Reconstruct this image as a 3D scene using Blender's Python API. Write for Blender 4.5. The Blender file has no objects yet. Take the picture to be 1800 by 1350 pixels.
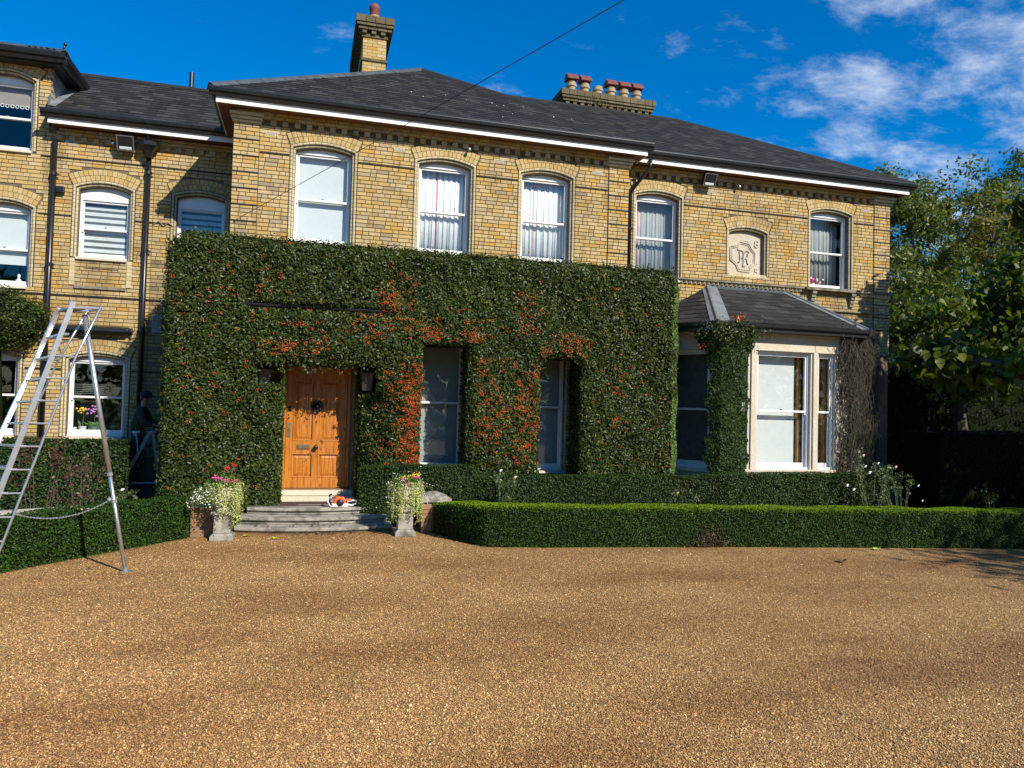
import bpy, math, random
import numpy as np
from mathutils import Matrix, Vector

random.seed(7)
RNG = np.random.default_rng(11)
SC = bpy.context.scene
COL = SC.collection

# ------------------------------------------------------------------ camera
cam_d = bpy.data.cameras.new('camera')
cam_d.sensor_width = 36.0
cam_d.lens = 26.32
cam_d.clip_start = 0.05
cam_d.clip_end = 3000
cam = bpy.data.objects.new('camera', cam_d)
COL.objects.link(cam)
CAM = Vector((1.4257, -14.3259, 2.05))
_ya, _pi, _ro = -0.2685, 0.0351, 0.026
_fw = Vector((-math.sin(_ya), math.cos(_ya), 0))
_rt = Vector((math.cos(_ya), math.sin(_ya), 0))
_up = Vector((0, 0, 1))
_F = _fw * math.cos(_pi) + _up * math.sin(_pi)
_U = _up * math.cos(_pi) - _fw * math.sin(_pi)
_r = _rt * math.cos(_ro) + _U * math.sin(_ro)
_u = _U * math.cos(_ro) - _rt * math.sin(_ro)
M = Matrix.Identity(4)
for i in range(3):
    M[i][0], M[i][1], M[i][2], M[i][3] = _r[i], _u[i], -_F[i], CAM[i]
cam.matrix_world = M
SC.camera = cam

# ------------------------------------------------------------------ light
SUN_TRAVEL = Vector((-0.535, 1.0, -0.785)).normalized()
SUN_EL = math.asin(-SUN_TRAVEL.z)
SUN_ROT = math.atan2(-SUN_TRAVEL.x, -SUN_TRAVEL.y)
sun_d = bpy.data.lights.new('sun', 'SUN')
sun_d.energy = 5.0
sun_d.angle = math.radians(0.53)
sun_d.color = (1.0, 0.93, 0.82)
sun = bpy.data.objects.new('sun', sun_d)
sun.rotation_euler = SUN_TRAVEL.to_track_quat('-Z', 'Y').to_euler()
sun.location = (10, -20, 20)
COL.objects.link(sun)

world = bpy.data.worlds.new('World')
SC.world = world
world.use_nodes = True
wn, wl = world.node_tree.nodes, world.node_tree.links
wn.clear()
w_out = wn.new('ShaderNodeOutputWorld')
w_bg = wn.new('ShaderNodeBackground')
w_bg.inputs['Strength'].default_value = 0.125
sky = wn.new('ShaderNodeTexSky')
sky.sky_type = 'NISHITA'
sky.sun_disc = False
sky.sun_elevation = SUN_EL
sky.sun_rotation = SUN_ROT
sky.air_density = 1.0
sky.dust_density = 0.2
sky.ozone_density = 5.0
hs = wn.new('ShaderNodeHueSaturation')
hs.inputs['Saturation'].default_value = 1.6
hs.inputs['Hue'].default_value = 0.503
wl.new(sky.outputs[0], hs.inputs['Color'])
tc = wn.new('ShaderNodeTexCoord')
sep = wn.new('ShaderNodeSeparateXYZ')
wl.new(tc.outputs['Generated'], sep.inputs[0])
def wmath(op, a, b=None, c=None):
    n = wn.new('ShaderNodeMath'); n.operation = op
    for i, v in enumerate((a, b, c)):
        if v is None: continue
        if isinstance(v, (int, float)): n.inputs[i].default_value = v
        else: wl.new(v, n.inputs[i])
    return n.outputs[0]
zz = wmath('ADD', wmath('MAXIMUM', sep.outputs[2], 0.0), 0.18)
px = wmath('DIVIDE', sep.outputs[0], zz)
py = wmath('DIVIDE', sep.outputs[1], zz)
comb = wn.new('ShaderNodeCombineXYZ')
wl.new(px, comb.inputs[0]); wl.new(py, comb.inputs[1])
mapn = wn.new('ShaderNodeMapping')
mapn.inputs['Rotation'].default_value = (0, 0, math.radians(-38))
mapn.inputs['Scale'].default_value = (1.0, 1.4, 1.0)
wl.new(comb.outputs[0], mapn.inputs[0])
nz = wn.new('ShaderNodeTexNoise')
nz.inputs['Scale'].default_value = 4.4
nz.inputs['Detail'].default_value = 9.0
nz.inputs['Roughness'].default_value = 0.66
nz.inputs['Distortion'].default_value = 0.15
wl.new(mapn.outputs[0], nz.inputs['Vector'])
# cloud cover grows towards the east (view right)
side = wmath('ADD', wmath('MULTIPLY', sep.outputs[0], 0.964), wmath('MULTIPLY', sep.outputs[1], -0.265))
ramp_s = wn.new('ShaderNodeMapRange')
ramp_s.inputs['From Min'].default_value = 0.08
ramp_s.inputs['From Max'].default_value = 0.58
ramp_s.inputs['To Min'].default_value = -0.11
ramp_s.inputs['To Max'].default_value = 0.115
wl.new(side, ramp_s.inputs[0])
cov = wmath('ADD', nz.outputs[0], ramp_s.outputs[0])
cr = wn.new('ShaderNodeMapRange')
cr.interpolation_type = 'SMOOTHSTEP'
cr.inputs['From Min'].default_value = 0.47
cr.inputs['From Max'].default_value = 0.86
cr.inputs['To Max'].default_value = 0.85
wl.new(cov, cr.inputs[0])
mix = wn.new('ShaderNodeMixRGB')
mix.inputs[2].default_value = (5.2, 5.8, 6.6, 1)
wl.new(cr.outputs[0], mix.inputs[0])
wl.new(hs.outputs[0], mix.inputs[1])
wl.new(mix.outputs[0], w_bg.inputs['Color'])
wl.new(w_bg.outputs[0], w_out.inputs['Surface'])

SC.view_settings.view_transform = 'Standard'
SC.view_settings.look = 'None'
SC.view_settings.exposure = 0.35
SC.view_settings.gamma = 1.0
SC.view_settings.use_curve_mapping = False
SC.render.engine = 'CYCLES'
SC.cycles.max_bounces = 6
SC.cycles.diffuse_bounces = 2
SC.cycles.glossy_bounces = 3
SC.cycles.transmission_bounces = 4
SC.cycles.transparent_max_bounces = 8
SC.cycles.use_denoising = True

# ------------------------------------------------------------------ materials
MATS = {}
def new_mat(name):
    m = bpy.data.materials.new(name); m.use_nodes = True
    nt = m.node_tree
    b = nt.nodes['Principled BSDF']
    MATS[name] = m
    return m, nt, b
class G:
    """small node graph helper"""
    def __init__(s, nt): s.nt = nt; s.n = nt.nodes; s.l = nt.links
    def pos(s): return s.n.new('ShaderNodeNewGeometry').outputs['Position']
    def scaled(s, vec, sc):
        m = s.n.new('ShaderNodeMapping'); m.inputs['Scale'].default_value = sc
        s.l.new(vec, m.inputs[0]); return m.outputs[0]
    def noise(s, vec, scale, detail=4, rough=0.55, out=0):
        n = s.n.new('ShaderNodeTexNoise')
        n.inputs['Scale'].default_value = scale; n.inputs['Detail'].default_value = detail
        n.inputs['Roughness'].default_value = rough
        s.l.new(vec, n.inputs['Vector']); return n.outputs[out]
    def attr(s, name, kind='GEOMETRY'):
        a = s.n.new('ShaderNodeAttribute'); a.attribute_name = name; a.attribute_type = kind
        return a.outputs['Fac']
    def ramp(s, fac, stops, interp='LINEAR'):
        r = s.n.new('ShaderNodeValToRGB'); r.color_ramp.interpolation = interp
        e = r.color_ramp.elements
        while len(e) > 1: e.remove(e[0])
        for i, (p, c) in enumerate(stops):
            x = e[0] if i == 0 else e.new(p)
            x.position = p; x.color = (c[0], c[1], c[2], 1)
        s.l.new(fac, r.inputs[0]); return r.outputs[0]
    def mix(s, fac, a, b, kind='MIX'):
        m = s.n.new('ShaderNodeMixRGB'); m.blend_type = kind
        for i, v in zip((0, 1, 2), (fac, a, b)):
            if isinstance(v, (int, float)): m.inputs[i].default_value = v
            elif isinstance(v, tuple): m.inputs[i].default_value = (v[0], v[1], v[2], 1)
            else: s.l.new(v, m.inputs[i])
        return m.outputs[0]
    def rng(s, v, a, b, c, d, smooth=False):
        m = s.n.new('ShaderNodeMapRange')
        if smooth: m.interpolation_type = 'SMOOTHSTEP'
        for k, x in zip(('From Min', 'From Max', 'To Min', 'To Max'), (a, b, c, d)): m.inputs[k].default_value = x
        s.l.new(v, m.inputs[0]); return m.outputs[0]
    def math(s, op, a, b):
        m = s.n.new('ShaderNodeMath'); m.operation = op
        for i, v in enumerate((a, b)):
            if isinstance(v, (int, float)): m.inputs[i].default_value = v
            else: s.l.new(v, m.inputs[i])
        return m.outputs[0]
    def bump(s, b, h, dist, strength=1.0):
        n = s.n.new('ShaderNodeBump'); n.inputs['Distance'].default_value = dist
        n.inputs['Strength'].default_value = strength
        s.l.new(h, n.inputs['Height']); s.l.new(n.outputs[0], b.inputs['Normal'])

def plain(name, col, rough=0.6, metal=0.0, var=0.18, scale=9.0, bump=0.0, spec=0.5):
    m, nt, b = new_mat(name); g = G(nt)
    n = g.noise(g.pos(), scale, 5)
    lo = tuple(max(0, c * (1 - var)) for c in col); hi = tuple(min(1, c * (1 + var)) for c in col)
    g.l.new(g.ramp(n, [(0.3, lo), (0.7, hi)]), b.inputs['Base Color'])
    b.inputs['Roughness'].default_value = rough; b.inputs['Metallic'].default_value = metal
    b.inputs['Specular IOR Level'].default_value = spec
    if bump: g.bump(b, g.noise(g.pos(), scale * 6, 5), bump)
    return m

def brick_mat(name, stops, stain=0.5):
    m, nt, b = new_mat(name); g = G(nt); P = g.pos()
    base = g.ramp(g.attr('rnd'), stops)
    mott = g.noise(P, 42, 5, 0.65)
    c = g.mix(g.rng(mott, 0.3, 0.75, 0.0, 0.25), base, (0.20, 0.135, 0.06), 'MIX')
    c = g.mix(0.35, c, g.ramp(g.noise(P, 140, 3), [(0.3, (0.45, 0.45, 0.45)), (0.7, (1.35, 1.3, 1.2))]), 'MULTIPLY')
    big = g.noise(P, 0.85, 6, 0.6)
    c = g.mix(g.rng(big, 0.50, 0.74, 0.0, stain, True), c, (0.10, 0.082, 0.055))
    c = g.mix(g.rng(g.noise(g.scaled(P, (5.5, 5.5, 0.5)), 1.0, 5, 0.6), 0.52, 0.72, 0.0, 0.42, True), c, (0.12, 0.095, 0.06))
    g.l.new(c, b.inputs['Base Color'])
    b.inputs['Roughness'].default_value = 0.9; b.inputs['Specular IOR Level'].default_value = 0.2
    g.bump(b, g.noise(P, 110, 5, 0.7), 0.006, 0.9)
    return m
brick_mat('brick_yellow', [(0.0, (0.510, 0.343, 0.114)), (0.2, (0.550, 0.394, 0.162)), (0.4, (0.570, 0.444, 0.246)), (0.55, (0.520, 0.369, 0.138)),
                           (0.70, (0.46, 0.355, 0.185)), (0.82, (0.43, 0.335, 0.215)), (0.90, (0.54, 0.33, 0.08)), (0.96, (0.50, 0.28, 0.06)), (1.0, (0.33, 0.255, 0.16))])
brick_mat('brick_soot', [(0.0, (0.15, 0.12, 0.065)), (0.5, (0.095, 0.08, 0.05)), (1.0, (0.20, 0.165, 0.095))], 0.8)
brick_mat('brick_pale', [(0.0, (0.60, 0.50, 0.28)), (0.5, (0.66, 0.57, 0.36)), (1.0, (0.53, 0.44, 0.27))], 0.45)
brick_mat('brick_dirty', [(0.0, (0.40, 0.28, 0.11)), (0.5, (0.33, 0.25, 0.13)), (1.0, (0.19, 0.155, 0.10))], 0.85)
brick_mat('brick_red', [(0.0, (0.36, 0.19, 0.10)), (0.5, (0.42, 0.25, 0.14)), (1.0, (0.27, 0.15, 0.09))], 0.4)
plain('mortar', (0.13, 0.102, 0.065), 0.95, var=0.3, scale=12, bump=0.004)
plain('mortar_pale', (0.34, 0.30, 0.23), 0.95, var=0.25, scale=12)
plain('dark_joint', (0.016, 0.014, 0.013), 0.8, var=0.35, scale=15)
plain('white_paint', (0.80, 0.80, 0.77), 0.42, var=0.05, scale=3)
plain('frame_paint', (0.74, 0.74, 0.70), 0.42, var=0.07, scale=6)
plain('black_metal', (0.012, 0.012, 0.013), 0.32, var=0.3)
plain('lead', (0.060, 0.072, 0.080), 0.6, metal=0.1, var=0.3, scale=5, bump=0.004)
plain('lead_pale', (0.20, 0.225, 0.235), 0.5, metal=0.2, var=0.25, scale=5, bump=0.004)
plain('curtain_cloth', (0.78, 0.79, 0.78), 0.9, var=0.05)
plain('curtain_shaded', (0.34, 0.36, 0.355), 0.9, var=0.06)  # white cloth darkened in colour for the dimmer light in the wing windows
plain('curtain_red', (0.62, 0.34, 0.37), 0.9)
plain('blind_white', (0.62, 0.645, 0.645), 0.85, var=0.03)
plain('blind_grey', (0.34, 0.355, 0.35), 0.85, var=0.05)
plain('blind_mesh', (0.10, 0.11, 0.11), 0.8)
plain('blind_brown', (0.30, 0.25, 0.22), 0.9, var=0.1)
plain('interior_dark', (0.02, 0.02, 0.02), 0.9)
plain('dark_iron', (0.03, 0.028, 0.025), 0.45, metal=0.5)
plain('iron_grey', (0.16, 0.17, 0.17), 0.5, metal=0.3)
plain('dull_brass', (0.20, 0.17, 0.11), 0.45, metal=0.6)
plain('bark', (0.075, 0.058, 0.042), 0.95, var=0.4, scale=14, bump=0.01)
plain('dead_twig', (0.070, 0.060, 0.040), 0.95, var=0.4, scale=20)
plain('green_stem', (0.09, 0.12, 0.04), 0.8)
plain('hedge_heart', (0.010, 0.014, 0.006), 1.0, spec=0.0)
plain('soil', (0.045, 0.032, 0.022), 1.0, var=0.4, scale=8, bump=0.03)
plain('aluminium', (0.62, 0.63, 0.64), 0.36, metal=0.85, var=0.1)
plain('aluminium_dull', (0.20, 0.205, 0.205), 0.5, metal=0.5, var=0.2)
plain('rubber', (0.02, 0.02, 0.02), 0.7)
plain('terracotta', (0.17, 0.048, 0.034), 0.75, var=0.3)
plain('pot_cream', (0.36, 0.27, 0.165), 0.8, var=0.2)
plain('hoodie', (0.035, 0.042, 0.030), 0.95, bump=0.004)
plain('trousers', (0.018, 0.024, 0.05), 0.9)
plain('cap_cloth', (0.010, 0.011, 0.02), 0.8)
plain('skin', (0.36, 0.20, 0.14), 0.55)
plain('hair', (0.03, 0.02, 0.015), 0.6)
plain('flower_pink', (0.75, 0.08, 0.30), 0.6, var=0.2, scale=60)
plain('flower_red', (0.55, 0.02, 0.02), 0.6)
plain('flower_white', (0.80, 0.78, 0.72), 0.6)
plain('flower_blush', (0.78, 0.46, 0.42), 0.6)
plain('flower_yellow', (0.80, 0.55, 0.04), 0.6)
plain('flower_mauve', (0.55, 0.22, 0.60), 0.6)
plain('tool_orange', (0.80, 0.11, 0.02), 0.4)
plain('tool_white', (0.72, 0.71, 0.68), 0.45)
plain('tool_black', (0.015, 0.015, 0.015), 0.4)
plain('mat_coir', (0.085, 0.05, 0.035), 1.0, var=0.4, scale=60, bump=0.01)
plain('plate_green', (0.02, 0.22, 0.09), 0.2)
plain('ceramic', (0.62, 0.66, 0.68), 0.3)
plain('teak', (0.42, 0.20, 0.06), 0.5, var=0.3, scale=12)
plain('cable', (0.03, 0.02, 0.02), 0.6)
plain('lamp_glass', (0.035, 0.037, 0.036), 0.25)
plain('galvanised', (0.30, 0.31, 0.31), 0.4, metal=0.5)
plain('leaf_yellow', (0.50, 0.42, 0.03), 0.6, var=0.3, scale=30)
plain('leaf_brown', (0.10, 0.05, 0.02), 0.8)
plain('leaf_lime', (0.34, 0.50, 0.09), 0.6)
plain('wood_dark', (0.16, 0.07, 0.025), 0.55, var=0.3)

def stone_mat(name, col, dirt, amount, scale=3.0):
    m, nt, b = new_mat(name); g = G(nt); P = g.pos()
    c = g.mix(g.rng(g.noise(P, 24, 6, 0.65), 0.3, 0.7, 0, 0.5), col, tuple(x * 0.6 for x in col))
    c = g.mix(g.rng(g.noise(P, scale, 7, 0.65), 0.42, 0.66, 0, amount, True), c, dirt)
    c = g.mix(g.rng(g.noise(P, 55, 4, 0.7), 0.60, 0.72, 0, 0.7, True), c, (0.42, 0.40, 0.33))
    g.l.new(c, b.inputs['Base Color'])
    b.inputs['Roughness'].default_value = 0.92; b.inputs['Specular IOR Level'].default_value = 0.25
    g.bump(b, g.noise(P, 70, 6, 0.7), 0.008, 0.8)
stone_mat('stone', (0.60, 0.53, 0.42), (0.40, 0.34, 0.24), 0.45)
stone_mat('stone_bay', (0.66, 0.59, 0.47), (0.50, 0.40, 0.24), 0.4, 2.0)
stone_mat('stone_sill', (0.70, 0.62, 0.47), (0.52, 0.43, 0.28), 0.4)
stone_mat('stone_old', (0.40, 0.37, 0.31), (0.085, 0.078, 0.055), 0.8, 4.5)
stone_mat('stone_moss', (0.27, 0.24, 0.17), (0.07, 0.075, 0.03), 0.8, 5.0)

def slate_mat():
    m, nt, b = new_mat('slate'); g = G(nt); P = g.pos()
    c = g.ramp(g.attr('rnd'), [(0, (0.013, 0.013, 0.0135)), (0.5, (0.021, 0.021, 0.021)), (0.85, (0.036, 0.035, 0.033)), (1, (0.052, 0.050, 0.047))])
    c = g.mix(0.6, c, g.ramp(g.noise(P, 30, 5, 0.7), [(0.3, (0.5, 0.5, 0.5)), (0.7, (1.5, 1.45, 1.4))]), 'MULTIPLY')
    c = g.mix(g.rng(g.noise(P, 1.3, 6, 0.6), 0.52, 0.7, 0, 0.5, True), c, (0.034, 0.033, 0.029))
    g.l.new(c, b.inputs['Base Color'])
    b.inputs['Roughness'].default_value = 0.8; b.inputs['Specular IOR Level'].default_value = 0.3
    g.bump(b, g.noise(P, 60, 4, 0.6), 0.004, 0.7)
slate_mat()

def wood_mat():
    m, nt, b = new_mat('door_pine'); g = G(nt); P = g.pos()
    grain = g.noise(g.scaled(P, (38, 38, 2.2)), 1.0, 6, 0.6)
    c = g.ramp(grain, [(0.25, (0.19, 0.050, 0.006)), (0.5, (0.45, 0.155, 0.018)), (0.75, (0.60, 0.255, 0.036))])
    knots = g.noise(g.scaled(P, (9, 9, 5.5)), 1.0, 2, 0.4)
    c = g.mix(g.rng(knots, 0.66, 0.74, 0, 0.75, True), c, (0.13, 0.035, 0.008))
    g.l.new(c, b.inputs['Base Color'])
    b.inputs['Roughness'].default_value = 0.38
    g.bump(b, grain, 0.002, 0.5)
wood_mat()

def glass_mat():
    m, nt, b = new_mat('window_glass'); n, l = nt.nodes, nt.links
    n.remove(b)
    out = [x for x in n if x.type == 'OUTPUT_MATERIAL'][0]
    tr = n.new('ShaderNodeBsdfTransparent'); tr.inputs[0].default_value = (0.96, 0.975, 0.97, 1)
    gl = n.new('ShaderNodeBsdfGlossy'); gl.inputs['Roughness'].default_value = 0.015
    bp = n.new('ShaderNodeBump'); bp.inputs['Distance'].default_value = 0.004; bp.inputs['Strength'].default_value = 0.35
    nz = n.new('ShaderNodeTexNoise'); nz.inputs['Scale'].default_value = 3.0; nz.inputs['Detail'].default_value = 1
    ge = n.new('ShaderNodeNewGeometry'); l.new(ge.outputs['Position'], nz.inputs['Vector'])
    l.new(nz.outputs[0], bp.inputs['Height']); l.new(bp.outputs[0], gl.inputs['Normal'])
    dp = n.new('ShaderNodeVectorMath'); dp.operation = 'DOT_PRODUCT'
    l.new(ge.outputs['Incoming'], dp.inputs[0]); l.new(ge.outputs['Normal'], dp.inputs[1])
    def mth(op, a, b):
        k = n.new('ShaderNodeMath'); k.operation = op
        for i, v in enumerate((a, b)):
            if isinstance(v, (int, float)): k.inputs[i].default_value = v
            else: l.new(v, k.inputs[i])
        return k
    mu = mth('ADD', mth('MULTIPLY', mth('POWER', mth('SUBTRACT', 1.0, mth('ABSOLUTE', dp.outputs['Value'], 0.0).outputs[0]).outputs[0], 5.0).outputs[0], 0.94).outputs[0], 0.04)
    mx = n.new('ShaderNodeMixShader'); l.new(mu.outputs[0], mx.inputs[0])
    l.new(tr.outputs[0], mx.inputs[1]); l.new(gl.outputs[0], mx.inputs[2]); l.new(mx.outputs[0], out.inputs[0])
glass_mat()

def leaf_mat(name, stops, rough=0.42, trans=0.25, tcol=None, spec=0.5):
    m, nt, b = new_mat(name); g = G(nt)
    c = g.ramp(g.attr('rnd'), stops)
    c = g.mix(0.45, c, g.ramp(g.noise(g.pos(), 0.9, 4, 0.6), [(0.3, (0.55, 0.6, 0.55)), (0.7, (1.45, 1.4, 1.3))]), 'MULTIPLY')
    g.l.new(c, b.inputs['Base Color'])
    b.inputs['Roughness'].default_value = rough; b.inputs['Specular IOR Level'].default_value = spec
    t = g.n.new('ShaderNodeBsdfTranslucent')
    g.l.new(g.mix(1.0, c, tcol or (1.6, 1.9, 0.6), 'MULTIPLY'), t.inputs[0])
    mx = g.n.new('ShaderNodeMixShader'); mx.inputs[0].default_value = trans
    out = [x for x in g.n if x.type == 'OUTPUT_MATERIAL'][0]
    g.l.new(b.outputs[0], mx.inputs[1]); g.l.new(t.outputs[0], mx.inputs[2]); g.l.new(mx.outputs[0], out.inputs[0])
leaf_mat('leaf_firethorn', [(0, (0.014, 0.026, 0.006)), (0.4, (0.031, 0.052, 0.009)), (0.7, (0.057, 0.081, 0.012)), (0.9, (0.106, 0.124, 0.017)), (1, (0.172, 0.111, 0.017))], 0.42, 0.15, spec=0.28)
leaf_mat('leaf_box', [(0, (0.012, 0.034, 0.005)), (0.5, (0.028, 0.070, 0.008)), (0.85, (0.055, 0.115, 0.011)), (1, (0.10, 0.16, 0.015))], 0.5, 0.2, spec=0.2)
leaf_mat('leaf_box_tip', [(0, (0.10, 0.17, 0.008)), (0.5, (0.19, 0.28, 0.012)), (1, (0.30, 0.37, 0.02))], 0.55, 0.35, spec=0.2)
leaf_mat('leaf_laurel', [(0, (0.012, 0.028, 0.007)), (0.5, (0.028, 0.056, 0.011)), (0.9, (0.058, 0.095, 0.016)), (1, (0.12, 0.12, 0.025))], 0.48, 0.15, spec=0.22)
leaf_mat('leaf_tree', [(0, (0.042, 0.058, 0.007)), (0.5, (0.087, 0.111, 0.011)), (0.85, (0.154, 0.163, 0.015)), (1, (0.266, 0.195, 0.020))], 0.5, 0.3)
leaf_mat('leaf_bean', [(0, (0.033, 0.057, 0.006)), (0.5, (0.075, 0.109, 0.010)), (0.85, (0.156, 0.172, 0.014)), (1, (0.300, 0.218, 0.016))], 0.45, 0.35, spec=0.35)
leaf_mat('leaf_gold', [(0, (0.07, 0.065, 0.007)), (0.6, (0.14, 0.115, 0.010)), (1, (0.23, 0.15, 0.015))], 0.5, 0.35)
leaf_mat('leaf_yew', [(0, (0.004, 0.008, 0.003)), (0.6, (0.009, 0.016, 0.005)), (1, (0.016, 0.026, 0.008))], 0.7, 0.05, spec=0.2)
leaf_mat('leaf_rose', [(0, (0.035, 0.065, 0.015)), (0.6, (0.065, 0.105, 0.025)), (1, (0.10, 0.07, 0.03))], 0.45, 0.25)
leaf_mat('leaf_purple', [(0, (0.045, 0.014, 0.010)), (0.6, (0.08, 0.028, 0.014)), (1, (0.09, 0.08, 0.02))], 0.45, 0.25)
leaf_mat('leaf_variegated', [(0, (0.22, 0.27, 0.07)), (0.5, (0.44, 0.46, 0.17)), (1, (0.60, 0.58, 0.30))], 0.5, 0.25)
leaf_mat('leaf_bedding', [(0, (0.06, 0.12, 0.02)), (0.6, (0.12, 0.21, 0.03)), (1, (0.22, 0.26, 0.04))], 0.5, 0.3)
leaf_mat('berry', [(0, (0.36, 0.030, 0.004)), (0.6, (0.56, 0.080, 0.006)), (1, (0.62, 0.16, 0.010))], 0.35, 0.0)

def gravel_mat():
    m, nt, b = new_mat('gravel_bed'); g = G(nt); P = g.pos()
    v = g.n.new('ShaderNodeTexVoronoi'); v.inputs['Scale'].default_value = 88
    wob = g.mix(0.02, P, g.noise(P, 30, 2, 0.5, 1), 'ADD'); g.l.new(wob, v.inputs['Vector'])
    sepc = g.n.new('ShaderNodeSeparateColor'); g.l.new(v.outputs['Color'], sepc.inputs[0])
    c = g.ramp(sepc.outputs[0], [(0, (0.266, 0.136, 0.045)), (0.3, (0.451, 0.249, 0.090)), (0.6, (0.636, 0.380, 0.152)), (0.85, (0.818, 0.557, 0.264)), (1, (1.101, 0.861, 0.497))])
    big = g.noise(g.scaled(P, (0.5, 1.1, 1)), 0.75, 5, 0.6)
    c = g.mix(0.85, c, g.ramp(big, [(0.34, (0.64, 0.50, 0.36)), (0.48, (0.88, 0.79, 0.66)), (0.64, (1.08, 1.02, 0.92))]), 'MULTIPLY')
    c = g.mix(g.rng(v.outputs['Distance'], 0.0, 0.62, 0.0, 0.6), c, (0.085, 0.044, 0.016))
    g.l.new(c, b.inputs['Base Color'])
    b.inputs['Roughness'].default_value = 0.8; b.inputs['Specular IOR Level'].default_value = 0.3
    h = g.math('SUBTRACT', 1.0, v.outputs['Distance'])
    h = g.math('ADD', h, g.math('MULTIPLY', g.noise(P, 9, 4), 1.5))
    g.bump(b, h, 0.012, 1.0)
    m, nt, b = new_mat('pebble'); g = G(nt); P = g.pos()
    c = g.ramp(g.attr('rnd', 'INSTANCER'), [(0, (0.127, 0.063, 0.021)), (0.25, (0.285, 0.151, 0.051)), (0.5, (0.433, 0.255, 0.092)), (0.75, (0.598, 0.391, 0.168)), (0.92, (0.808, 0.607, 0.314)), (1, (1.077, 0.924, 0.598))])
    big = g.noise(g.scaled(P, (0.5, 1.1, 1)), 0.75, 5, 0.6)
    c = g.mix(0.85, c, g.ramp(big, [(0.34, (0.64, 0.50, 0.36)), (0.48, (0.88, 0.79, 0.66)), (0.64, (1.08, 1.02, 0.92))]), 'MULTIPLY')
    g.l.new(c, b.inputs['Base Color']); b.inputs['Roughness'].default_value = 0.6
gravel_mat()
plain('grass', (0.05, 0.085, 0.02), 0.95, var=0.4, scale=2)

# ------------------------------------------------------------------ builders
def wloc(o):
    v = Vector((0, 0, 0))
    while o is not None:
        v = v + o.location; o = o.parent
    return v
def tag(o, label=None, cat=None, group=None, kind=None):
    if label: o['label'] = label
    if cat: o['category'] = cat
    if group: o['group'] = group
    if kind: o['kind'] = kind
    return o
def thing(name, loc, label, cat, group=None, parent=None):
    o = bpy.data.objects.new(name, None); o.empty_display_size = 0.1
    COL.objects.link(o); o.location = loc; o.parent = parent
    return tag(o, label, cat, group)
def link(name, me, parent=None, loc=None):
    o = bpy.data.objects.new(name, me); COL.objects.link(o)
    if parent is not None: o.parent = parent
    if loc is not None: o.location = loc
    return o

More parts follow.
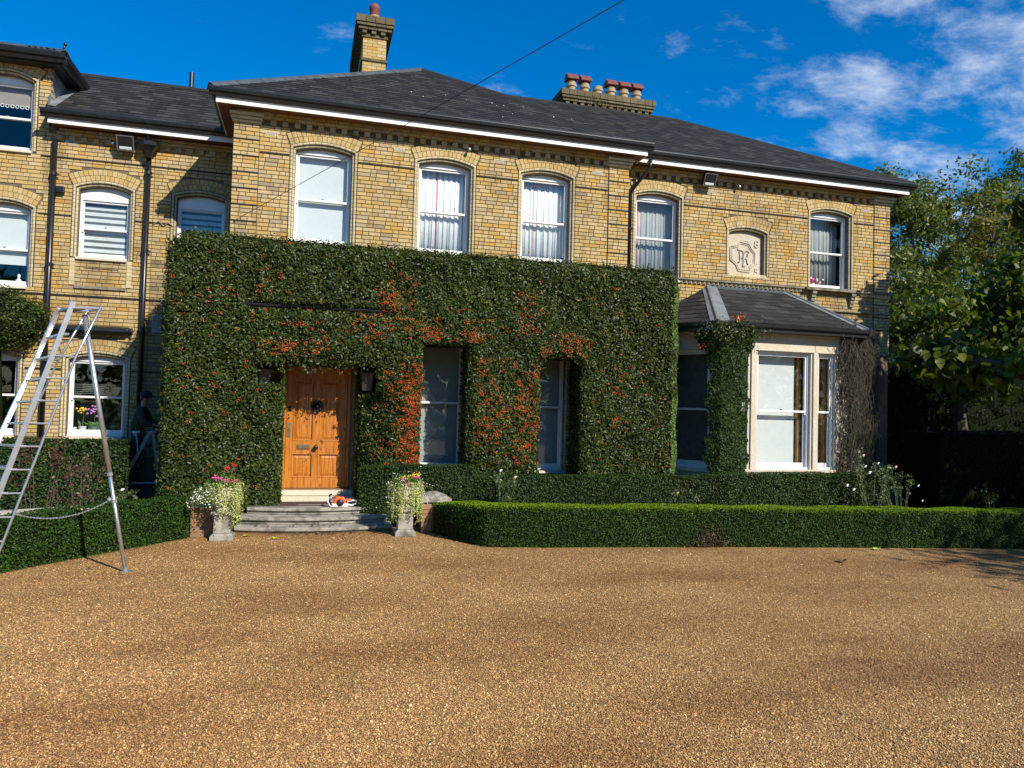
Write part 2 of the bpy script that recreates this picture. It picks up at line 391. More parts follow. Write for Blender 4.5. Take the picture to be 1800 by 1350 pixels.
class MB:
    def __init__(s): s.v = []; s.f = []; s.r = []; s.m = []; s.slot = 0; s.cur = 0.5
    def quadset(s, vs, fs):
        o = len(s.v); s.v += [tuple(x) for x in vs]; s.r += [s.cur] * len(vs)
        s.f += [tuple(i + o for i in f) for f in fs]; s.m += [s.slot] * len(fs)
    def box(s, x0, x1, y0, y1, z0, z1):
        s.quadset([(x0, y0, z0), (x1, y0, z0), (x1, y1, z0), (x0, y1, z0), (x0, y0, z1), (x1, y0, z1), (x1, y1, z1), (x0, y1, z1)],
                  [(0, 3, 2, 1), (4, 5, 6, 7), (0, 1, 5, 4), (1, 2, 6, 5), (2, 3, 7, 6), (3, 0, 4, 7)])
        return s
    def prism(s, poly, y0, y1):
        """polygon in XZ (counter-clockwise seen from -Y) extruded along Y"""
        n = len(poly)
        vs = [(x, y0, z) for x, z in poly] + [(x, y1, z) for x, z in poly]
        fs = [tuple(range(n)), tuple(range(2 * n - 1, n - 1, -1))] + [(i, i + n, (i + 1) % n + n, (i + 1) % n) for i in range(n)]
        s.quadset(vs, fs); return s
    def slab(s, poly, z0, z1):
        n = len(poly)
        vs = [(x, y, z0) for x, y in poly] + [(x, y, z1) for x, y in poly]
        fs = [tuple(range(n - 1, -1, -1)), tuple(range(n, 2 * n))] + [(i, (i + 1) % n, (i + 1) % n + n, i + n) for i in range(n)]
        s.quadset(vs, fs); return s
    def tube(s, pts, r, n=8, cap=True):
        pts = [Vector(p) for p in pts]
        rs = r if isinstance(r, (list, tuple)) else [r] * len(pts)
        rings = []; prev = None
        for i, p in enumerate(pts):
            a = pts[max(0, i - 1)]; b = pts[min(len(pts) - 1, i + 1)]
            t = (b - a).normalized()
            if prev is None:
                ref = Vector((0, 0, 1)) if abs(t.z) < 0.9 else Vector((1, 0, 0))
                u = t.cross(ref).normalized()
            else:
                u = (prev - t * prev.dot(t)).normalized()
            w = t.cross(u); prev = u
            rings.append([p + (u * math.cos(k * 2 * math.pi / n) + w * math.sin(k * 2 * math.pi / n)) * rs[i] for k in range(n)])
        vs = [v for rg in rings for v in rg]
        fs = []
        for i in range(len(pts) - 1):
            for k in range(n):
                fs.append((i * n + k, i * n + (k + 1) % n, (i + 1) * n + (k + 1) % n, (i + 1) * n + k))
        if cap:
            fs.append(tuple(range(n - 1, -1, -1))); fs.append(tuple((len(pts) - 1) * n + k for k in range(n)))
        s.quadset(vs, fs); return s
    def lathe(s, prof, c, n=20):
        """prof: list of (radius, z)"""
        vs = []; fs = []
        for r, z in prof:
            for k in range(n):
                a = 2 * math.pi * k / n
                vs.append((c[0] + r * math.cos(a), c[1] + r * math.sin(a), c[2] + z))
        for i in range(len(prof) - 1):
            for k in range(n):
                fs.append((i * n + k, i * n + (k + 1) % n, (i + 1) * n + (k + 1) % n, (i + 1) * n + k))
        fs.append(tuple(range(n - 1, -1, -1))); fs.append(tuple((len(prof) - 1) * n + k for k in range(n)))
        s.quadset(vs, fs); return s
    def ball(s, c, r, sub=1, sq=(1, 1, 1)):
        vs, fs = ICO[sub]
        s.quadset([(c[0] + v[0] * r * sq[0], c[1] + v[1] * r * sq[1], c[2] + v[2] * r * sq[2]) for v in vs], fs); return s
    def sweep(s, path, prof, closed=False):
        """path: list of (point, inward dir, outward-y dir) ; prof: list of (offset along inward, offset along y)"""
        n = len(prof); vs = []
        for p, d in path:
            for o, y in prof: vs.append((p[0] + d[0] * o, p[1] + y, p[2] + d[2] * o))
        fs = []
        for i in range(len(path) - 1):
            for k in range(n - 1):
                fs.append((i * n + k, (i + 1) * n + k, (i + 1) * n + k + 1, i * n + k + 1))
        s.quadset(vs, fs); return s
    def build(s, name, mat, parent=None, smooth=False, label=None, kind=None, bevel=0.0):
        org = wloc(parent) if parent is not None else Vector((0, 0, 0))
        me = bpy.data.meshes.new(name)
        me.from_pydata([(v[0] - org.x, v[1] - org.y, v[2] - org.z) for v in s.v], [], s.f)
        a = me.attributes.new('rnd', 'FLOAT', 'POINT'); a.data.foreach_set('value', s.r)
        for mm in (mat if isinstance(mat, (list, tuple)) else [mat]): me.materials.append(MATS[mm])
        if isinstance(mat, (list, tuple)): me.polygons.foreach_set('material_index', s.m)
        if smooth: me.polygons.foreach_set('use_smooth', [True] * len(me.polygons))
        me.update()
        o = link(name, me, parent)
        if bevel:
            b = o.modifiers.new('bevel', 'BEVEL'); b.width = bevel; b.segments = 2; b.limit_method = 'ANGLE'
        if label: o['label'] = label
        if kind: o['kind'] = kind
        return o

def _ico(sub):
    t = (1 + 5 ** 0.5) / 2
    v = [Vector(x).normalized() for x in [(-1, t, 0), (1, t, 0), (-1, -t, 0), (1, -t, 0), (0, -1, t), (0, 1, t), (0, -1, -t), (0, 1, -t), (t, 0, -1), (t, 0, 1), (-t, 0, -1), (-t, 0, 1)]]
    f = [(0, 11, 5), (0, 5, 1), (0, 1, 7), (0, 7, 10), (0, 10, 11), (1, 5, 9), (5, 11, 4), (11, 10, 2), (10, 7, 6), (7, 1, 8), (3, 9, 4), (3, 4, 2), (3, 2, 6), (3, 6, 8), (3, 8, 9), (4, 9, 5), (2, 4, 11), (6, 2, 10), (8, 6, 7), (9, 8, 1)]
    for _ in range(sub):
        cache = {}; nf = []
        def mid(a, b):
            k = (min(a, b), max(a, b))
            if k not in cache:
                v.append(((v[a] + v[b]) / 2).normalized()); cache[k] = len(v) - 1
            return cache[k]
        for a, b, c in f:
            x, y, z = mid(a, b), mid(b, c), mid(c, a)
            nf += [(a, x, z), (b, y, x), (c, z, y), (x, y, z)]
        f = nf
    return [tuple(x) for x in v], f
ICO = {0: _ico(0), 1: _ico(1), 2: _ico(2)}

def np_mesh(name, V, loops, starts, rnd, mat, parent=None, smooth=False, kind=None):
    """V Nx3 world; loops flat ints; polygons all the same size = starts"""
    org = wloc(parent) if parent is not None else Vector((0, 0, 0))
    V = np.asarray(V, np.float32) - np.array(org, np.float32)
    me = bpy.data.meshes.new(name)
    npoly = len(loops) // starts
    me.vertices.add(len(V)); me.vertices.foreach_set('co', V.ravel())
    me.loops.add(len(loops)); me.loops.foreach_set('vertex_index', np.asarray(loops, np.int32))
    me.polygons.add(npoly)
    me.polygons.foreach_set('loop_start', np.arange(npoly, dtype=np.int32) * starts)
    a = me.attributes.new('rnd', 'FLOAT', 'POINT'); a.data.foreach_set('value', np.asarray(rnd, np.float32))
    me.materials.append(MATS[mat])
    me.update(calc_edges=True)
    if smooth: me.polygons.foreach_set('use_smooth', [True] * npoly)
    o = link(name, me, parent)
    if kind: o['kind'] = kind
    return o

def unit(a): return a / np.maximum(np.linalg.norm(a, axis=1, keepdims=True), 1e-9)
LEAF_SHAPES = {   # (along, across, lift) ; first = base, tris index them
    'lance': ([(0, 0, 0), (0.5, 0.5, 0.10), (1, 0, 0), (0.5, -0.5, 0.10)], [(0, 1, 2), (0, 2, 3)]),
    'heart': ([(0, 0, 0), (0.10, 0.42, 0.06), (0.42, 0.5, 0.10), (1.0, 0, -0.12), (0.42, -0.5, 0.10), (0.10, -0.42, 0.06)], [(0, 1, 2), (0, 2, 3), (0, 3, 4), (0, 4, 5)]),
}
def leaf_geo(P, N, length, width, spread=0.7, shape='lance', droop=0.0, rng=RNG):
    """leaf blades at points P facing roughly N; returns verts, loops, rnd"""
    n = len(P)
    nn = unit(unit(np.asarray(N, float)) + rng.normal(0, spread, (n, 3)) * 0.8)
    rv = rng.normal(0, 1, (n, 3)); rv[:, 2] -= droop * 2.0
    t = unit(rv - nn * (rv * nn).sum(1, keepdims=True))
    b = np.cross(nn, t)
    L = length * rng.uniform(0.65, 1.25, (n, 1)); W = width * rng.uniform(0.7, 1.2, (n, 1))
    pts, tris = LEAF_SHAPES[shape]
    V = np.stack([P + t * L * (a - 0.5) + b * W * c + nn * W * l for a, c, l in pts], 1)
    k = len(pts)
    idx = np.arange(n)[:, None, None] * k + np.array(tris)[None]
    r = np.repeat(np.clip(rng.beta(2, 2.2, n), 0, 1), k)
    return V.reshape(-1, 3), idx.reshape(-1), r
def leaves(name, P, N, length, width, mat, parent, **kw):
    V, idx, r = leaf_geo(np.asarray(P, float), np.asarray(N, float), length, width, **kw)
    return np_mesh(name, V, idx, 3, r, mat, parent, kind='stuff')

def lumps(x, y, s=1.0):
    return (np.sin(x * 2.1 * s + 1.3) * np.sin(y * 2.7 * s + 0.4) * 0.5 + np.sin(x * 4.7 * s + y * 1.9 * s) * 0.3
            + np.sin(y * 6.1 * s - x * 3.3 * s + 2.0) * 0.25 + np.sin(x * 9.1 * s + 0.7) * np.sin(y * 8.3 * s) * 0.2)
def blobs(name, C, r, mat, parent, sub=0, jitter=0.3):
    vs, fs = ICO[sub]; vs = np.array(vs); fs = np.array(fs)
    n = len(C); R = r * RNG.uniform(1 - jitter, 1 + jitter, (n, 1, 1))
    V = np.asarray(C, float)[:, None, :] + vs[None] * R
    idx = np.arange(n)[:, None, None] * len(vs) + fs[None]
    return np_mesh(name, V.reshape(-1, 3), idx.reshape(-1), 3, np.repeat(RNG.random(n), len(vs)), mat, parent, smooth=True, kind='stuff')
# ------------------------------------------------------------------ setting: ground
def sheet(name, x0, x1, y0, y1, z, mat, div=1):
    m = MB(); m.quadset([(x0, y0, z), (x1, y0, z), (x1, y1, z), (x0, y1, z)], [(0, 1, 2, 3)])
    return tag(m.build(name, mat), kind='structure')
sheet('ground', -700, 700, -700, 700, -0.03, 'grass')
sheet('driveway', -34, 34, -40, 1.2, 0.0, 'gravel_bed')
def bed(name, poly, z):
    m = MB(); m.quadset([(x, y, z) for x, y in poly], [tuple(range(len(poly)))])
    return tag(m.build(name, 'soil'), kind='structure')
bed('planting_bed', [(-9, -8.5), (-4.4, -7.0), (-2.3, -4.2), (-0.5, -2.0), (-0.1, -1.6), (0.0, 0.5), (-9, 2.2)], 0.012)
bed('planting_bed', [(3.4, -1.7), (4.2, -3.2), (8.0, -3.7), (13.0, -4.4), (30, -6.6), (30, 3.0), (3.4, 3.0)], 0.016)

# ------------------------------------------------------------------ house
HOUSE = thing('house', (4.0, 1.0, 0.0), 'two-storey yellow brick Victorian house with dark slate roofs and white sash windows', 'house')
YM, YW, YL = 0.0, 0.42, 1.80          # front planes: main block, right wing, left wing
J0 = 6.8636                            # a bed joint all walls share
CH = 0.075
RING = 0.228

def arch_of(o):
    R = (o['h'] ** 2 + o['rise'] ** 2) / (2 * o['rise'])
    return R, o['zs'] + o['rise'] - R
def core_half(o, z):
    if z < o['zb'] or z > o['zs'] + o['rise']: return None
    if z <= o['zs']: return o['h'] - 0.02
    R, zc = arch_of(o)
    return math.sqrt(max(0, R * R - (z - zc) ** 2))
def brick_half(o, z0, z1):
    if z1 <= o['zb'] + 0.01 or z0 >= o['zs'] + o['rise'] + RING: return None
    R, zc = arch_of(o)
    out = 0
    for z in (z0 + 0.004, (z0 + z1) / 2, z1 - 0.004):
        if z <= o['zb'] or z >= o['zs'] + o['rise'] + RING: continue
        if z <= o['zs']: w = o['h'] + 0.012
        else:
            w = min(o['h'] + 0.012 + (z - o['zs']) * o['h'] / (o['zs'] - zc), math.sqrt(max(0, (R + RING + 0.008) ** 2 - (z - zc) ** 2)))
        out = max(out, w)
    return out or None
def cut(iv, a, b):
    out = []
    for x0, x1 in iv:
        if b <= x0 or a >= x1: out.append((x0, x1)); continue
        if a > x0: out.append((x0, a))
        if b < x1: out.append((b, x1))
    return out
def core_wall(mb, x0, x1, z0, z1, y0, openings, th=0.3):
    """solid wall in thin lifts, with holes"""
    zs = set([z0, z1])
    for o in openings:
        for z in (o['zb'], o['zs'], o['zs'] + o['rise']):
            if z0 < z < z1: zs.add(z)
        k = o['zs']
        while k < o['zs'] + o['rise']:
            if z0 < k < z1: zs.add(k)
            k += 0.014
    zs = sorted(zs)
    for a, b in zip(zs, zs[1:]):
        if b - a < 1e-5: continue
        iv = [(x0, x1)]
        for o in openings:
            h = core_half(o, (a + b) / 2)
            if h: iv = cut(iv, o['x'] - h, o['x'] + h)
        for p, q in iv: mb.box(p, q, y0 + 0.016, y0 + th, a, b)

BRICKS = []     # every brick of the house: (x0,x1,z0,z1,yfront,mat,rnd,wall)
def brick_course(x0, x1, n, y0, openings, wall, proud=0.0, seed_off=0.0, mat='brick_yellow', zlo=None, zhi=None):
    z0 = J0 + n * CH; z1 = z0 + CH
    iv = [(x0, x1)]
    for o in openings:
        h = brick_half(o, z0, z1)
        if h: iv = cut(iv, o['x'] - h, o['x'] + h)
    pat = [0.225, 0.1125] if n % 3 else [0.1125, 0.225, 0.225]
    off = (n % 2) * 0.1125 + seed_off + (0.17 if n % 3 == 0 else 0) + ((n * 37) % 5) * 0.021
    xs = []; x = math.floor((x0 - 1) / 0.3375) * 0.3375 - off; k = 0
    while x < x1 + 0.3:
        xs.append(x); x += pat[k % len(pat)]; k += 1
    for a, b in iv:
        if b - a < 0.03: continue
        cuts = [a] + [x for x in xs if a + 0.05 < x < b - 0.05] + [b]
        for p, q in zip(cuts, cuts[1:]):
            yf = y0 - proud + random.uniform(-0.0025, 0.002)
            BRICKS.append((p + 0.0055, q - 0.0055, z0 + 0.0060, z1 - 0.0060, yf, mat, random.random(), wall))

OPEN = {}
def op(key, x, h, zb, zs, rise, **kw):
    d = dict(x=x, h=h, zb=zb, zs=zs, rise=rise, key=key); d.update(kw); OPEN[key] = d; return d
main_up = [op('m1', 1.61, 0.605, 5.06, 6.85, 0.115), op('m2', 3.91, 0.602, 5.06, 6.85, 0.115), op('m3', 5.995, 0.600, 5.06, 6.85, 0.115)]
main_gf = [op('g1', 3.93, 0.56, 0.86, 3.42, 0.11), op('g2', 6.03, 0.56, 0.86, 3.36, 0.11)]
door_op = op('door', 1.64, 0.62, 0.40, 2.76, 0.06)
wing_up = [op('w4', 8.69, 0.595, 4.98, 6.82, 0.115), op('w5', 13.10, 0.612, 5.06, 6.85, 0.115)]
plaque_op = op('plaque', 10.905, 0.535, 5.22, 6.23, 0.105)
left_up = [op('la', -2.50, 0.545, 4.80, 6.19, 0.125), op('lb', -0.74, 0.545, 4.80, 6.19, 0.125), op('lc', -4.23, 0.56, 4.16, 5.70, 0.14)]
left_gf = [op('lg', -2.50, 0.59, 1.33, 2.87, 0.12), op('le', -4.36, 0.59, 1.33, 2.87, 0.12)]
dorm = op('ld', -4.28, 0.56, 6.76, 8.14, 0.17)

WALL_M = MB(); core_wall(WALL_M, 0.0, 7.785, 0.0, 7.40, YM, main_up + main_gf + [door_op])
WALL_M.box(0.0, 0.3, 0.3, 9.0, 0, 7.40); WALL_M.box(7.485, 7.785, 0.3, 0.72, 0, 7.4); WALL_M.box(0.3, 7.485, 8.7, 9.0, 0, 7.4)
WALL_W = MB(); core_wall(WALL_W, 7.787, 14.74, 0.0, 7.40, YW, wing_up + [plaque_op])
WALL_W.box(14.44, 14.74, YW + 0.3, 8.6, 0, 7.40); WALL_W.box(7.787, 14.44, 8.3, 8.6, 0, 7.4)
WALL_L = MB(); core_wall(WALL_L, -6.6, -0.002, 0.0, 7.30, YL, left_up + left_gf + [dorm])
core_wall(WALL_L, -6.6, -3.52, 7.30, 8.50, YL, [dorm])
WALL_L.box(-6.6, -6.3, YL + 0.3, 6.5, 0, 7.3); WALL_L.box(-6.3, -0.002, 6.2, 6.5, 0, 7.3)
wall_m = WALL_M.build('wall', 'mortar', HOUSE, label='yellow brick front wall of the main block')
wall_w = WALL_W.build('wall', 'mortar', HOUSE, label='yellow brick front wall of the right wing')
wall_l = WALL_L.build('wall', 'mortar', HOUSE, label='weathered yellow brick front wall of the left wing')
WALLOBJ = {'m': wall_m, 'w': wall_w, 'l': wall_l}

def nfrom(z): return int(math.ceil((z - J0) / CH - 1e-6))
QW = 0.45
for n in range(nfrom(4.45), nfrom(7.16)):
    brick_course(QW, 7.785 - QW, n, YM, main_up, 'm')
    for a, b in ((0.0, QW), (7.785 - QW, 7.785)):
        brick_course(a, b, n, YM, [], 'm', proud=0.018, seed_off=0.05)
for n in range(nfrom(0.3), nfrom(3.2)):
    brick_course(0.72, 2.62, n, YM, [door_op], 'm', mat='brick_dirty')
for n in range(nfrom(3.55), nfrom(7.16)):
    brick_course(7.79, 14.74 - QW, n, YW, wing_up + [plaque_op], 'w', mat='brick_yellow')
    brick_course(14.74 - QW, 14.74, n, YW, [], 'w', proud=0.018, seed_off=0.05)
for n in range(nfrom(0.9), nfrom(7.16)):
    z = J0 + n * CH
    brick_course(-6.6, -1.62, n, YL, left_up + left_gf + [dorm], 'l')
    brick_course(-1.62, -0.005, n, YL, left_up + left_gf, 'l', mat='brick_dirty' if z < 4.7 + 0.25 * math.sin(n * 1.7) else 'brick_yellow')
for n in range(nfrom(7.16), nfrom(8.5)):
    brick_course(-6.6, -3.505, n, YL, [dorm], 'l')

def brick_mesh(L, H, D=0.045):
    i = 0.003
    v = [(0, D, 0), (L, D, 0), (L, D, H), (0, D, H), (0, i, 0), (L, i, 0), (L, i, H), (0, i, H), (i, 0, i), (L - i, 0, i), (L - i, 0, H - i), (i, 0, H - i)]
    f = [(8, 9, 10, 11), (4, 5, 9, 8), (5, 6, 10, 9), (6, 7, 11, 10), (7, 4, 8, 11), (0, 1, 5, 4), (1, 2, 6, 5), (2, 3, 7, 6), (3, 0, 4, 7)]
    return v, f
def place_bricks():
    cand = [i for i, b in enumerate(BRICKS) if b[7] == 'm' and b[2] > 4.95 and (b[1] - b[0]) > 0.19]
    cand.sort(key=lambda i: (BRICKS[i][0] - CAM.x) ** 2 + CAM.y ** 2 + (BRICKS[i][2] - CAM.z) ** 2)
    single = set(cand[:290])
    cache = {}
    rest = {}
    for i, (x0, x1, z0, z1, yf, mat, r, w) in enumerate(BRICKS):
        L, H = x1 - x0, z1 - z0
        if i in single:
            L = round(L, 3); q = round(r * 11) / 11
            key = (L, q, mat)
            if key not in cache:
                v, f = brick_mesh(L, H); me = bpy.data.meshes.new('brick'); me.from_pydata(v, [], f)
                a = me.attributes.new('rnd', 'FLOAT', 'POINT'); a.data.foreach_set('value', [q] * len(v))
                me.materials.append(MATS[mat]); cache[key] = me
            p = WALLOBJ[w]; org = wloc(p)
            link('brick', cache[key], p, Vector((x0, yf, z0)) - org)
        else:
            mb = rest.setdefault((w, mat), MB())
            v, f = brick_mesh(L, H); mb.cur = r
            mb.quadset([(a + x0, b + yf, c + z0) for a, b, c in v], f)
    for (w, mat), mb in rest.items():
        mb.build('bricks', mat, WALLOBJ[w], kind='stuff')
place_bricks()

# ---- grooves, strings, quoin joints
def strip(parent, name, segs, mat='dark_joint', label=None):
    m = MB()
    for s in segs: m.box(*s)
    return m.build(name, mat, parent, label=label)
seg = []
for k in range(0, 8):
    z = J0 - 0.3 * k
    for a, b in ((0.0, QW), (7.785 - QW, 7.785)): seg.append((a - 0.004 if a < 1 else a, b, YM - 0.030, YM + 0.02, z - 0.015, z + 0.010))
for a, b in ((QW, 1.005), (2.215, 3.308), (4.512, 5.395), (6.595, 7.785 - QW)): seg.append((a + 0.02, b - 0.02, YM - 0.016, YM + 0.02, 6.648, 6.674))
seg.append((7.785 - QW - 0.006, 7.785 - QW + 0.004, YM - 0.012, YM + 0.02, 4.6, 7.15))
strip(wall_m, 'string_course', seg)
seg = []
for k in range(0, 10):
    z = J0 - 0.3 * k
    if abs(z - 5.06) > 0.1: seg.append((14.74 - QW, 14.74 + 0.004, YW - 0.030, YW + 0.02, z - 0.015, z + 0.010))
for a, b in ((9.285, 12.488), (13.712, 14.74 - QW)): seg.append((a + 0.02, b - 0.02, YW - 0.016, YW + 0.02, 6.648, 6.674))
seg.append((14.74 - QW - 0.006, 14.74 - QW + 0.004, YW - 0.012, YW + 0.02, 3.6, 7.15))
strip(wall_w, 'string_course', seg)
seg = []
for z, ivs in ((6.705, ((-3.62, -0.005),)), (5.585, ((-3.62, -3.06), (-1.94, -1.30))), (4.045, ((-6.6, -0.1),)), (2.62, ((-3.72, -3.11), (-1.88, -0.1)))):
    for a, b in ivs: seg.append((a, b, YL - 0.018, YL + 0.02, z - 0.013, z + 0.013))
strip(wall_l, 'string_course', seg)
# ledge bands of the right wing, with a saw-tooth course under them
m = MB()
m.box(7.80, 12.36, YW - 0.085, YW + 0.02, 5.005, 5.045); m.box(13.82, 14.80, YW - 0.085, YW + 0.02, 5.005, 5.045)
m.box(12.36, 13.82, YW - 0.16, YW + 0.02, 4.985, 5.05)
m.box(12.9, 14.79, YW - 0.06, YW + 0.02, 4.535, 4.565)
m.build('ledge', 'stone_moss', wall_w)
m = MB(); x = 7.85
while x < 14.7:
    if not 12.3 < x < 13.85:
        m.quadset([(x, YW - 0.002, 4.94), (x + 0.055, YW - 0.06, 4.94), (x + 0.11, YW - 0.002, 4.94), (x, YW - 0.002, 5.004), (x + 0.055, YW - 0.06, 5.004), (x + 0.11, YW - 0.002, 5.004)],
                  [(0, 1, 4, 3), (1, 2, 5, 4), (0, 2, 1), (3, 4, 5)])
    x += 0.112
m.build('sawtooth_course', 'brick_pale', wall_w, kind='stuff')
for bx in (12.53, 13.60):
    m = MB(); m.prism([(bx, 4.99), (bx - 0.001, 4.66), (bx + 0.11, 4.66), (bx + 0.111, 4.99)], YW - 0.05, YW + 0.01)
    m.box(bx - 0.005, bx + 0.115, YW - 0.135, YW - 0.05, 4.90, 4.986); m.box(bx, bx + 0.11, YW - 0.10, YW - 0.05, 4.82, 4.90); m.box(bx, bx + 0.11, YW - 0.075, YW - 0.05, 4.74, 4.82)
    m.build('sill_bracket', 'stone_moss', wall_w, bevel=0.008)

# ---- eaves: capitals, dentils, cornice, soffit, fascia, gutter
def extrude_x(mb, prof, x0, x1):
    n = len(prof)
    vs = [(x0, y, z) for y, z in prof] + [(x1, y, z) for y, z in prof]
    mb.quadset(vs, [tuple(range(n - 1, -1, -1)), tuple(range(n, 2 * n))] + [(i, (i + 1) % n, (i + 1) % n + n, i + n) for i in range(n)])
def extrude_y(mb, prof, y0, y1):
    n = len(prof)
    vs = [(x, y0, z) for x, z in prof] + [(x, y1, z) for x, z in prof]
    mb.quadset(vs, [tuple(range(n)), tuple(range(2 * n - 1, n - 1, -1))] + [(i, i + n, (i + 1) % n + n, (i + 1) % n) for i in range(n)])
GUT = [(0.0, 0.0), (-0.055, 0.0), (-0.07, 0.045), (-0.10, 0.07), (-0.112, 0.125), (-0.112, 0.148), (-0.098, 0.148), (-0.09, 0.10), (0.0, 0.10)]
def eaves(wall, y0, x0, x1, xg0, xg1, zf, caps, dz=0.0, side_l=None, side_r=None):
    OV = 0.33
    m = MB(); x = x0
    k = 0
    while x < x1:
        if not any(a - 0.05 < x < b for a, b in caps): m.cur = random.random(); m.box(x, x + 0.10, y0 - 0.045, y0 + 0.02, 7.165 + dz, 7.255 + dz)
        x += 0.212
    m.build('dentil_course', 'brick_yellow', wall, kind='stuff')
    m = MB()
    x = x0
    while x < x1 - 0.02:       # light back faces between dentils and the oversailing courses
        w = min(0.222, x1 - x); m.cur = random.random(); m.box(x + 0.003, x + w - 0.003, y0 - 0.065, y0 + 0.02, 7.262 + dz, 7.318 + dz)
        m.cur = random.random(); m.box(x + 0.05, x + w + 0.04, y0 - 0.105, y0 + 0.02, 7.325 + dz, 7.370 + dz); x += 0.225
    m.build('cornice_bricks', 'brick_yellow', wall, kind='stuff')
    for a, b in caps:
        m = MB()
        m.cur = random.random(); m.box(a - 0.03, b + 0.03, y0 - 0.060, y0 + 0.02, 7.160 + dz, 7.205 + dz)
        m.cur = random.random(); m.box(a - 0.05, b + 0.05, y0 - 0.105, y0 + 0.02, 7.212 + dz, 7.262 + dz)
        m.cur = random.random(); m.box(a - 0.07, b + 0.07, y0 - 0.150, y0 + 0.02, 7.270 + dz, 7.322 + dz)
        m.build('capital', 'brick_pale', wall, bevel=0.012)
    m = MB(); m.box(xg0 + 0.02, xg1 - 0.02, y0 - OV + 0.022, y0 + 0.05, zf + 0.012, zf + 0.03)
    if side_l: m.box(xg0 + 0.022, x0 + 0.05, y0 + 0.05, side_l, zf + 0.012, zf + 0.03)
    m.build('soffit', 'wood_dark', HOUSE)
    m = MB(); m.box(xg0, xg1, y0 - OV, y0 - OV + 0.02, zf, zf + 0.118)
    if side_l: m.box(xg0, xg0 + 0.02, y0 - OV + 0.021, side_l, zf, zf + 0.118)
    if side_r: m.box(xg1 - 0.02, xg1, y0 - OV + 0.021, side_r, zf, zf + 0.118)
    m.build('fascia', 'white_paint', HOUSE)
    m = MB(); extrude_x(m, [(y0 - OV + 0.004 + a, zf + 0.100 + b) for a, b in GUT], xg0 - 0.115, xg1 + 0.115)
    if side_l: extrude_y(m, [(xg0 - a * -1 + 0.0, zf + 0.100 + b) for a, b in GUT], y0 - OV, side_l)
    if side_r: extrude_y(m, [(xg1 - a, zf + 0.100 + b) for a, b in reversed(GUT)], y0 - OV, side_r)
    m.build('gutter', 'black_metal', HOUSE, bevel=0.004)
eaves(wall_m, YM, 0.0, 7.785, -0.28, 8.05, 7.363, [(0.0, QW), (7.785 - QW, 7.785)], side_l=5.0, side_r=0.2)
eaves(wall_w, YW, 7.79, 14.74, 7.9, 15.0, 7.375, [(14.74 - QW, 14.74)], side_r=5.0)
eaves(wall_l, YL, -3.36, 0.0, -3.44, -0.12, 7.25, [], dz=-0.13)
# dormer eaves (black boxed gutter on two sides)
m = MB()
extrude_x(m, [(YL - 0.25 + a * 1.3, 8.42 + b * 1.2) for a, b in GUT], -6.9, -3.18)
extrude_y(m, [(-3.30 - a * 1.3, 8.42 + b * 1.2) for a, b in reversed(GUT)], YL - 0.30, 3.05)
m.box(-6.9, -3.30, YL - 0.25, YL + 0.02, 8.40, 8.43); m.box(-3.52, -3.30, YL + 0.02, 3.05, 8.40, 8.43)
m.build('gutter', 'black_metal', HOUSE)
m = MB(); m.tube([(-3.22, 1.46, 8.60), (-3.225, 1.46, 8.70), (-3.20, 1.46, 8.76)], 0.02, 8); m.ball((-3.20, 1.46, 8.77), 0.035, 1); m.build('finial', 'black_metal', HOUSE, smooth=True)

# ---- roofs
SLATES = []
def slope(O, e, s, length, xmin, xmax, tag_, wdt=0.235, gauge=0.19):
    O, e, s = Vector(O), Vector(e).normalized(), Vector(s).normalized()
    n = e.cross(s).normalized()
    if n.z < 0: n = -n
    t = 0.0; r = 0
    while t < length - 0.02:
        tm = t + gauge * 0.5
        a, b = xmin(tm), xmax(tm)
        x = math.floor((a - 0.5) / wdt) * wdt + (r % 2) * wdt / 2
        while x < b:
            p, q = max(x, a), min(x + wdt, b)
            if q - p > 0.04:
                SLATES.append((O, e, s, n, p + 0.002, q - 0.002, t + random.uniform(-0.006, 0.006), min(gauge + 0.07, length - t), random.random(), tag_))
            x += wdt
        t += gauge; r += 1
def slate_geo(S, local=False):
    O, e, s, n, p, q, t, ln, r, tg = S
    th = 0.007; lift = 0.016 + (0.006 if r > 0.93 else 0)
    def pt(x, tt, h): return O + e * x + s * tt + n * h
    v = [pt(p, t, lift), pt(q, t, lift), pt(q, t + ln, 0.004), pt(p, t + ln, 0.004), pt(p, t, lift + th), pt(q, t, lift + th), pt(q, t + ln, 0.004 + th), pt(p, t + ln, 0.004 + th)]
    f = [(4, 5, 6, 7), (0, 1, 5, 4), (1, 2, 6, 5), (3, 0, 4, 7), (0, 3, 2, 1)]
    return v, f
EZ = 7.62
sl_m = (10.38 - EZ) / (3.9 + 0.36)
L_m = math.hypot(3.9 + 0.36, 10.38 - EZ)
slope((0, -0.36, EZ), (1, 0, 0), (0, 4.26, 10.38 - EZ), L_m, lambda t: -0.37 + 4.27 * t / L_m, lambda t: 8.15 - 4.25 * t / L_m, 'm')
RW = 3.99; L_w = math.hypot(RW, 2.48)
slope((0, 0.06, EZ), (1, 0, 0), (0, RW, 2.48), L_w, lambda t: max(4.2, 8.12 - 0.96 * RW * t / L_w), lambda t: 15.10 - RW * 1.06 * t / L_w, 'w')
L_l = math.hypot(2.56, 1.72)
slope((0, 1.44, 7.48), (1, 0, 0), (0, 2.56, 1.72), L_l, lambda t: -3.40 if t < 1.7 else -4.6, lambda t: min(1.6, -0.42 + max(0, 1.72 * t / L_l - 0.10) / 0.644), 'l')
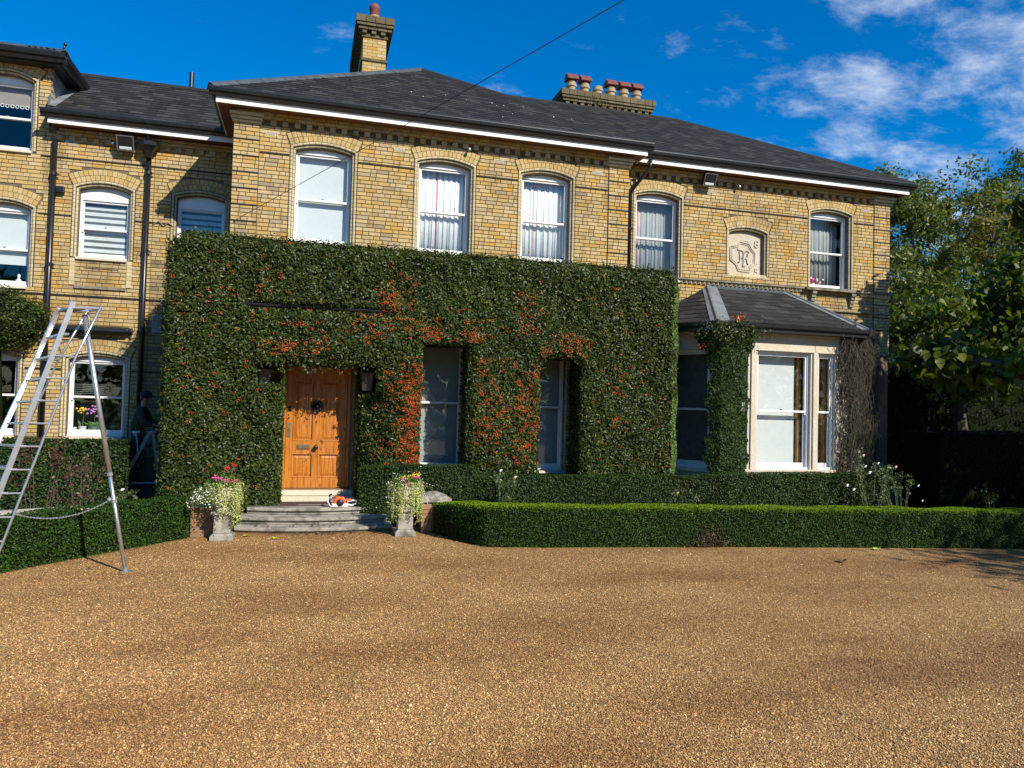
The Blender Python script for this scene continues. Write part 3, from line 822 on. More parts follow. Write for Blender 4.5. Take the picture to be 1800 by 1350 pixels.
# dormer roof
slope((0, 1.46, 8.60), (1, 0, 0), (0, 1.14, 0.47), 1.23, lambda t: -6.9, lambda t: -3.22 - 0.96 * t / 1.23, 'd')
slope((-3.22, 0, 8.60), (0, 1, 0), (-0.96, 0, 0.47), 1.07, lambda t: 1.46 + 1.14 * t / 1.07, lambda t: 3.3, 'd')
roof_m = MB()
roof_m.quadset([(-0.37, -0.36, EZ), (8.15, -0.36, EZ), (3.9, 3.9, 10.38), (-0.37, 9.2, EZ), (8.15, 9.2, EZ), (3.9, 5.2, 10.38)], [(0, 1, 2), (0, 2, 5, 3), (1, 4, 5, 2), (3, 5, 4), (0, 3, 4, 1)])
roof_m = roof_m.build('roof', 'slate', HOUSE, label='hipped slate roof of the main block')
roof_w = MB()
ry = 0.06 + RW; rz = EZ + 2.48
roof_w.quadset([(8.13, 0.06, EZ - 0.003), (15.10, 0.06, EZ - 0.003), (10.87, ry, rz - 0.003), (4.3, ry, rz - 0.003), (4.3, 8.1, EZ - 0.003), (15.10, 8.1, EZ - 0.003)], [(0, 1, 2, 3), (1, 5, 2), (3, 2, 5, 4)])
roof_w = roof_w.build('roof', 'slate', HOUSE, label='long hipped slate roof of the right wing')
roof_l = MB()
roof_l.quadset([(-3.49, 1.40, 7.455), (-0.30, 1.40, 7.455), (2.2, 4.0, 9.2), (-3.49, 4.0, 9.2), (-6.8, 6.6, 7.48), (-0.30, 6.6, 7.48), (-6.8, 4.0, 9.2), (-6.8, 3.0, 8.53), (-3.49, 3.0, 8.53)], [(0, 1, 2, 3, 8), (8, 3, 6, 7), (6, 3, 2, 5, 4)])
roof_l = roof_l.build('roof', 'slate', HOUSE, label='slate roof of the left wing below the dormer')
roof_d = MB()
roof_d.quadset([(-6.9, 1.46, 8.60), (-3.22, 1.46, 8.60), (-4.18, 2.60, 9.07), (-6.9, 2.60, 9.07), (-3.22, 3.4, 8.60), (-4.18, 4.0, 9.07), (-6.9, 4.0, 9.07)], [(0, 1, 2, 3), (1, 4, 5, 2), (3, 2, 5, 6)])
roof_d = roof_d.build('roof', 'slate', HOUSE, label='small hipped slate roof of the dormer')
ROOFS = {'m': roof_m, 'w': roof_w, 'l': roof_l, 'd': roof_d}

def ridge(parent, pts, name='ridge_tile', r=0.055, mat='lead', step=0.45):
    for a, b in zip(pts, pts[1:]):
        a, b = Vector(a), Vector(b); n = max(1, int((b - a).length / step))
        for i in range(n):
            p = a.lerp(b, i / n); q = a.lerp(b, (i + 0.985) / n)
            m = MB(); d = (b - a).normalized(); sd = d.cross(Vector((0, 0, 1))).normalized(); up = sd.cross(d)
            prof = [(-0.10, -0.045), (-0.05, 0.012), (0, 0.04), (0.05, 0.012), (0.10, -0.045)]
            vs = []
            for P in (p, q):
                for x, z in prof: vs.append(P + sd * x + up * (z + 0.02))
                for x, z in reversed(prof): vs.append(P + sd * x + up * (z - 0.0))
            k = 10
            m.quadset(vs, [(j, (j + 1) % k, (j + 1) % k + k, j + k) for j in range(k)] + [tuple(range(k - 1, -1, -1)), tuple(range(k, 2 * k))])
            m.build(name, mat, parent)
ridge(roof_m, [(-0.38, -0.37, EZ + 0.0), (3.9, 3.9, 10.39)], 'hip_tile', step=0.6)
ridge(roof_m, [(8.16, -0.37, EZ), (3.9, 3.9, 10.39)], 'hip_tile', mat='slate', step=0.6)
ridge(roof_m, [(3.9, 3.9, 10.39), (3.9, 5.3, 10.39)])
ridge(roof_w, [(15.11, 0.05, EZ), (10.87, ry, rz)], 'hip_tile', mat='slate', step=0.6)
ridge(roof_w, [(10.87, ry, rz), (4.6, ry, rz)], mat='slate', step=0.6)
ridge(roof_l, [(-4.5, 4.0, 9.21), (1.8, 4.0, 9.21)], mat='slate', step=0.5)
ridge(roof_d, [(-3.20, 1.45, 8.61), (-4.18, 2.6, 9.08)], 'hip_tile', step=0.5); ridge(roof_d, [(-4.18, 2.6, 9.08), (-6.9, 2.6, 9.08)])
# lead flashing where the dormer cheek meets the roof, and the cheek itself
m = MB(); m.quadset([(-3.505, 1.80, 7.7), (-3.505, 3.3, 8.74), (-3.505, 1.80, 8.42), (-3.505, 3.3, 8.42)], [(0, 1, 2)])
m.quadset([(-3.503, YL + 0.05, 7.72), (-3.503, 3.2, 8.68), (-3.503, 3.2, 8.42), (-3.503, YL + 0.05, 8.42)], [(0, 1, 2, 3)])
m.build('dormer_cheek', 'lead_pale', HOUSE)
m = MB(); m.quadset([(-3.50, 1.62, 7.632), (-3.36, 1.60, 7.618), (-3.30, 3.0, 8.56), (-3.50, 3.0, 8.56), (-3.50, 1.62, 7.80), (-3.50, 3.0, 8.72)], [(0, 1, 2, 3), (0, 3, 5, 4)])
m.build('flashing', 'lead_pale', HOUSE)
m = MB(); n_ = 0
for k in range(6):
    z = 7.75 + 0.12 * k
    ye = min(3.0, 1.83 + 0.18 * k + 0.06)
    m.cur = random.random()
    m.box(-3.52, -3.494, YL + 0.012, YL + 0.10 + 0.06 * (k % 2), z, z + 0.066)
m.build('bricks', 'brick_yellow', wall_l, kind='stuff')
# bay roof
BEL, BER, BTR, BTL, BWL, BWR = (9.19, -1.25, 3.90), (12.70, -1.25, 3.90), (11.90, 0.40, 4.87), (9.90, 0.40, 4.87), (8.15, 0.40, 3.90), (13.72, 0.40, 3.90)
m = MB(); m.quadset([BEL, BER, BTR, BTL, BWL, BWR], [(0, 1, 2, 3), (4, 0, 3), (1, 5, 2), (0, 4, 5, 1)])
roof_b = m.build('roof', 'slate', HOUSE, label='low slate roof of the bay window with grey lead hips')
ROOFS['b'] = roof_b
L_b = math.hypot(1.65, 0.97)
slope((0, -1.25, 3.905), (1, 0, 0), (0, 1.65, 0.97), L_b, lambda t: 9.19 + 0.71 * t / L_b + 0.1, lambda t: 12.70 - 0.8 * t / L_b - 0.08, 'b', 0.30, 0.20)
e_l = (Vector(BEL) - Vector(BWL)).normalized(); d_l = Vector(BTL) - Vector(BWL); s_l = d_l - e_l * d_l.dot(e_l)
w_l = (Vector(BEL) - Vector(BWL)).length; a_l = d_l.dot(e_l); L_bl = s_l.length
slope(Vector(BWL) + Vector((0, 0, 0.005)), e_l, s_l, L_bl, lambda t: a_l * t / L_bl, lambda t: w_l - (w_l - a_l) * t / L_bl - 0.06, 'b', 0.30, 0.20)
def strap(parent, a, b, w, side, name='lead_hip', mat='lead_pale', lift=0.035):
    a, b = Vector(a), Vector(b); d = (b - a).normalized(); sd = Vector(side).normalized(); n = d.cross(sd).normalized()
    if n.z < 0: n = -n
    m = MB(); n = n * lift
    m.quadset([a + n, a + sd * w + n, b + sd * w * 0.8 + n, b + n, a + n * 0.2, a + sd * w + n * 0.2, b + sd * w * 0.8 + n * 0.2, b + n * 0.2], [(0, 1, 2, 3), (4, 5, 1, 0), (5, 6, 2, 1), (7, 4, 0, 3)])
    m.tube([a + n * 1.3, b + n * 1.3], 0.022, 6)
    m.build(name, mat, parent)
strap(roof_b, BEL, BTL, 0.27, (1, 0, 0)); strap(roof_b, BEL, BTL, 0.16, -e_l)
strap(roof_b, BER, BTR, 0.17, (-1, 0, 0))
m = MB(); m.quadset([(9.85, 0.28, 4.83), (11.97, 0.28, 4.83), (11.95, 0.405, 4.90), (9.88, 0.405, 4.90), (11.95, 0.405, 4.96), (9.88, 0.405, 4.96)], [(0, 1, 2, 3), (3, 2, 4, 5)]); m.build('lead_apron', 'lead', roof_b)
m = MB()
def eave_run(a, b):
    a, b = Vector(a), Vector(b); d = (b - a).normalized(); o = Vector((d.y, -d.x, 0))
    q = [(0.02, -0.15), (0.02, 0.012), (0.07, 0.0), (0.065, -0.06), (0.03, -0.10), (-0.20, -0.15)]
    n = len(q); vs = [a + o * x + Vector((0, 0, z)) for x, z in q] + [b + o * x + Vector((0, 0, z)) for x, z in q]
    m.quadset(vs, [(i, (i + 1) % n, (i + 1) % n + n, i + n) for i in range(n)] + [tuple(range(n)), tuple(range(2 * n - 1, n - 1, -1))])
eave_run(BWL, BEL); eave_run(BEL, BER); eave_run(BER, BWR)
m.build('gutter', 'black_metal', HOUSE)

def place_slates():
    cand = [i for i, S in enumerate(SLATES) if S[9] == 'm' and S[5] - S[4] > 0.2]
    cand.sort(key=lambda i: (SLATES[i][0] + SLATES[i][1] * SLATES[i][4] + SLATES[i][2] * SLATES[i][6] - CAM).length)
    bay = [i for i, S in enumerate(SLATES) if S[9] == 'b']
    single = set(bay + cand[:290 - len(bay)])
    rest = {}; cache = {}
    for i, S in enumerate(SLATES):
        v, f = slate_geo(S)
        if i in single:
            o0 = v[0]; w = round(S[5] - S[4], 3); q = round(S[8] * 9) / 9
            key = (S[9], tuple(round(x, 3) for x in S[2]), w, round(S[7], 3), q)
            if key not in cache:
                me = bpy.data.meshes.new('slate'); me.from_pydata([tuple(x - o0) for x in v], [], f)
                a = me.attributes.new('rnd', 'FLOAT', 'POINT'); a.data.foreach_set('value', [q] * len(v))
                me.materials.append(MATS['slate']); cache[key] = me
            p = ROOFS[S[9]]; link('slate', cache[key], p, o0 - wloc(p))
        else:
            mb = rest.setdefault(S[9], MB()); mb.cur = S[8]; mb.quadset(v, f)
    for k, mb in rest.items(): mb.build('slates', 'slate', ROOFS[k], kind='stuff')
place_slates()
_n = Vector((0, -(10.38 - EZ), 4.26)).normalized()
_dp = []
for _k in range(18):
    _x = random.gauss(4.9, 1.0) if _k < 12 else random.uniform(2, 7); _t = random.uniform(0.5, 2.6)
    _dp.append(Vector((_x, -0.36 + 4.26 * _t / L_m, EZ + (10.38 - EZ) * _t / L_m)) + _n * 0.03)
blobs('droppings', np.array([tuple(p) for p in _dp]), 0.009, 'white_paint', roof_m, jitter=0.6)
# ---- chimneys
def chimney(x0, x1, y0, y1, zb, zt, pots, label, caps=3):
    c = MB(); c.box(x0 + 0.012, x1 - 0.012, y0 + 0.012, y1 - 0.012, zb, zt - 0.1)
    ch = c.build('chimney', 'mortar', HOUSE, label=label)
    m = MB()
    n0, n1 = nfrom(zb), nfrom(zt - 0.42)
    for n in range(n0, n1):
        z = J0 + n * CH; off = (n % 2) * 0.11
        for face in ('f', 'l', 'r'):
            a, b = (x0, x1) if face == 'f' else (y0, y1)
            xs = [a]; x = a + 0.11 + off
            while x < b - 0.06: xs.append(x); x += 0.22
            xs.append(b)
            for p, q in zip(xs, xs[1:]):
                m.cur = random.random()
                if face == 'f': m.box(p + 0.004, q - 0.004, y0, y0 + 0.04, z + 0.004, z + CH - 0.004)
                elif face == 'l': m.box(x0, x0 + 0.04, p + 0.045, q - 0.004, z + 0.004, z + CH - 0.004)
                else: m.box(x1 - 0.04, x1, p + 0.045, q - 0.004, z + 0.004, z + CH - 0.004)
    m.build('bricks', 'brick_soot' if caps == 4 else 'brick_yellow', ch, kind='stuff')
    m = MB()
    def ringc(o, z, h):
        m.cur = random.random(); x = x0 - o
        while x < x1 + o - 0.01:
            w = min(0.215, x1 + o - x); m.cur = random.random(); m.box(x + 0.003, x + w - 0.003, y0 - o, y1 + o, z, z + h); x += 0.22
    if caps == 3: ringc(0.03, zb + (zt - zb) * 0.46, 0.06)
    ringc(0.03, zt - 0.44, 0.06)
    x = x0 - 0.02
    while x < x1 - 0.04: m.cur = random.random(); m.box(x, x + 0.10, y0 - 0.085, y0 + 0.02, zt - 0.375, zt - 0.30); x += 0.21
    y = y0
    while y < y1 - 0.05: m.box(x0 - 0.085, x0 + 0.02, y, y + 0.10, zt - 0.375, zt - 0.30); y += 0.21
    ringc(0.11, zt - 0.295, 0.07); ringc(0.15, zt - 0.22, 0.065); ringc(0.175, zt - 0.15, 0.15)
    m.build('cap_bricks', 'brick_soot', ch, kind='stuff')
    for (px, py, h, hood) in pots:
        m = MB(); m.lathe([(0.11, -0.02), (0.125, 0.0), (0.115, h * 0.55), (0.12, h * 0.6), (0.145, h * 0.66), (0.145, h * 0.8), (0.12, h * 0.86), (0.125, h), (0.085, h), (0.085, h * 0.6)], (px, py, zt), 16)
        pot = m.build('chimney_pot', 'pot_cream', ch, smooth=False)
        if hood == 'gable':
            g = MB(); z = zt + h
            g.lathe([(0.10, -0.02), (0.10, 0.05)], (px, py, z), 12)
            extrude_x(g, [(py - 0.17, z + 0.05), (py - 0.17, z + 0.11), (py, z + 0.25), (py + 0.17, z + 0.11), (py + 0.17, z + 0.05)], px - 0.16, px + 0.16)
            g.build('chimney_hood', 'terracotta', ch, bevel=0.01)
        elif hood == 'round':
            g = MB(); z = zt + h; g.lathe([(0.10, -0.02), (0.115, 0.02), (0.115, 0.14), (0.13, 0.16), (0.125, 0.22), (0.085, 0.28), (0.03, 0.31)], (px, py, z), 16)
            g.build('chimney_hood', 'terracotta', ch, smooth=True)
    return ch
chimney(2.42, 2.96, 3.05, 5.5, 9.2, 11.03, [(2.68, 3.30, 0.20, 'round')], 'tall narrow brick chimney with one red-hooded pot')
ch2 = chimney(7.88, 10.28, 4.45, 5.45, 9.5, 10.66, [(8.12 + 0.385 * i, 4.70, 0.36 if i != 2 else 0.34, 'gable' if i != 2 else None) for i in range(6)], 'long low brick chimney with six cream pots', caps=4)
# small weeds growing on the long chimney
Pw = np.column_stack([RNG.normal(8.75, 0.16, 120), np.full(120, 4.26) + RNG.normal(0, 0.03, 120), 10.42 + RNG.normal(0, 0.09, 120)])
Pw = np.vstack([Pw, np.column_stack([RNG.normal(9.15, 0.2, 70), np.full(70, 4.3), 10.33 + RNG.normal(0, 0.04, 70)])])
leaves('weeds', Pw, np.tile((0, -1, 0.4), (len(Pw), 1)), 0.05, 0.02, 'leaf_gold', ch2)
m = MB(); m.tube([(-1.35, 4.05, 9.1), (-1.35, 4.05, 9.62)], 0.055, 12); m.build('vent_pipe', 'black_metal', HOUSE, smooth=False)

# ------------------------------------------------------------------ windows
def voussoirs(parent, o, y0, mat='brick_yellow'):
    R, zc = arch_of(o); th = math.asin(o['h'] / R)
    for ring in range(2):
        r0 = R + 0.006 + ring * 0.113; r1 = r0 + 0.105
        n = int(round(2 * th * r0 / 0.082)); 
        for i in range(n):
            a0 = -th + 2 * th * i / n + 0.0045 / r0; a1 = -th + 2 * th * (i + 1) / n - 0.0045 / r0
            m = MB(); m.cur = random.random() * 0.62
            poly = [(o['x'] + r * math.sin(a), zc + r * math.cos(a)) for r, a in ((r0, a0), (r0, a1), (r1, a1), (r1, a0))]
            m.prism(poly, y0 - 0.002 + random.uniform(-0.002, 0.002), y0 + 0.03)
            m.build('voussoir', mat, parent)
PROF = [(0.0, 0.012), (0.0, -0.004), (0.016, -0.010), (0.036, -0.004), (0.047, 0.012), (0.047, 0.034), (0.066, 0.034), (0.082, 0.044), (0.092, 0.060), (0.094, 0.20)]
def outline(o):
    R, zc = arch_of(o); th = math.asin(o['h'] / R)
    runs = []
    for sgn in (-1, 1):
        z = o['zb']; run = []
        while z < o['zs'] - 0.01:
            run.append(((o['x'] + sgn * o['h'], z), (o['x'] + sgn * o['h'], min(z + CH, o['zs'])), (-sgn, 0), (-sgn, 0))); z += CH
        runs.append((sgn, run))
    n = int(2 * th * R / 0.11); arc = []
    for i in range(n):
        a0 = -th + 2 * th * i / n; a1 = -th + 2 * th * (i + 1) / n
        arc.append(((o['x'] + R * math.sin(a0), zc + R * math.cos(a0)), (o['x'] + R * math.sin(a1), zc + R * math.cos(a1)), (-math.sin(a0), -math.cos(a0)), (-math.sin(a1), -math.cos(a1))))
    return runs, arc
def reveal(parent, o, y0):
    m = MB(); mm = MB()
    runs, arc = outline(o)
    allseg = [(s, 0) for _, run in runs for s in run] + [(s, 1) for s in arc]
    for (p, q, dp, dq), k in allseg:
        p, q = Vector((p[0], y0, p[1])), Vector((q[0], y0, q[1]))
        d = (q - p); g = 0.004 / max(d.length, 1e-6)
        P0, P1 = p + d * g, q - d * g
        m.cur = random.random()
        m.sweep([(P0, (dp[0], 0, dp[1])), (P1, (dq[0], 0, dq[1]))], PROF)
        mm.sweep([(p, (dp[0], 0, dp[1])), (q, (dq[0], 0, dq[1]))], [(a + 0.004, y + 0.005) for a, y in PROF])
    dj = MB()
    for (p, q, dp, dq), k in allseg:
        dj.sweep([((p[0], y0, p[1]), (dp[0], 0, dp[1])), ((q[0], y0, q[1]), (dq[0], 0, dq[1]))], [(-0.012, 0.004), (-0.011, -0.004), (-0.001, -0.004), (0.0, 0.004)])
    dj.build('reveal_joint', 'dark_joint', parent)
    m.build('reveal_bricks', 'brick_pale', parent, kind='stuff')
    mm.build('reveal_mortar', 'mortar', parent)

def sash_pair(win, x0, x1, z0, z1, zr, yo, T=None, horns=True):
    """two sliding sashes and their panes; local axes x right, y in, z up"""
    for lo, hi, y, nm in ((zr - 0.02, z1, yo, 'u'), (z0, zr + 0.02, yo + 0.042, 'l')):
        m = MB(); s = 0.042
        br = 0.085 if nm == 'l' else 0.042; tr = 0.042 if nm == 'l' else 0.055
        m.box(x0, x0 + s, y, y + 0.038, lo, hi); m.box(x1 - s, x1, y, y + 0.038, lo, hi)
        m.box(x0 + s, x1 - s, y + 0.001, y + 0.037, lo, lo + br); m.box(x0 + s, x1 - s, y + 0.001, y + 0.037, hi - tr, hi)
        if horns and nm == 'u':
            m.box(x0 + 0.004, x0 + s - 0.004, y + 0.002, y + 0.034, lo - 0.05, lo); m.box(x1 - s + 0.004, x1 - 0.004, y + 0.002, y + 0.034, lo - 0.05, lo)
        if T: m.v = [tuple(T @ Vector(v)) for v in m.v]
        m.build('sash', 'frame_paint', win, bevel=0.004)
        g = MB(); g.box(x0 + s - 0.004, x1 - s + 0.004, y + 0.017, y + 0.021, lo + br - 0.004, hi - tr + 0.004)
        if T: g.v = [tuple(T @ Vector(v)) for v in g.v]
        g.build('pane', 'window_glass', win)
    m = MB(); m.box((x0 + x1) / 2 - 0.018, (x0 + x1) / 2 + 0.018, yo + 0.01, yo + 0.03, zr + 0.022, zr + 0.05)
    if T: m.v = [tuple(T @ Vector(v)) for v in m.v]
    m.build('sash_catch', 'dull_brass', win)

def arched_window(o, y0, zr, label, sill=None, zt=None, vous=True, frame_mat='white_paint', deep_sill=None):
    R, zc = arch_of(o); hi = o['h'] - 0.094; Ri = R - 0.094
    zi = lambda x: zc + math.sqrt(Ri * Ri - (x - o['x']) ** 2)
    xs = [o['x'] - hi + 2 * hi * k / 14 for k in range(15)]
    zt = zt or zi(xs[0]) - 0.012; y0 += 0.045
    m = MB()
    m.prism([(xs[0], zt)] + [(xs[-1], zt)] + [(x, zi(x)) for x in reversed(xs)], y0 + 0.118, y0 + 0.24)
    m.box(o['x'] - hi, o['x'] - hi + 0.03, y0 + 0.112, y0 + 0.24, o['zb'] + 0.04, zt); m.box(o['x'] + hi - 0.03, o['x'] + hi, y0 + 0.112, y0 + 0.24, o['zb'] + 0.04, zt)
    m.box(o['x'] - hi, o['x'] + hi, y0 + 0.075, y0 + 0.24, o['zb'], o['zb'] + 0.04)
    m.box(o['x'] - hi + 0.04, o['x'] + hi - 0.04, y0 + 0.108, y0 + 0.13, zt - 0.014, zt + 0.006)
    win = m.build('window', frame_mat, HOUSE, label=label)
    sash_pair(win, o['x'] - hi + 0.028, o['x'] + hi - 0.028, o['zb'] + 0.04, zt, zr, y0 + 0.135)
    y0 -= 0.045
    reveal(win, o, y0)
    if vous: voussoirs(win, o, y0)
    if sill:
        s = MB(); s.box(o['x'] - sill, o['x'] + sill, y0 - (deep_sill or 0.05), y0 + 0.11, o['zb'] - 0.05, o['zb']); s.build('sill', 'stone_sill', win, bevel=0.006)
    return win
for k, (o, lab) in enumerate(zip(main_up, ('first-floor sash window above the front door', 'middle first-floor sash window of the main block', 'rightmost first-floor sash window of the main block'))):
    arched_window(o, YM, 5.905, lab, 0.52)
arched_window(main_gf[0], YM, 2.16, 'tall sash window sunk in the clipped greenery next to the door', 0.50, vous=False, frame_mat='frame_paint')
arched_window(main_gf[1], YM, 2.13, 'tall sash window sunk deep in the clipped greenery farther from the door', 0.50, vous=False, frame_mat='frame_paint')
arched_window(wing_up[0], YW, 5.885, 'first-floor sash window beside the thin downpipe', 0.52)
arched_window(wing_up[1], YW, 5.925, 'first-floor sash window on a bracketed sill at the right corner')
arched_window(left_up[0], YL, 5.40, 'first-floor sash window with striped blind between two downpipes', 0.45, zt=5.97)
arched_window(left_up[1], YL, 5.40, 'first-floor sash window half hidden behind the clipped greenery', 0.45, zt=5.97)
arched_window(left_up[2], YL, 4.88, 'lower first-floor sash window at the far left', 0.47)
arched_window(dorm, YL, 7.42, 'sash window of the dormer', 0.50)
arched_window(left_gf[0], YL, 2.095, 'ground-floor sash window with ornaments on its sill', 0.5, zt=2.80)
arched_window(left_gf[1], YL, 2.095, 'ground-floor sash window behind the ladder', 0.5, zt=2.80)
# brick panel under the striped window
m = MB(); m.box(-2.95, -2.05, YL - 0.03, YL + 0.02, 4.19, 4.245); m.build('panel_ledge', 'stone_moss', wall_l)
m = MB(); m.box(-2.80, -2.20, YL - 0.008, YL + 0.02, 4.585, 4.597); m.build('string_course', 'dark_joint', wall_l)
m = MB()
for sgn in (-1, 1):
    z = 4.25
    while z < 4.74:
        m.cur = random.random(); m.box(-2.5 + sgn * 0.50 - 0.045, -2.5 + sgn * 0.50 + 0.045, YL - 0.016, YL + 0.02, z + 0.003, z + 0.072); z += 0.075
m.build('panel_bricks', 'brick_pale', wall_l, kind='stuff')

# rooms behind the windows (dark, so that glass reads dark)
m = MB()
for x0, x1, y0, y1, z0, z1 in ((0.32, 7.47, 3.2, 3.3, 0.02, 7.3), (0.32, 7.47, 0.32, 3.2, 3.85, 4.0), (0.32, 7.47, 0.32, 3.2, 7.30, 7.36), (0.32, 7.47, 0.32, 3.2, 0.02, 0.3), (2.9, 3.0, 0.32, 3.2, 0.3, 3.85),
                               (7.8, 14.42, 3.4, 3.5, 0.02, 7.3), (7.8, 14.42, 0.74, 3.4, 3.95, 4.1), (7.8, 14.42, 0.74, 3.4, 7.30, 7.36),
                               (-6.28, -0.02, 4.6, 4.7, 0.02, 7.25), (-6.28, -0.02, 2.12, 4.6, 3.6, 3.75), (-6.28, -0.02, 2.12, 4.6, 6.55, 6.7), (-6.28, -0.02, 2.12, 4.6, 0.02, 0.6)):
    m.box(x0, x1, y0, y1, z0, z1)
m.build('inner_wall', 'interior_dark', HOUSE)
# ------------------------------------------------------------------ bay window
BF0, BF1, BYF = 9.42, 12.46, -1.0
def face_T(a, b):
    a, b = Vector((a[0], a[1], 0)), Vector((b[0], b[1], 0)); d = (b - a).normalized()
    inn = Vector((-d.y, d.x, 0))
    T = Matrix.Identity(4)
    for i in range(3): T[i][0], T[i][1], T[i][2], T[i][3] = d[i], inn[i], (0, 0, 1)[i], a[i]
    return T, (b - a).length
BAY = MB()
BAYW = []
def bay_face(a, b, lights, lab):
    T, w = face_T(a, b)
    def bx(x0, x1, y0, y1, z0, z1, mb=BAY):
        k = len(mb.v); mb.box(x0, x1, y0, y1, z0, z1); mb.v[k:] = [tuple(T @ Vector(v)) for v in mb.v[k:]]
    bx(0, w, 0.0, 0.25, 0.0, 0.90); bx(-0.03, w + 0.03, -0.06, 0.25, 0.90, 0.985)
    edges = [0.0] + [e for l in lights for e in l] + [w]
    for i in range(0, len(edges), 2):
        x0, x1 = edges[i], edges[i + 1]
        bx(x0, x1, 0.0, 0.24, 0.985, 3.40)
        c = (x0 + x1) / 2
        if i not in (0, len(edges) - 2): bx(c - 0.05, c + 0.05, -0.035, 0.0, 0.985, 3.40)
        else: bx(x0 + 0.02, x1 - 0.02, -0.015, 0.0, 0.985, 3.38)
    # lintel in separate stones, small moulding under it
    n = len(lights); cuts = [0.0] + [(lights[i][1] + lights[i + 1][0]) / 2 for i in range(n - 1)] + [w]
    for x0, x1 in zip(cuts, cuts[1:]):
        bx(x0 + 0.003, x1 - 0.003, -0.012, 0.24, 3.43, 3.71)
        bx(x0 + 0.003, x1 - 0.003, -0.03, 0.24, 3.40, 3.43)
    bx(0, w, -0.05, 0.24, 3.713, 3.76); bx(-0.03, w + 0.03, -0.11, 0.24, 3.763, 3.815)
    for i, (x0, x1) in enumerate(lights):
        m = MB(); T2 = T
        m.box(x0, x0 + 0.035, 0.06, 0.20, 0.985, 3.40); m.box(x1 - 0.035, x1, 0.06, 0.20, 0.985, 3.40)
        m.box(x0 + 0.035, x1 - 0.035, 0.06, 0.20, 3.36, 3.40); m.box(x0 + 0.035, x1 - 0.035, 0.03, 0.20, 0.985, 1.03)
        m.v = [tuple(T @ Vector(v)) for v in m.v]
        win = m.build('window', 'white_paint', HOUSE, label=lab[i])
        sash_pair(win, x0 + 0.034, x1 - 0.034, 1.03, 3.36, 2.175, 0.085, T)
    return T, w
T_front, w_front = bay_face((BF0, BYF), (BF1, BYF), [(0.26, 0.62), (0.84, 2.10), (2.29, 2.70)], ['narrow bay light behind the climber column', 'wide middle light of the bay window', 'narrow sunlit light of the bay beside the bare twigs'])
T_lc, w_lc = bay_face((8.50, 0.40), (BF0, BYF), [(0.22, 1.42)], ['shaded side light of the bay next to the clipped greenery'])
T_rc, w_rc = bay_face((BF1, BYF), (13.38, 0.40), [(0.22, 1.42)], ['side light of the bay behind the bare twigs'])
bay = BAY.build('bay', 'stone_bay', HOUSE, label='pale stone canted bay with mullions and lintel', bevel=0.006)
m = MB(); m.slab([(8.55, 0.38), (BF0, BYF + 0.25), (BF1, BYF + 0.25), (13.3, 0.38)], 3.72, 3.80); m.slab([(8.55, 0.38), (BF0, BYF + 0.25), (BF1, BYF + 0.25), (13.3, 0.38)], 0.75, 0.80)
m.build('inner_wall', 'interior_dark', HOUSE)

# blinds and shutters inside the bay (things of their own)
def panel(name, T, x0, x1, y, z0, z1, mat, label, cat, group=None, th=0.006):
    m = MB(); m.box(x0, x1, y, y + th, z0, z1); m.tube([(x0, y + 0.003, z1 + 0.005), (x1, y + 0.003, z1 + 0.005)], 0.018, 8); m.box(x0, x1, y - 0.004, y + th + 0.004, z0 - 0.018, z0)
    if T: m.v = [tuple(T @ Vector(v)) for v in m.v]
    return tag(m.build(name, mat), label, cat, group)
panel('roller_blind', T_front, 0.80, 1.92, 0.30, 1.02, 3.34, 'blind_white', 'white roller blind in the wide middle light of the bay', 'blind')
panel('roller_blind', T_front, 0.22, 0.66, 0.30, 1.02, 3.34, 'blind_white', 'white roller blind in the bay light behind the climber', 'blind')
panel('roller_blind', T_front, 2.22, 2.55, 0.32, 1.02, 3.34, 'blind_grey', 'grey roller blind in the narrow bay light beside the bare twigs', 'blind')
panel('roller_blind', T_lc, 0.2, 1.46, 0.28, 1.02, 3.36, 'blind_mesh', 'dark blind in the shaded side light of the bay', 'blind')
for x, lab in ((1.96, 'orange wooden shutter leaf inside the wide middle bay light'), (2.60, 'orange wooden shutter leaf inside the narrow right bay light')):
    m = MB(); m.box(x, x + 0.055, 0.22, 0.50, 1.03, 3.36); m.box(x + 0.06, x + 0.085, 0.24, 0.50, 1.03, 3.36)
    m.v = [tuple(T_front @ Vector(v)) for v in m.v]
    tag(m.build('shutter_leaf', 'teak', bevel=0.004), lab, 'shutter')

# ------------------------------------------------------------------ curtains and blinds of the other windows
def curtain(label, x0, x1, z0, z1, y, waves, stripe=None, amp=0.022, cloth='curtain_cloth'):
    n = 90; m = MB(); vs = []; fs = []
    ph = random.random() * 6
    for i in range(n + 1):
        u = i / n; x = x0 + (x1 - x0) * u
        for j, z in enumerate((z0, (z0 + z1) / 2, z1)):
            yy = y + amp * math.sin(u * waves * 6.283 + ph + 0.5 * math.sin(u * 9)) * (1 - 0.25 * j) + 0.4 * amp * math.sin(u * waves * 2.6 * 6.283)
            vs.append((x + 0.006 * math.sin(z * 5 + i), yy, z))
    for i in range(n):
        for j in range(2): fs.append((i * 3 + j, (i + 1) * 3 + j, (i + 1) * 3 + j + 1, i * 3 + j + 1))
    for f in fs:
        pass
    m.quadset(vs, fs)
    if stripe:
        for k, f in enumerate(fs):
            u = (f[0] // 3 + 0.5) / n
            if abs(u - stripe) < 0.022: m.m[k] = 1
    o = m.build('curtain', [cloth, 'curtain_red'], smooth=True)
    s = o.modifiers.new('thick', 'SOLIDIFY'); s.thickness = 0.004
    return tag(o, label, 'curtain')
tag(panel('roller_blind', None, 1.12, 2.12, 0.305, 5.08, 6.90, 'blind_white', 'plain white blind in the window above the front door', 'blind'))
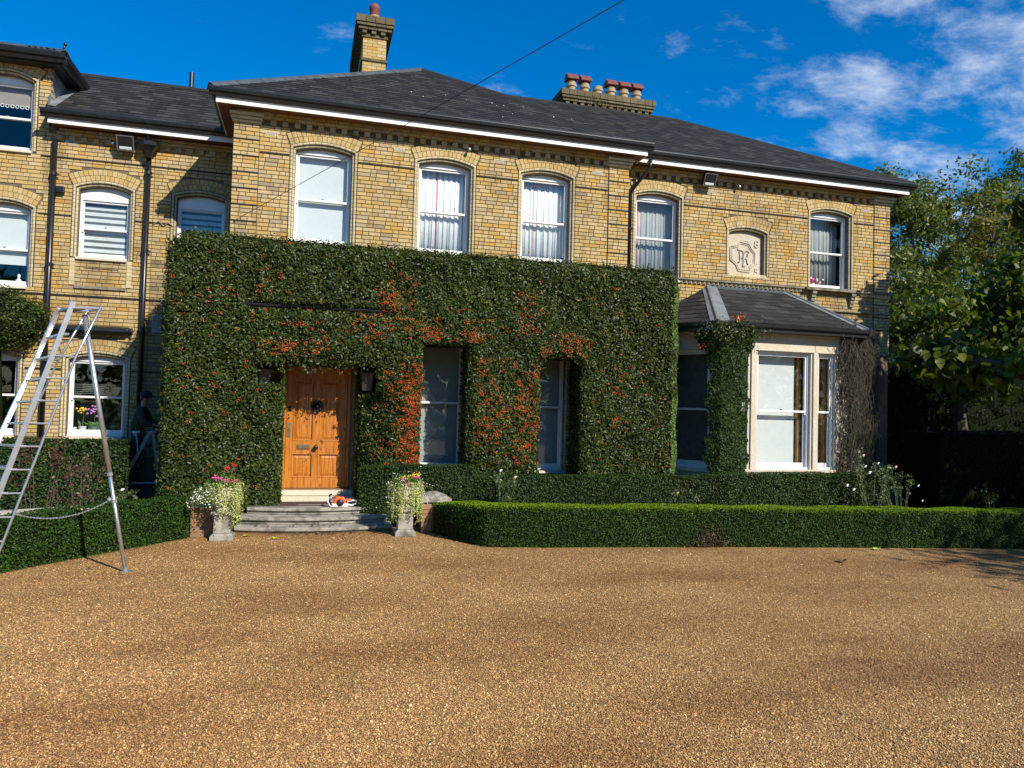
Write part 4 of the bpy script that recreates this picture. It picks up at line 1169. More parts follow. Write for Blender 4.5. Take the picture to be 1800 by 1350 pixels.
curtain('white pleated curtain with a red stripe in the middle first-floor window', 3.38, 4.44, 5.05, 6.90, 0.34, 9, 0.40)
curtain('white pleated curtain with a red stripe in the third first-floor window', 5.47, 6.52, 5.05, 6.90, 0.34, 8, 0.33)
curtain('white pleated curtain with a red stripe beside the thin downpipe', 8.18, 9.20, 4.98, 6.84, YW + 0.40, 9, 0.24, cloth='curtain_shaded')
curtain('pale curtain in the right corner window behind pink flowers', 12.62, 13.62, 5.06, 6.84, YW + 0.44, 9, cloth='curtain_shaded')
panel('roller_blind', None, 3.46, 4.40, 0.305, 0.9, 3.46, 'blind_grey', 'grey roller blind in the greenery window next to the door', 'blind')
panel('roller_blind', None, 5.56, 6.50, 0.305, 0.9, 3.40, 'blind_grey', 'grey roller blind in the greenery window farther from the door', 'blind')
def zebra(x0, x1, z0, z1, y, label, pitch=0.12):
    m = MB(); m.slot = 0; z = z1; m.box(x0, x1, y, y + 0.004, z1 - 0.03, z1 + 0.03)
    z = z1 - 0.03
    while z > z0:
        m.slot = 1; m.box(x0, x1, y + 0.004, y + 0.007, max(z0, z - pitch * 0.42), z)
        m.slot = 0; m.box(x0, x1, y - 0.002, y + 0.003, max(z0, z - pitch), z - pitch * 0.42); z -= pitch
    return tag(m.build('striped_blind', ['blind_white', 'blind_mesh']), label, 'blind')
zebra(-2.96, -2.04, 4.87, 5.95, YL + 0.275, 'blind with grey and white bands in the window between two downpipes')
zebra(-1.20, -0.28, 4.87, 5.95, YL + 0.275, 'blind with grey and white bands behind the top of the greenery')
panel('roller_blind', None, -4.75, -3.72, YL + 0.285, 4.62, 5.66, 'blind_white', 'white blind half lowered in the lower far-left window', 'blind')
panel('roller_blind', None, -4.80, -3.76, YL + 0.285, 7.72, 8.26, 'blind_brown', 'brown scalloped blind in the dormer window', 'blind')
m = MB(); x = -4.75
while x < -3.75:
    m.tube([(x + 0.03 * math.cos(a / 3), YL + 0.28, 7.68 + 0.03 * math.sin(a / 3)) for a in range(0, 20, 2)], 0.008, 5); x += 0.085
tag(m.build('blind_fringe', 'curtain_cloth'), 'scalloped lace fringe below the brown dormer blind', 'fringe')
# venetian slats in the dark ground-floor window
m = MB()
for k in range(6): m.quadset([(-2.93, YL + 0.27, 2.16 + 0.035 * k), (-2.07, YL + 0.27, 2.16 + 0.035 * k), (-2.07, YL + 0.29, 2.172 + 0.035 * k), (-2.93, YL + 0.29, 2.172 + 0.035 * k)], [(0, 1, 2, 3)])
o = m.build('slatted_blind', 'blind_mesh'); s_ = o.modifiers.new('thick', 'SOLIDIFY'); s_.thickness = 0.002
tag(o, 'dark slatted blind in the ground-floor window with ornaments', 'blind')

# ------------------------------------------------------------------ downpipes, hopper, wires on the wall
def pipe(pts, r, rings, name='downpipe'):
    m = MB(); m.tube(pts, r, 12)
    p = m.build(name, 'black_metal', HOUSE, smooth=True)
    k = MB()
    for x, y, z in rings:
        k.lathe([(r + 0.003, -0.035), (r + 0.014, -0.03), (r + 0.014, 0.03), (r + 0.003, 0.035)], (x, y, z), 12); k.box(x + r * 0.6, x + r + 0.05, y - 0.01, y + 0.012, z - 0.012, z + 0.012)
    k.build('pipe_collar', 'black_metal', p)
    return p
pipe([(-3.375, YL - 0.075, 0.6), (-3.375, YL - 0.075, 7.02)], 0.050, [(-3.375, YL - 0.075, z) for z in (2.4, 4.6, 6.35)])
m = MB(); m.box(-3.32, -3.18, YL - 0.10, YL - 0.012, 6.0, 6.12); m.build('pipe_box', 'black_metal', HOUSE, bevel=0.008)
dp = pipe([(-1.715, YL - 0.075, 0.4), (-1.715, YL - 0.075, 6.85)], 0.048, [(-1.715, YL - 0.075, z) for z in (3.4, 5.0, 6.55)])
m = MB(); m.lathe([(0.055, 0.0), (0.07, 0.04), (0.10, 0.12), (0.16, 0.20), (0.19, 0.22), (0.19, 0.30), (0.17, 0.30)], (-1.715, YL - 0.15, 6.82), 10); m.tube([(-1.715, YL - 0.16, 7.08), (-1.715, YL - 0.24, 7.22), (-1.715, YL - 0.30, 7.38)], 0.045, 10)
m.build('rain_hopper', 'black_metal', dp)
pipe([(8.30, YW - 0.37, 7.44), (8.30, YW - 0.36, 7.27), (8.04, YW - 0.14, 6.88), (7.985, YW - 0.07, 6.76), (7.985, YW - 0.07, 4.4)], 0.038, [(7.985, YW - 0.07, 6.0), (7.985, YW - 0.07, 5.2)])
m = MB(); m.tube([(-1.60, YL - 0.015, 5.55), (-1.50, YL - 0.03, 5.62), (-1.42, YL - 0.02, 5.53), (-1.33, YL - 0.03, 5.60), (-1.24, YL - 0.02, 5.55)], 0.012, 6); m.build('wall_cable', 'galvanised', wall_l)
# decorative air bricks
for x, z, y in ((0.66, 7.02, YM), (3.0, 7.0, YM), (4.98, 7.0, YM), (7.08, 7.0, YM), (10.0, 7.02, YW), (14.05, 6.98, YW), (-3.12, 7.02, YL)):
    m = MB(); m.slot = 0; m.box(x - 0.105, x + 0.105, y - 0.004, y + 0.02, z - 0.034, z + 0.034); m.slot = 1
    for k in range(7):
        for s in (-1, 1): m.box(x - 0.09 + k * 0.028 + s * 0.004, x - 0.078 + k * 0.028 + s * 0.004, y - 0.006, y - 0.0035, z + s * 0.014 - 0.009, z + s * 0.014 + 0.009)
    m.build('air_brick', ['stone', 'dark_joint'], HOUSE)
for x, y, z in ((4.35, YM - 0.06, 7.15), (10.6, YW - 0.06, 7.19), (-2.36, YL - 0.06, 7.06)):
    m = MB(); m.lathe([(0.03, 0.0), (0.035, -0.03), (0.02, -0.05)], (x, y - 0.05, z), 10); m.box(x - 0.012, x + 0.012, y - 0.05, y + 0.05, z - 0.005, z + 0.012)
    tag(m.build('dome_camera', 'galvanised'), {4.35: 'small grey dome under the eaves of the main block', 10.6: 'small grey dome under the eaves of the right wing', -2.36: 'small pale dome under the eaves beside the left floodlight'}[x], 'camera', 'domes under the eaves')
# floodlights
def floodlight(x, y, z, s, label):
    t = thing('floodlight', (x, y, z), label, 'floodlight', 'floodlights under the eaves')
    T = Matrix.Translation((x, y, z)) @ Matrix.Rotation(math.radians(28), 4, 'X') @ Matrix.Scale(s, 4)
    def bm(f):
        m = MB(); f(m); m.v = [tuple(T @ Vector(v)) for v in m.v]; return m
    bm(lambda m: m.box(-0.15, 0.15, -0.03, 0.09, -0.14, 0.14)).build('housing', 'black_metal', t, bevel=0.008)
    def rim(m):
        m.box(-0.155, 0.155, -0.05, -0.031, 0.125, 0.145); m.box(-0.155, 0.155, -0.05, -0.031, -0.145, -0.125); m.box(-0.155, -0.135, -0.05, -0.031, -0.125, 0.125); m.box(0.135, 0.155, -0.05, -0.031, -0.125, 0.125)
    bm(rim).build('rim', 'iron_grey', t)
    bm(lambda m: m.box(-0.132, 0.132, -0.040, -0.034, -0.122, 0.122)).build('lens', 'tool_black', t)
    bm(lambda m: m.box(-0.11, 0.11, -0.046, -0.041, -0.115, -0.065)).build('reflector', 'white_paint', t)
    bm(lambda m: m.box(-0.02, 0.02, 0.09, 0.22, -0.02, 0.02)).build('bracket', 'black_metal', t)
floodlight(-2.12, YL - 0.20, 7.06, 1.0, 'black floodlight under the eaves of the left wing near the hopper')
floodlight(9.80, YW - 0.20, 7.22, 0.95, 'black floodlight under the eaves of the right wing')
# awning cassette over the ground-floor window
m = MB(); prof = [(-0.02, 0.0), (-0.14, 0.01), (-0.17, 0.05), (-0.16, 0.11), (-0.10, 0.15), (-0.02, 0.15)]
extrude_x(m, [(YL + y, 3.32 + z) for y, z in prof], -3.30, -1.95)
extrude_x(m, [(YL + y * 0.8, 3.34 + z * 0.8) for y, z in prof], -1.95, -1.88)
tag(m.build('awning_cassette', 'black_metal', bevel=0.01), 'long black awning case over the ground-floor window with ornaments', 'awning')
m = MB(); m.box(-1.30, -1.13, 0.42, 0.62, 3.28, 3.60); m.box(-1.29, -1.14, 0.40, 0.42, 3.50, 3.58)
tag(m.build('alarm_box', 'iron_grey', bevel=0.01), 'small grey box on the wall at the left edge of the greenery', 'box')

# ------------------------------------------------------------------ date plaque
o = plaque_op
R, zc = arch_of(o)
m = MB(); hi = o['h'] - 0.094
xs = [o['x'] - hi - 0.02 + 2 * (hi + 0.02) * k / 12 for k in range(13)]
m.prism([(xs[0], o['zb']), (xs[-1], o['zb'])] + [(x, zc + math.sqrt((R - 0.08) ** 2 - (x - o['x']) ** 2)) for x in reversed(xs)], YW + 0.135, YW + 0.22)
plq = m.build('date_plaque', 'stone', HOUSE, label='carved pale stone plaque with a monogram and date figures')
vo = MB(); 
reveal(plq, o, YW); voussoirs(plq, o, YW)
m = MB(); m.prism([(o['x'] - 0.53, o['zb'] - 0.045), (o['x'] + 0.53, o['zb'] - 0.045), (o['x'] + 0.45, o['zb'] + 0.03), (o['x'] - 0.45, o['zb'] + 0.03)], YW - 0.004, YW + 0.1); m.build('plaque_sill', 'brick_pale', plq)
def pq(px, py): return (o['x'] - 0.43 + (px - 230) / 645 * 0.80, YW + 0.129, 5.255 + (1110 - py) / 770 * 0.86)
def stroke(name, pts, r, mat='stone'):
    m = MB(); m.tube([pq(*p) for p in pts], r, 6); return m.build(name, mat, plq, smooth=True)
MONO = [[(430, 590), (445, 628), (500, 622), (545, 640), (553, 700), (545, 770)], [(465, 650), (476, 740), (480, 820), (466, 868), (445, 872)], [(590, 645), (622, 625), (655, 635), (672, 655)],
        [(640, 672), (630, 745)], [(515, 780), (548, 786), (552, 860), (540, 930), (528, 948), (595, 945)], [(588, 785), (616, 790), (626, 842), (640, 890), (658, 897)]]
mm_ = MB()
for s in MONO: mm_.tube([pq(*p) for p in s], 0.013, 6)
mm_.build('monogram', 'stone_moss', plq, smooth=True)
octo = [(285, 570), (285, 830), (400, 915), (450, 1040), (680, 1050), (705, 955), (800, 880), (805, 655), (735, 590), (665, 470), (480, 440), (425, 520)]
stroke('border', octo + octo[:1], 0.020)
octi = [(545 + (x - 545) * 0.86, 745 + (y - 745) * 0.87) for x, y in octo]
stroke('border', octi + octi[:1], 0.012)
m = MB()
for a, b in ((480, 650), (480, 640)):
    pass
for k in range(6):
    m.tube([pq(485 + 30 * k, 415), pq(505 + 30 * k, 455)], 0.012, 5); m.tube([pq(480 + 34 * k, 990), pq(500 + 34 * k, 1030)], 0.012, 5)
for k in range(4):
    m.tube([pq(690 + 40 * k, 960 - 30 * k), pq(730 + 40 * k, 950 - 30 * k)], 0.012, 5); m.tube([pq(300 + 38 * k, 590 - 12 * k), pq(340 + 38 * k, 570 - 12 * k)], 0.011, 5)
m.build('rope_carving', 'stone', plq, smooth=True)
def digit(ch, c, size):
    cu = bpy.data.curves.new('figure', 'FONT'); cu.body = ch; cu.size = size; cu.extrude = 0.012; cu.bevel_depth = 0.003; cu.align_x = 'CENTER'; cu.align_y = 'CENTER'
    tmp = bpy.data.objects.new('tmp', cu); COL.objects.link(tmp)
    bpy.context.view_layer.update()
    me = bpy.data.meshes.new_from_object(tmp.evaluated_get(bpy.context.evaluated_depsgraph_get()))
    bpy.data.objects.remove(tmp); bpy.data.curves.remove(cu)
    me.materials.clear(); me.materials.append(MATS['stone'])
    ob = link('date_figure', me, plq, Vector(pq(*c)) - wloc(plq)); ob.rotation_euler = (math.radians(90), 0, 0)
digit('8', (822, 470), 0.25); digit('5', (820, 1040), 0.22)
# pink flowers on the right corner window's sill
fl = thing('flower_vase', (12.80, YW + 0.30, 5.06), 'bunch of pink and white flowers inside the right corner window', 'flowers')
C = np.column_stack([RNG.normal(12.78, 0.10, 26), RNG.normal(YW + 0.29, 0.015, 26), RNG.normal(5.25, 0.055, 26)])
blobs('petals', C[:16], 0.035, 'flower_pink', fl); blobs('petals', C[16:], 0.035, 'flower_white', fl)
leaves('foliage', np.column_stack([RNG.normal(12.8, 0.1, 40), RNG.normal(YW + 0.30, 0.015, 40), RNG.normal(5.18, 0.05, 40)]), np.tile((0, -1, 0), (40, 1)), 0.08, 0.035, 'leaf_rose', fl)
m = MB(); m.lathe([(0.03, 0.0), (0.05, 0.04), (0.04, 0.09), (0.05, 0.12)], (12.80, YW + 0.30, 5.06), 12); m.build('vase', 'ceramic', fl, smooth=True)

# ------------------------------------------------------------------ front door
DX0, DX1, DY, DZ0, DZ1 = 1.09, 2.19, 0.16, 0.50, 2.66
m = MB(); m.box(DX0 - 0.055, DX0, 0.06, 0.26, DZ0, DZ1 + 0.07); m.box(DX1, DX1 + 0.055, 0.06, 0.26, DZ0, DZ1 + 0.07); m.box(DX0, DX1, 0.06, 0.26, DZ1, DZ1 + 0.07); m.box(DX0 - 0.055, DX1 + 0.055, 0.02, 0.26, DZ1 + 0.07, DZ1 + 0.10)
m.build('door_frame', 'door_pine', HOUSE, bevel=0.006)
m = MB()
W = DX1 - DX0; st = 0.125; mu = 0.10; cx = (DX0 + DX1) / 2
zt, zm1, zm0, zb = DZ1 - 0.14, 1.38, 1.15, DZ0 + 0.20
m.box(DX0 + 0.004, DX0 + st, DY, DY + 0.05, DZ0 + 0.01, DZ1 - 0.004); m.box(DX1 - st, DX1 - 0.004, DY, DY + 0.05, DZ0 + 0.01, DZ1 - 0.004)
m.box(DX0 + st, DX1 - st, DY + 0.001, DY + 0.049, zt, DZ1 - 0.004); m.box(DX0 + st, DX1 - st, DY + 0.001, DY + 0.049, zm0, zm1); m.box(DX0 + st, DX1 - st, DY + 0.001, DY + 0.049, DZ0 + 0.01, zb)
m.box(cx - mu / 2, cx + mu / 2, DY + 0.0005, DY + 0.0485, zm1, zt); m.box(cx - mu / 2, cx + mu / 2, DY + 0.0005, DY + 0.0485, zb, zm0)
door = m.build('front_door', 'door_pine', HOUSE, bevel=0.004, label='honey-coloured pine front door with four panels')
for x0, x1 in ((DX0 + st, cx - mu / 2), (cx + mu / 2, DX1 - st)):
    for z0, z1 in ((zb, zm0), (zm1, zt)):
        p = MB(); yb = DY + 0.032
        p.box(x0 - 0.003, x1 + 0.003, yb, yb + 0.012, z0 - 0.003, z1 + 0.003)
        a, b = 0.035, 0.085
        fz = lambda i, y: [(x0 + i, y, z0 + i), (x1 - i, y, z0 + i), (x1 - i, y, z1 - i), (x0 + i, y, z1 - i)]
        rings = [fz(a, yb - 0.001), fz(b, yb - 0.016), fz(b + 0.02, yb - 0.016), fz(b + 0.026, yb - 0.008), fz(b + 0.05, yb - 0.012)]
        vs = [v for r in rings for v in r]; fs = []
        for k in range(len(rings) - 1):
            for j in range(4): fs.append((k * 4 + j, k * 4 + (j + 1) % 4, (k + 1) * 4 + (j + 1) % 4, (k + 1) * 4 + j))
        fs.append(tuple((len(rings) - 1) * 4 + j for j in range(4)))
        p.quadset(vs, fs); p.build('panel', 'door_pine', door)
        q = MB()      # bolection moulding
        q.box(x0, x1, DY - 0.006, DY + 0.03, z0, z0 + 0.022); q.box(x0, x1, DY - 0.006, DY + 0.03, z1 - 0.022, z1); q.box(x0, x0 + 0.022, DY - 0.006, DY + 0.03, z0 + 0.022, z1 - 0.022); q.box(x1 - 0.022, x1, DY - 0.006, DY + 0.03, z0 + 0.022, z1 - 0.022)
        q.build('moulding', 'door_pine', door, bevel=0.006)
m = MB(); T = Matrix.Translation((cx, DY - 0.004, 2.035)) @ Matrix.Rotation(math.radians(90), 4, 'X')
m.lathe([(0.10, 0.0), (0.105, 0.012), (0.085, 0.02), (0.07, 0.012), (0.06, 0.03), (0.03, 0.05), (0.01, 0.055)], (0, 0, 0), 20); m.v = [tuple(T @ Vector(v)) for v in m.v]
for k in range(16):
    a = k * 2 * math.pi / 16; m.ball((cx + 0.095 * math.cos(a), DY - 0.02, 2.035 + 0.095 * math.sin(a)), 0.018, 0)
m.tube([(cx + 0.06 * math.cos(a / 10 * math.pi), DY - 0.045, 2.0 - 0.085 * math.sin(a / 10 * math.pi)) for a in range(11)], 0.013, 6)
m.ball((cx - 0.02, DY - 0.05, 2.05), 0.016, 0); m.ball((cx + 0.02, DY - 0.05, 2.05), 0.016, 0); m.ball((cx, DY - 0.06, 2.02), 0.022, 0)
m.build('knocker', 'dark_iron', door, smooth=True)
m = MB(); m.box(DX0 + 0.21, DX0 + 0.44, DY - 0.012, DY, 1.225, 1.315); m.box(DX0 + 0.23, DX0 + 0.42, DY - 0.018, DY - 0.012, 1.24, 1.30); m.build('letterbox', 'dull_brass', door, bevel=0.004)
m = MB(); T = Matrix.Translation((cx + 0.0, DY, 1.265)) @ Matrix.Rotation(math.radians(90), 4, 'X'); m.lathe([(0.035, 0.0), (0.035, 0.008), (0.015, 0.012), (0.015, 0.035), (0.04, 0.05), (0.045, 0.07), (0.03, 0.09)], (0, 0, 0), 16); m.v = [tuple(T @ Vector(v)) for v in m.v]; m.build('door_knob', 'dark_iron', door, smooth=True)
m = MB(); m.box(DX0 + 0.02, DX0 + 0.085, DY - 0.008, DY, 1.45, 1.72); m.build('push_plate', 'dull_brass', door)
m = MB(); m.box(DX0 + 0.03, DX0 + 0.085, DY - 0.012, DY, 1.93, 2.02); m.ball((DX0 + 0.057, DY - 0.02, 1.975), 0.016, 0); m.build('door_lock', 'dark_iron', door)
m = MB(); m.box(DX0 - 0.02, DX1 + 0.02, 0.02, 0.28, DZ0 - 0.005, DZ0 + 0.012); m.build('threshold', 'wood_dark', HOUSE)
m = MB(); m.box(0.92, 2.36, -0.16, 0.3, 0.405, 0.493); m.box(0.80, 2.50, -0.34, 0.3, 0.31, 0.40); m.build('door_sill', 'stone_sill', HOUSE, bevel=0.01)
# iron canopy over the door: gutter edge and hanging cast ornaments
m = MB(); m.box(0.36, 2.84, -0.80, 0.0, 3.70, 3.73); extrude_x(m, [(-0.76 + a * 0.7, 3.70 + b * 0.5) for a, b in GUT], 0.35, 2.85)
can = m.build('canopy', 'black_metal', HOUSE, label='dark iron canopy edge showing through the greenery over the door')
for k in range(8):
    x = 0.98 + 0.20 * k; z = 2.90 - 0.05 * (k % 2)
    m = MB(); y = -0.72
    m.tube([(x, y, z + 0.16), (x, y, z), (x, y, z - 0.20)], [0.012, 0.016, 0.004], 6)
    m.ball((x, y, z + 0.015), 0.03, 0, (1, 0.5, 1))
    for s in (-1, 1): m.tube([(x, y, z + 0.03), (x + s * 0.035, y, z + 0.055), (x + s * 0.06, y, z + 0.035), (x + s * 0.055, y, z + 0.01), (x + s * 0.035, y, z + 0.01)], 0.008, 5)
    m.build('iron_pendant', 'iron_grey', can)
m = MB(); m.box(0.9, 2.45, -0.735, -0.705, 3.06, 3.09); m.build('iron_rail', 'iron_grey', can)
# lanterns
for x, lab in ((0.73, 'glazed wall lantern left of the front door'), (2.49, 'glazed wall lantern right of the front door')):
    t = thing('wall_lantern', (x, -0.48, 2.30), lab, 'lantern', 'lanterns beside the door')
    def frus(m, r0, r1, z0, z1):
        m.quadset([(x + sx * r, -0.48 + sy * r, z) for r, z in ((r0, z0), (r1, z1)) for sx, sy in ((-1, -1), (1, -1), (1, 1), (-1, 1))], [(0, 1, 5, 4), (1, 2, 6, 5), (2, 3, 7, 6), (3, 0, 4, 7), (0, 3, 2, 1), (4, 5, 6, 7)])
    m = MB(); frus(m, 0.075, 0.115, 2.36, 2.66); m.build('lamp_glass', 'lamp_glass', t)
    m = MB()
    for sx, sy in ((-1, -1), (1, -1), (1, 1), (-1, 1)): m.tube([(x + sx * 0.076, -0.48 + sy * 0.076, 2.355), (x + sx * 0.117, -0.48 + sy * 0.117, 2.665)], 0.009, 5)
    m.box(x - 0.085, x + 0.085, -0.565, -0.395, 2.34, 2.36); m.build('cage', 'dark_iron', t)
    m = MB(); frus(m, 0.135, 0.03, 2.665, 2.77); m.ball((x, -0.48, 2.80), 0.03, 1); m.build('lantern_cap', 'dark_iron', t)
    m = MB(); m.tube([(x, -0.38, 2.5), (x, -0.2, 2.45), (x, 0.0, 2.45)], 0.015, 6); m.build('bracket', 'dark_iron', t)

# ------------------------------------------------------------------ front steps
ST = thing('front_steps', (1.63, -1.2, 0.0), 'weathered bow-fronted stone steps up to the front door', 'steps')
def arc_step(x0, x1, y_end, bow, yb, z0, z1, name):
    n = 18; f = []
    def curve(inset):
        return [(x0 + (x1 - x0) * k / n, y_end - bow * (1 - (2 * k / n - 1) ** 2) + inset) for k in range(n + 1)]
    m = MB()
    m.slab(curve(0.045) + [(x1, yb), (x0, yb)], z0, z1 - 0.05)
    m.slab(curve(0.0) + [(x1, yb), (x0, yb)], z1 - 0.052, z1)
    return m.build(name, 'stone_old', ST, bevel=0.012)
arc_step(0.40, 2.90, -1.66, 0.24, 0.3, 0.0, 0.085, 'step')
arc_step(0.46, 2.84, -1.34, 0.22, 0.3, 0.087, 0.20, 'step')
arc_step(0.54, 2.76, -1.02, 0.20, 0.3, 0.202, 0.312, 'step')
m = MB(); m.box(1.02, 1.92, -0.92, -0.42, 0.313, 0.330)
tag(m.build('door_mat', 'mat_coir', bevel=0.004), 'dark brown door mat lying on the top step', 'door mat')

# brick piers either side of the steps
def pier(x0, x1, y0, y1, h, label, cap):
    t = thing('brick_pier', ((x0 + x1) / 2, (y0 + y1) / 2, 0), label, 'pier', 'piers beside the steps')
    m = MB(); m.box(x0 + 0.01, x1 - 0.01, y0 + 0.01, y1 - 0.01, 0, h); m.build('core', 'mortar_pale', t)
    k = 0; z = 0.005
    while z + 0.07 < h:
        off = (k % 2) * 0.11
        for face in range(3):
            a, b = (x0, x1) if face == 0 else (y0, y1)
            xs = [a] + [x for x in np.arange(a + 0.11 + off, b - 0.05, 0.22)] + [b]
            for p, q in zip(xs, xs[1:]):
                mb = MB(); mb.cur = random.random()
                if face == 0: mb.box(p + 0.004, q - 0.004, y0, y0 + 0.03, z + 0.004, z + 0.071)
                elif face == 1: mb.box(x0, x0 + 0.03, p + 0.034, q - 0.004, z + 0.004, z + 0.071)
                else: mb.box(x1 - 0.03, x1, p + 0.034, q - 0.004, z + 0.004, z + 0.071)
                mb.build('brick', 'brick_red', t)
        z += 0.075; k += 1
    if cap:
        c = MB(); vs = []; fs = []
        n = 8
        for i in range(n + 1):
            for j in range(n + 1):
                u, v = i / n, j / n
                vs.append((x0 - 0.04 + (x1 - x0 + 0.08) * u, y0 - 0.04 + (y1 - y0 + 0.08) * v, h + 0.06 + 0.10 * (1 - (2 * u - 1) ** 2) * (1 - (2 * v - 1) ** 2) ** 0.5))
        for i in range(n):
            for j in range(n): fs.append((i * (n + 1) + j, (i + 1) * (n + 1) + j, (i + 1) * (n + 1) + j + 1, i * (n + 1) + j + 1))
        c.quadset(vs, fs); c.box(x0 - 0.04, x1 + 0.04, y0 - 0.04, y1 + 0.04, h, h + 0.0595); c.build('coping_stone', 'stone_old', t)
pier(-0.19, 0.14, -2.06, -1.70, 0.46, 'low red brick pier beside the left planter', False)
pier(3.33, 3.78, -2.0, -1.62, 0.50, 'low red brick pier with a domed stone cap beside the right planter', True)
# ------------------------------------------------------------------ clipped firethorn on the front wall
IX0, IX1, IY, IZ = -0.90, 8.58, -0.90, 4.92
IVO = [(1.06, 2.33, -1.0, 2.80, 0.12), (3.44, 4.30, 0.0, 3.23, 0.12), (5.69, 6.52, 0.0, 3.08, 0.26), (0.60, 1.2, 2.40, 2.76, 0.08), (2.2, 2.64, 2.25, 2.78, 0.10)]
def iv_sd(x, z):
    """distance outside the nearest opening (negative inside)"""
    d = np.full(len(x), 9.0)
    for x0, x1, z0, z1, r in IVO:
        cx, hx, cz, hz = (x0 + x1) / 2, (x1 - x0) / 2, (z0 + z1) / 2, (z1 - z0) / 2
        qx = np.abs(x - cx) - hx + r; qz = np.abs(z - cz) - hz + r
        dd = np.hypot(np.maximum(qx, 0), np.maximum(qz, 0)) + np.minimum(np.maximum(qx, qz), 0) - r
        d = np.minimum(d, dd)
    return d
def iv_front(x, z):
    edge = np.minimum(np.minimum(x - IX0, IX1 - x), IZ - z)
    rr = 0.26
    rnd_ = np.where(edge < rr, rr - np.sqrt(np.maximum(rr ** 2 - (rr - edge) ** 2, 0)), 0)
    sd = iv_sd(x, z)
    inner = np.clip(0.10 - sd, 0, 0.1) * 0.8
    porch = -0.10 * np.clip((z - 2.5) * 2, 0, 1) * np.clip((3.74 - z) * 6, 0, 1) * np.clip((x - 0.1) * 2, 0, 1) * np.clip((3.05 - x) * 2, 0, 1)
    gap = np.exp(-((z - 3.745) / 0.045) ** 2) * np.clip((x - 0.25) * 3, 0, 1) * np.clip((2.95 - x) * 3, 0, 1) * 0.16
    slant = np.clip(2.92 - x, 0, 0.6) * np.clip((x - 2.30) * 50, 0, 1) * np.clip((2.35 - z) * 5, 0, 1) * 0.9
    return IY + slant + rnd_ + inner + porch + gap - 0.07 * lumps(x, z) - 0.045 * lumps(x + 3, z, 3.1)
fire = thing('firethorn', (3.9, -0.3, 0.0), 'large clipped firethorn covering the front wall around the door, dotted with orange berries', 'shrub')
def scatter_ivy():
    n = 118000
    x = RNG.uniform(IX0, IX1, n); z = RNG.uniform(0.05, IZ, n)
    d0 = RNG.normal(0, 0.012, n)
    keep = iv_sd(x, z) > 0.012 * RNG.normal(0, 1, n)
    # left upper corner is trimmed round
    cl = np.hypot(np.maximum(IX0 + 0.35 - x, 0), np.maximum(z - (IZ - 0.35), 0)) < 0.35
    slot = (np.abs(z - 3.745 - 0.02 * np.sin(x * 7)) < 0.026) & (x > 0.35) & (x < 2.85)
    keep &= cl & ~(slot & (RNG.random(n) < 0.7))
    x, z = x[keep], z[keep]
    y = iv_front(x, z) + RNG.exponential(0.030, len(x)) - 0.012
    tuft = RNG.random(len(x)) < 0.03
    y[tuft] -= RNG.uniform(0.01, 0.06, tuft.sum())
    e = 0.02
    nx = (iv_front(x + e, z) - iv_front(x - e, z)) / (2 * e); nz = (iv_front(x, z + e) - iv_front(x, z - e)) / (2 * e)
    N = np.column_stack([nx * 0.6, -np.ones(len(x)), nz * 0.6 + 0.25])
    P = np.column_stack([x, y, z]); Ps, Ns = [P], [N]
    def add(px, py, pz, nrm):
        k = len(px); Ps.append(np.column_stack([px, py, pz])); Ns.append(np.tile(nrm, (k, 1)))
    k = 12000; add(RNG.uniform(IX0 + 0.2, IX1 - 0.1, k), RNG.uniform(IY + 0.08, 0.0, k), IZ - 0.02 + RNG.normal(0, 0.025, k), (0, -0.2, 1))
    k = 1500; xx_ = RNG.uniform(IX0 + 0.25, IX1 - 0.05, k); add(xx_, RNG.uniform(IY + 0.08, IY + 0.5, k), IZ + 0.05 * np.clip(lumps(xx_ * 2.3, xx_), 0, 2) + RNG.exponential(0.022, k), (0, -0.5, 0.8))
    k = 2500; add(RNG.uniform(IX0 + 0.1, 0.0, k), RNG.uniform(0, 1.75, k), IZ - 0.02 + RNG.normal(0, 0.03, k), (0, 0, 1))
    k = 5000; add(IX1 + RNG.normal(0, 0.02, k), RNG.uniform(IY + 0.15, 0.42, k), RNG.uniform(0.1, IZ - 0.1, k), (1, -0.2, 0.1))
    k = 9000; zz_ = RNG.uniform(0.05, IZ - 0.1, k); add(IX0 + RNG.normal(0, 0.02, k), RNG.uniform(IY + 0.1, 1.76, k), zz_, (-1, -0.1, 0.1))
    for q_, (x0, x1, z0, z1, r) in enumerate(IVO):
        for sx, xx in ((1, x0), (-1, x1)):
            if (q_ == 3 and sx < 0) or (q_ == 4 and sx > 0): continue
            k = 2600 if q_ < 3 else 500; yf_ = -0.36 if (q_ == 0 and sx < 0) else IY + 0.05; zc_ = RNG.uniform(max(0.05, z0), z1 - r * 0.5, k)
            add(xx - sx * RNG.exponential(0.02, k), RNG.uniform(yf_, -0.04, k), zc_, (sx, -0.3, 0))
        k = 1100 if q_ < 3 else 300; add(RNG.uniform(x0, x1, k), RNG.uniform(IY + 0.05, -0.04, k), z1 + RNG.exponential(0.03, k) - 0.01, (0, -0.3, -1))
    k = 900; xx_ = RNG.uniform(0.65, 2.7, k); drop = RNG.exponential(0.05, k) * (0.6 + 0.8 * np.clip(lumps(xx_ * 4, xx_ * 2) + 0.5, 0, 2))
    add(xx_, RNG.uniform(IY - 0.10, IY + 0.25, k), 2.84 - np.clip(drop, 0, 0.22), (0, -1, 0))
    return np.vstack(Ps), np.vstack(Ns)
P, N = scatter_ivy()
leaves('foliage', P, N, 0.064, 0.030, 'leaf_firethorn', fire, spread=0.75)
k = 2600; zz_ = RNG.uniform(0.9, 4.6, k); th_ = RNG.uniform(0.1, 1.5, k)
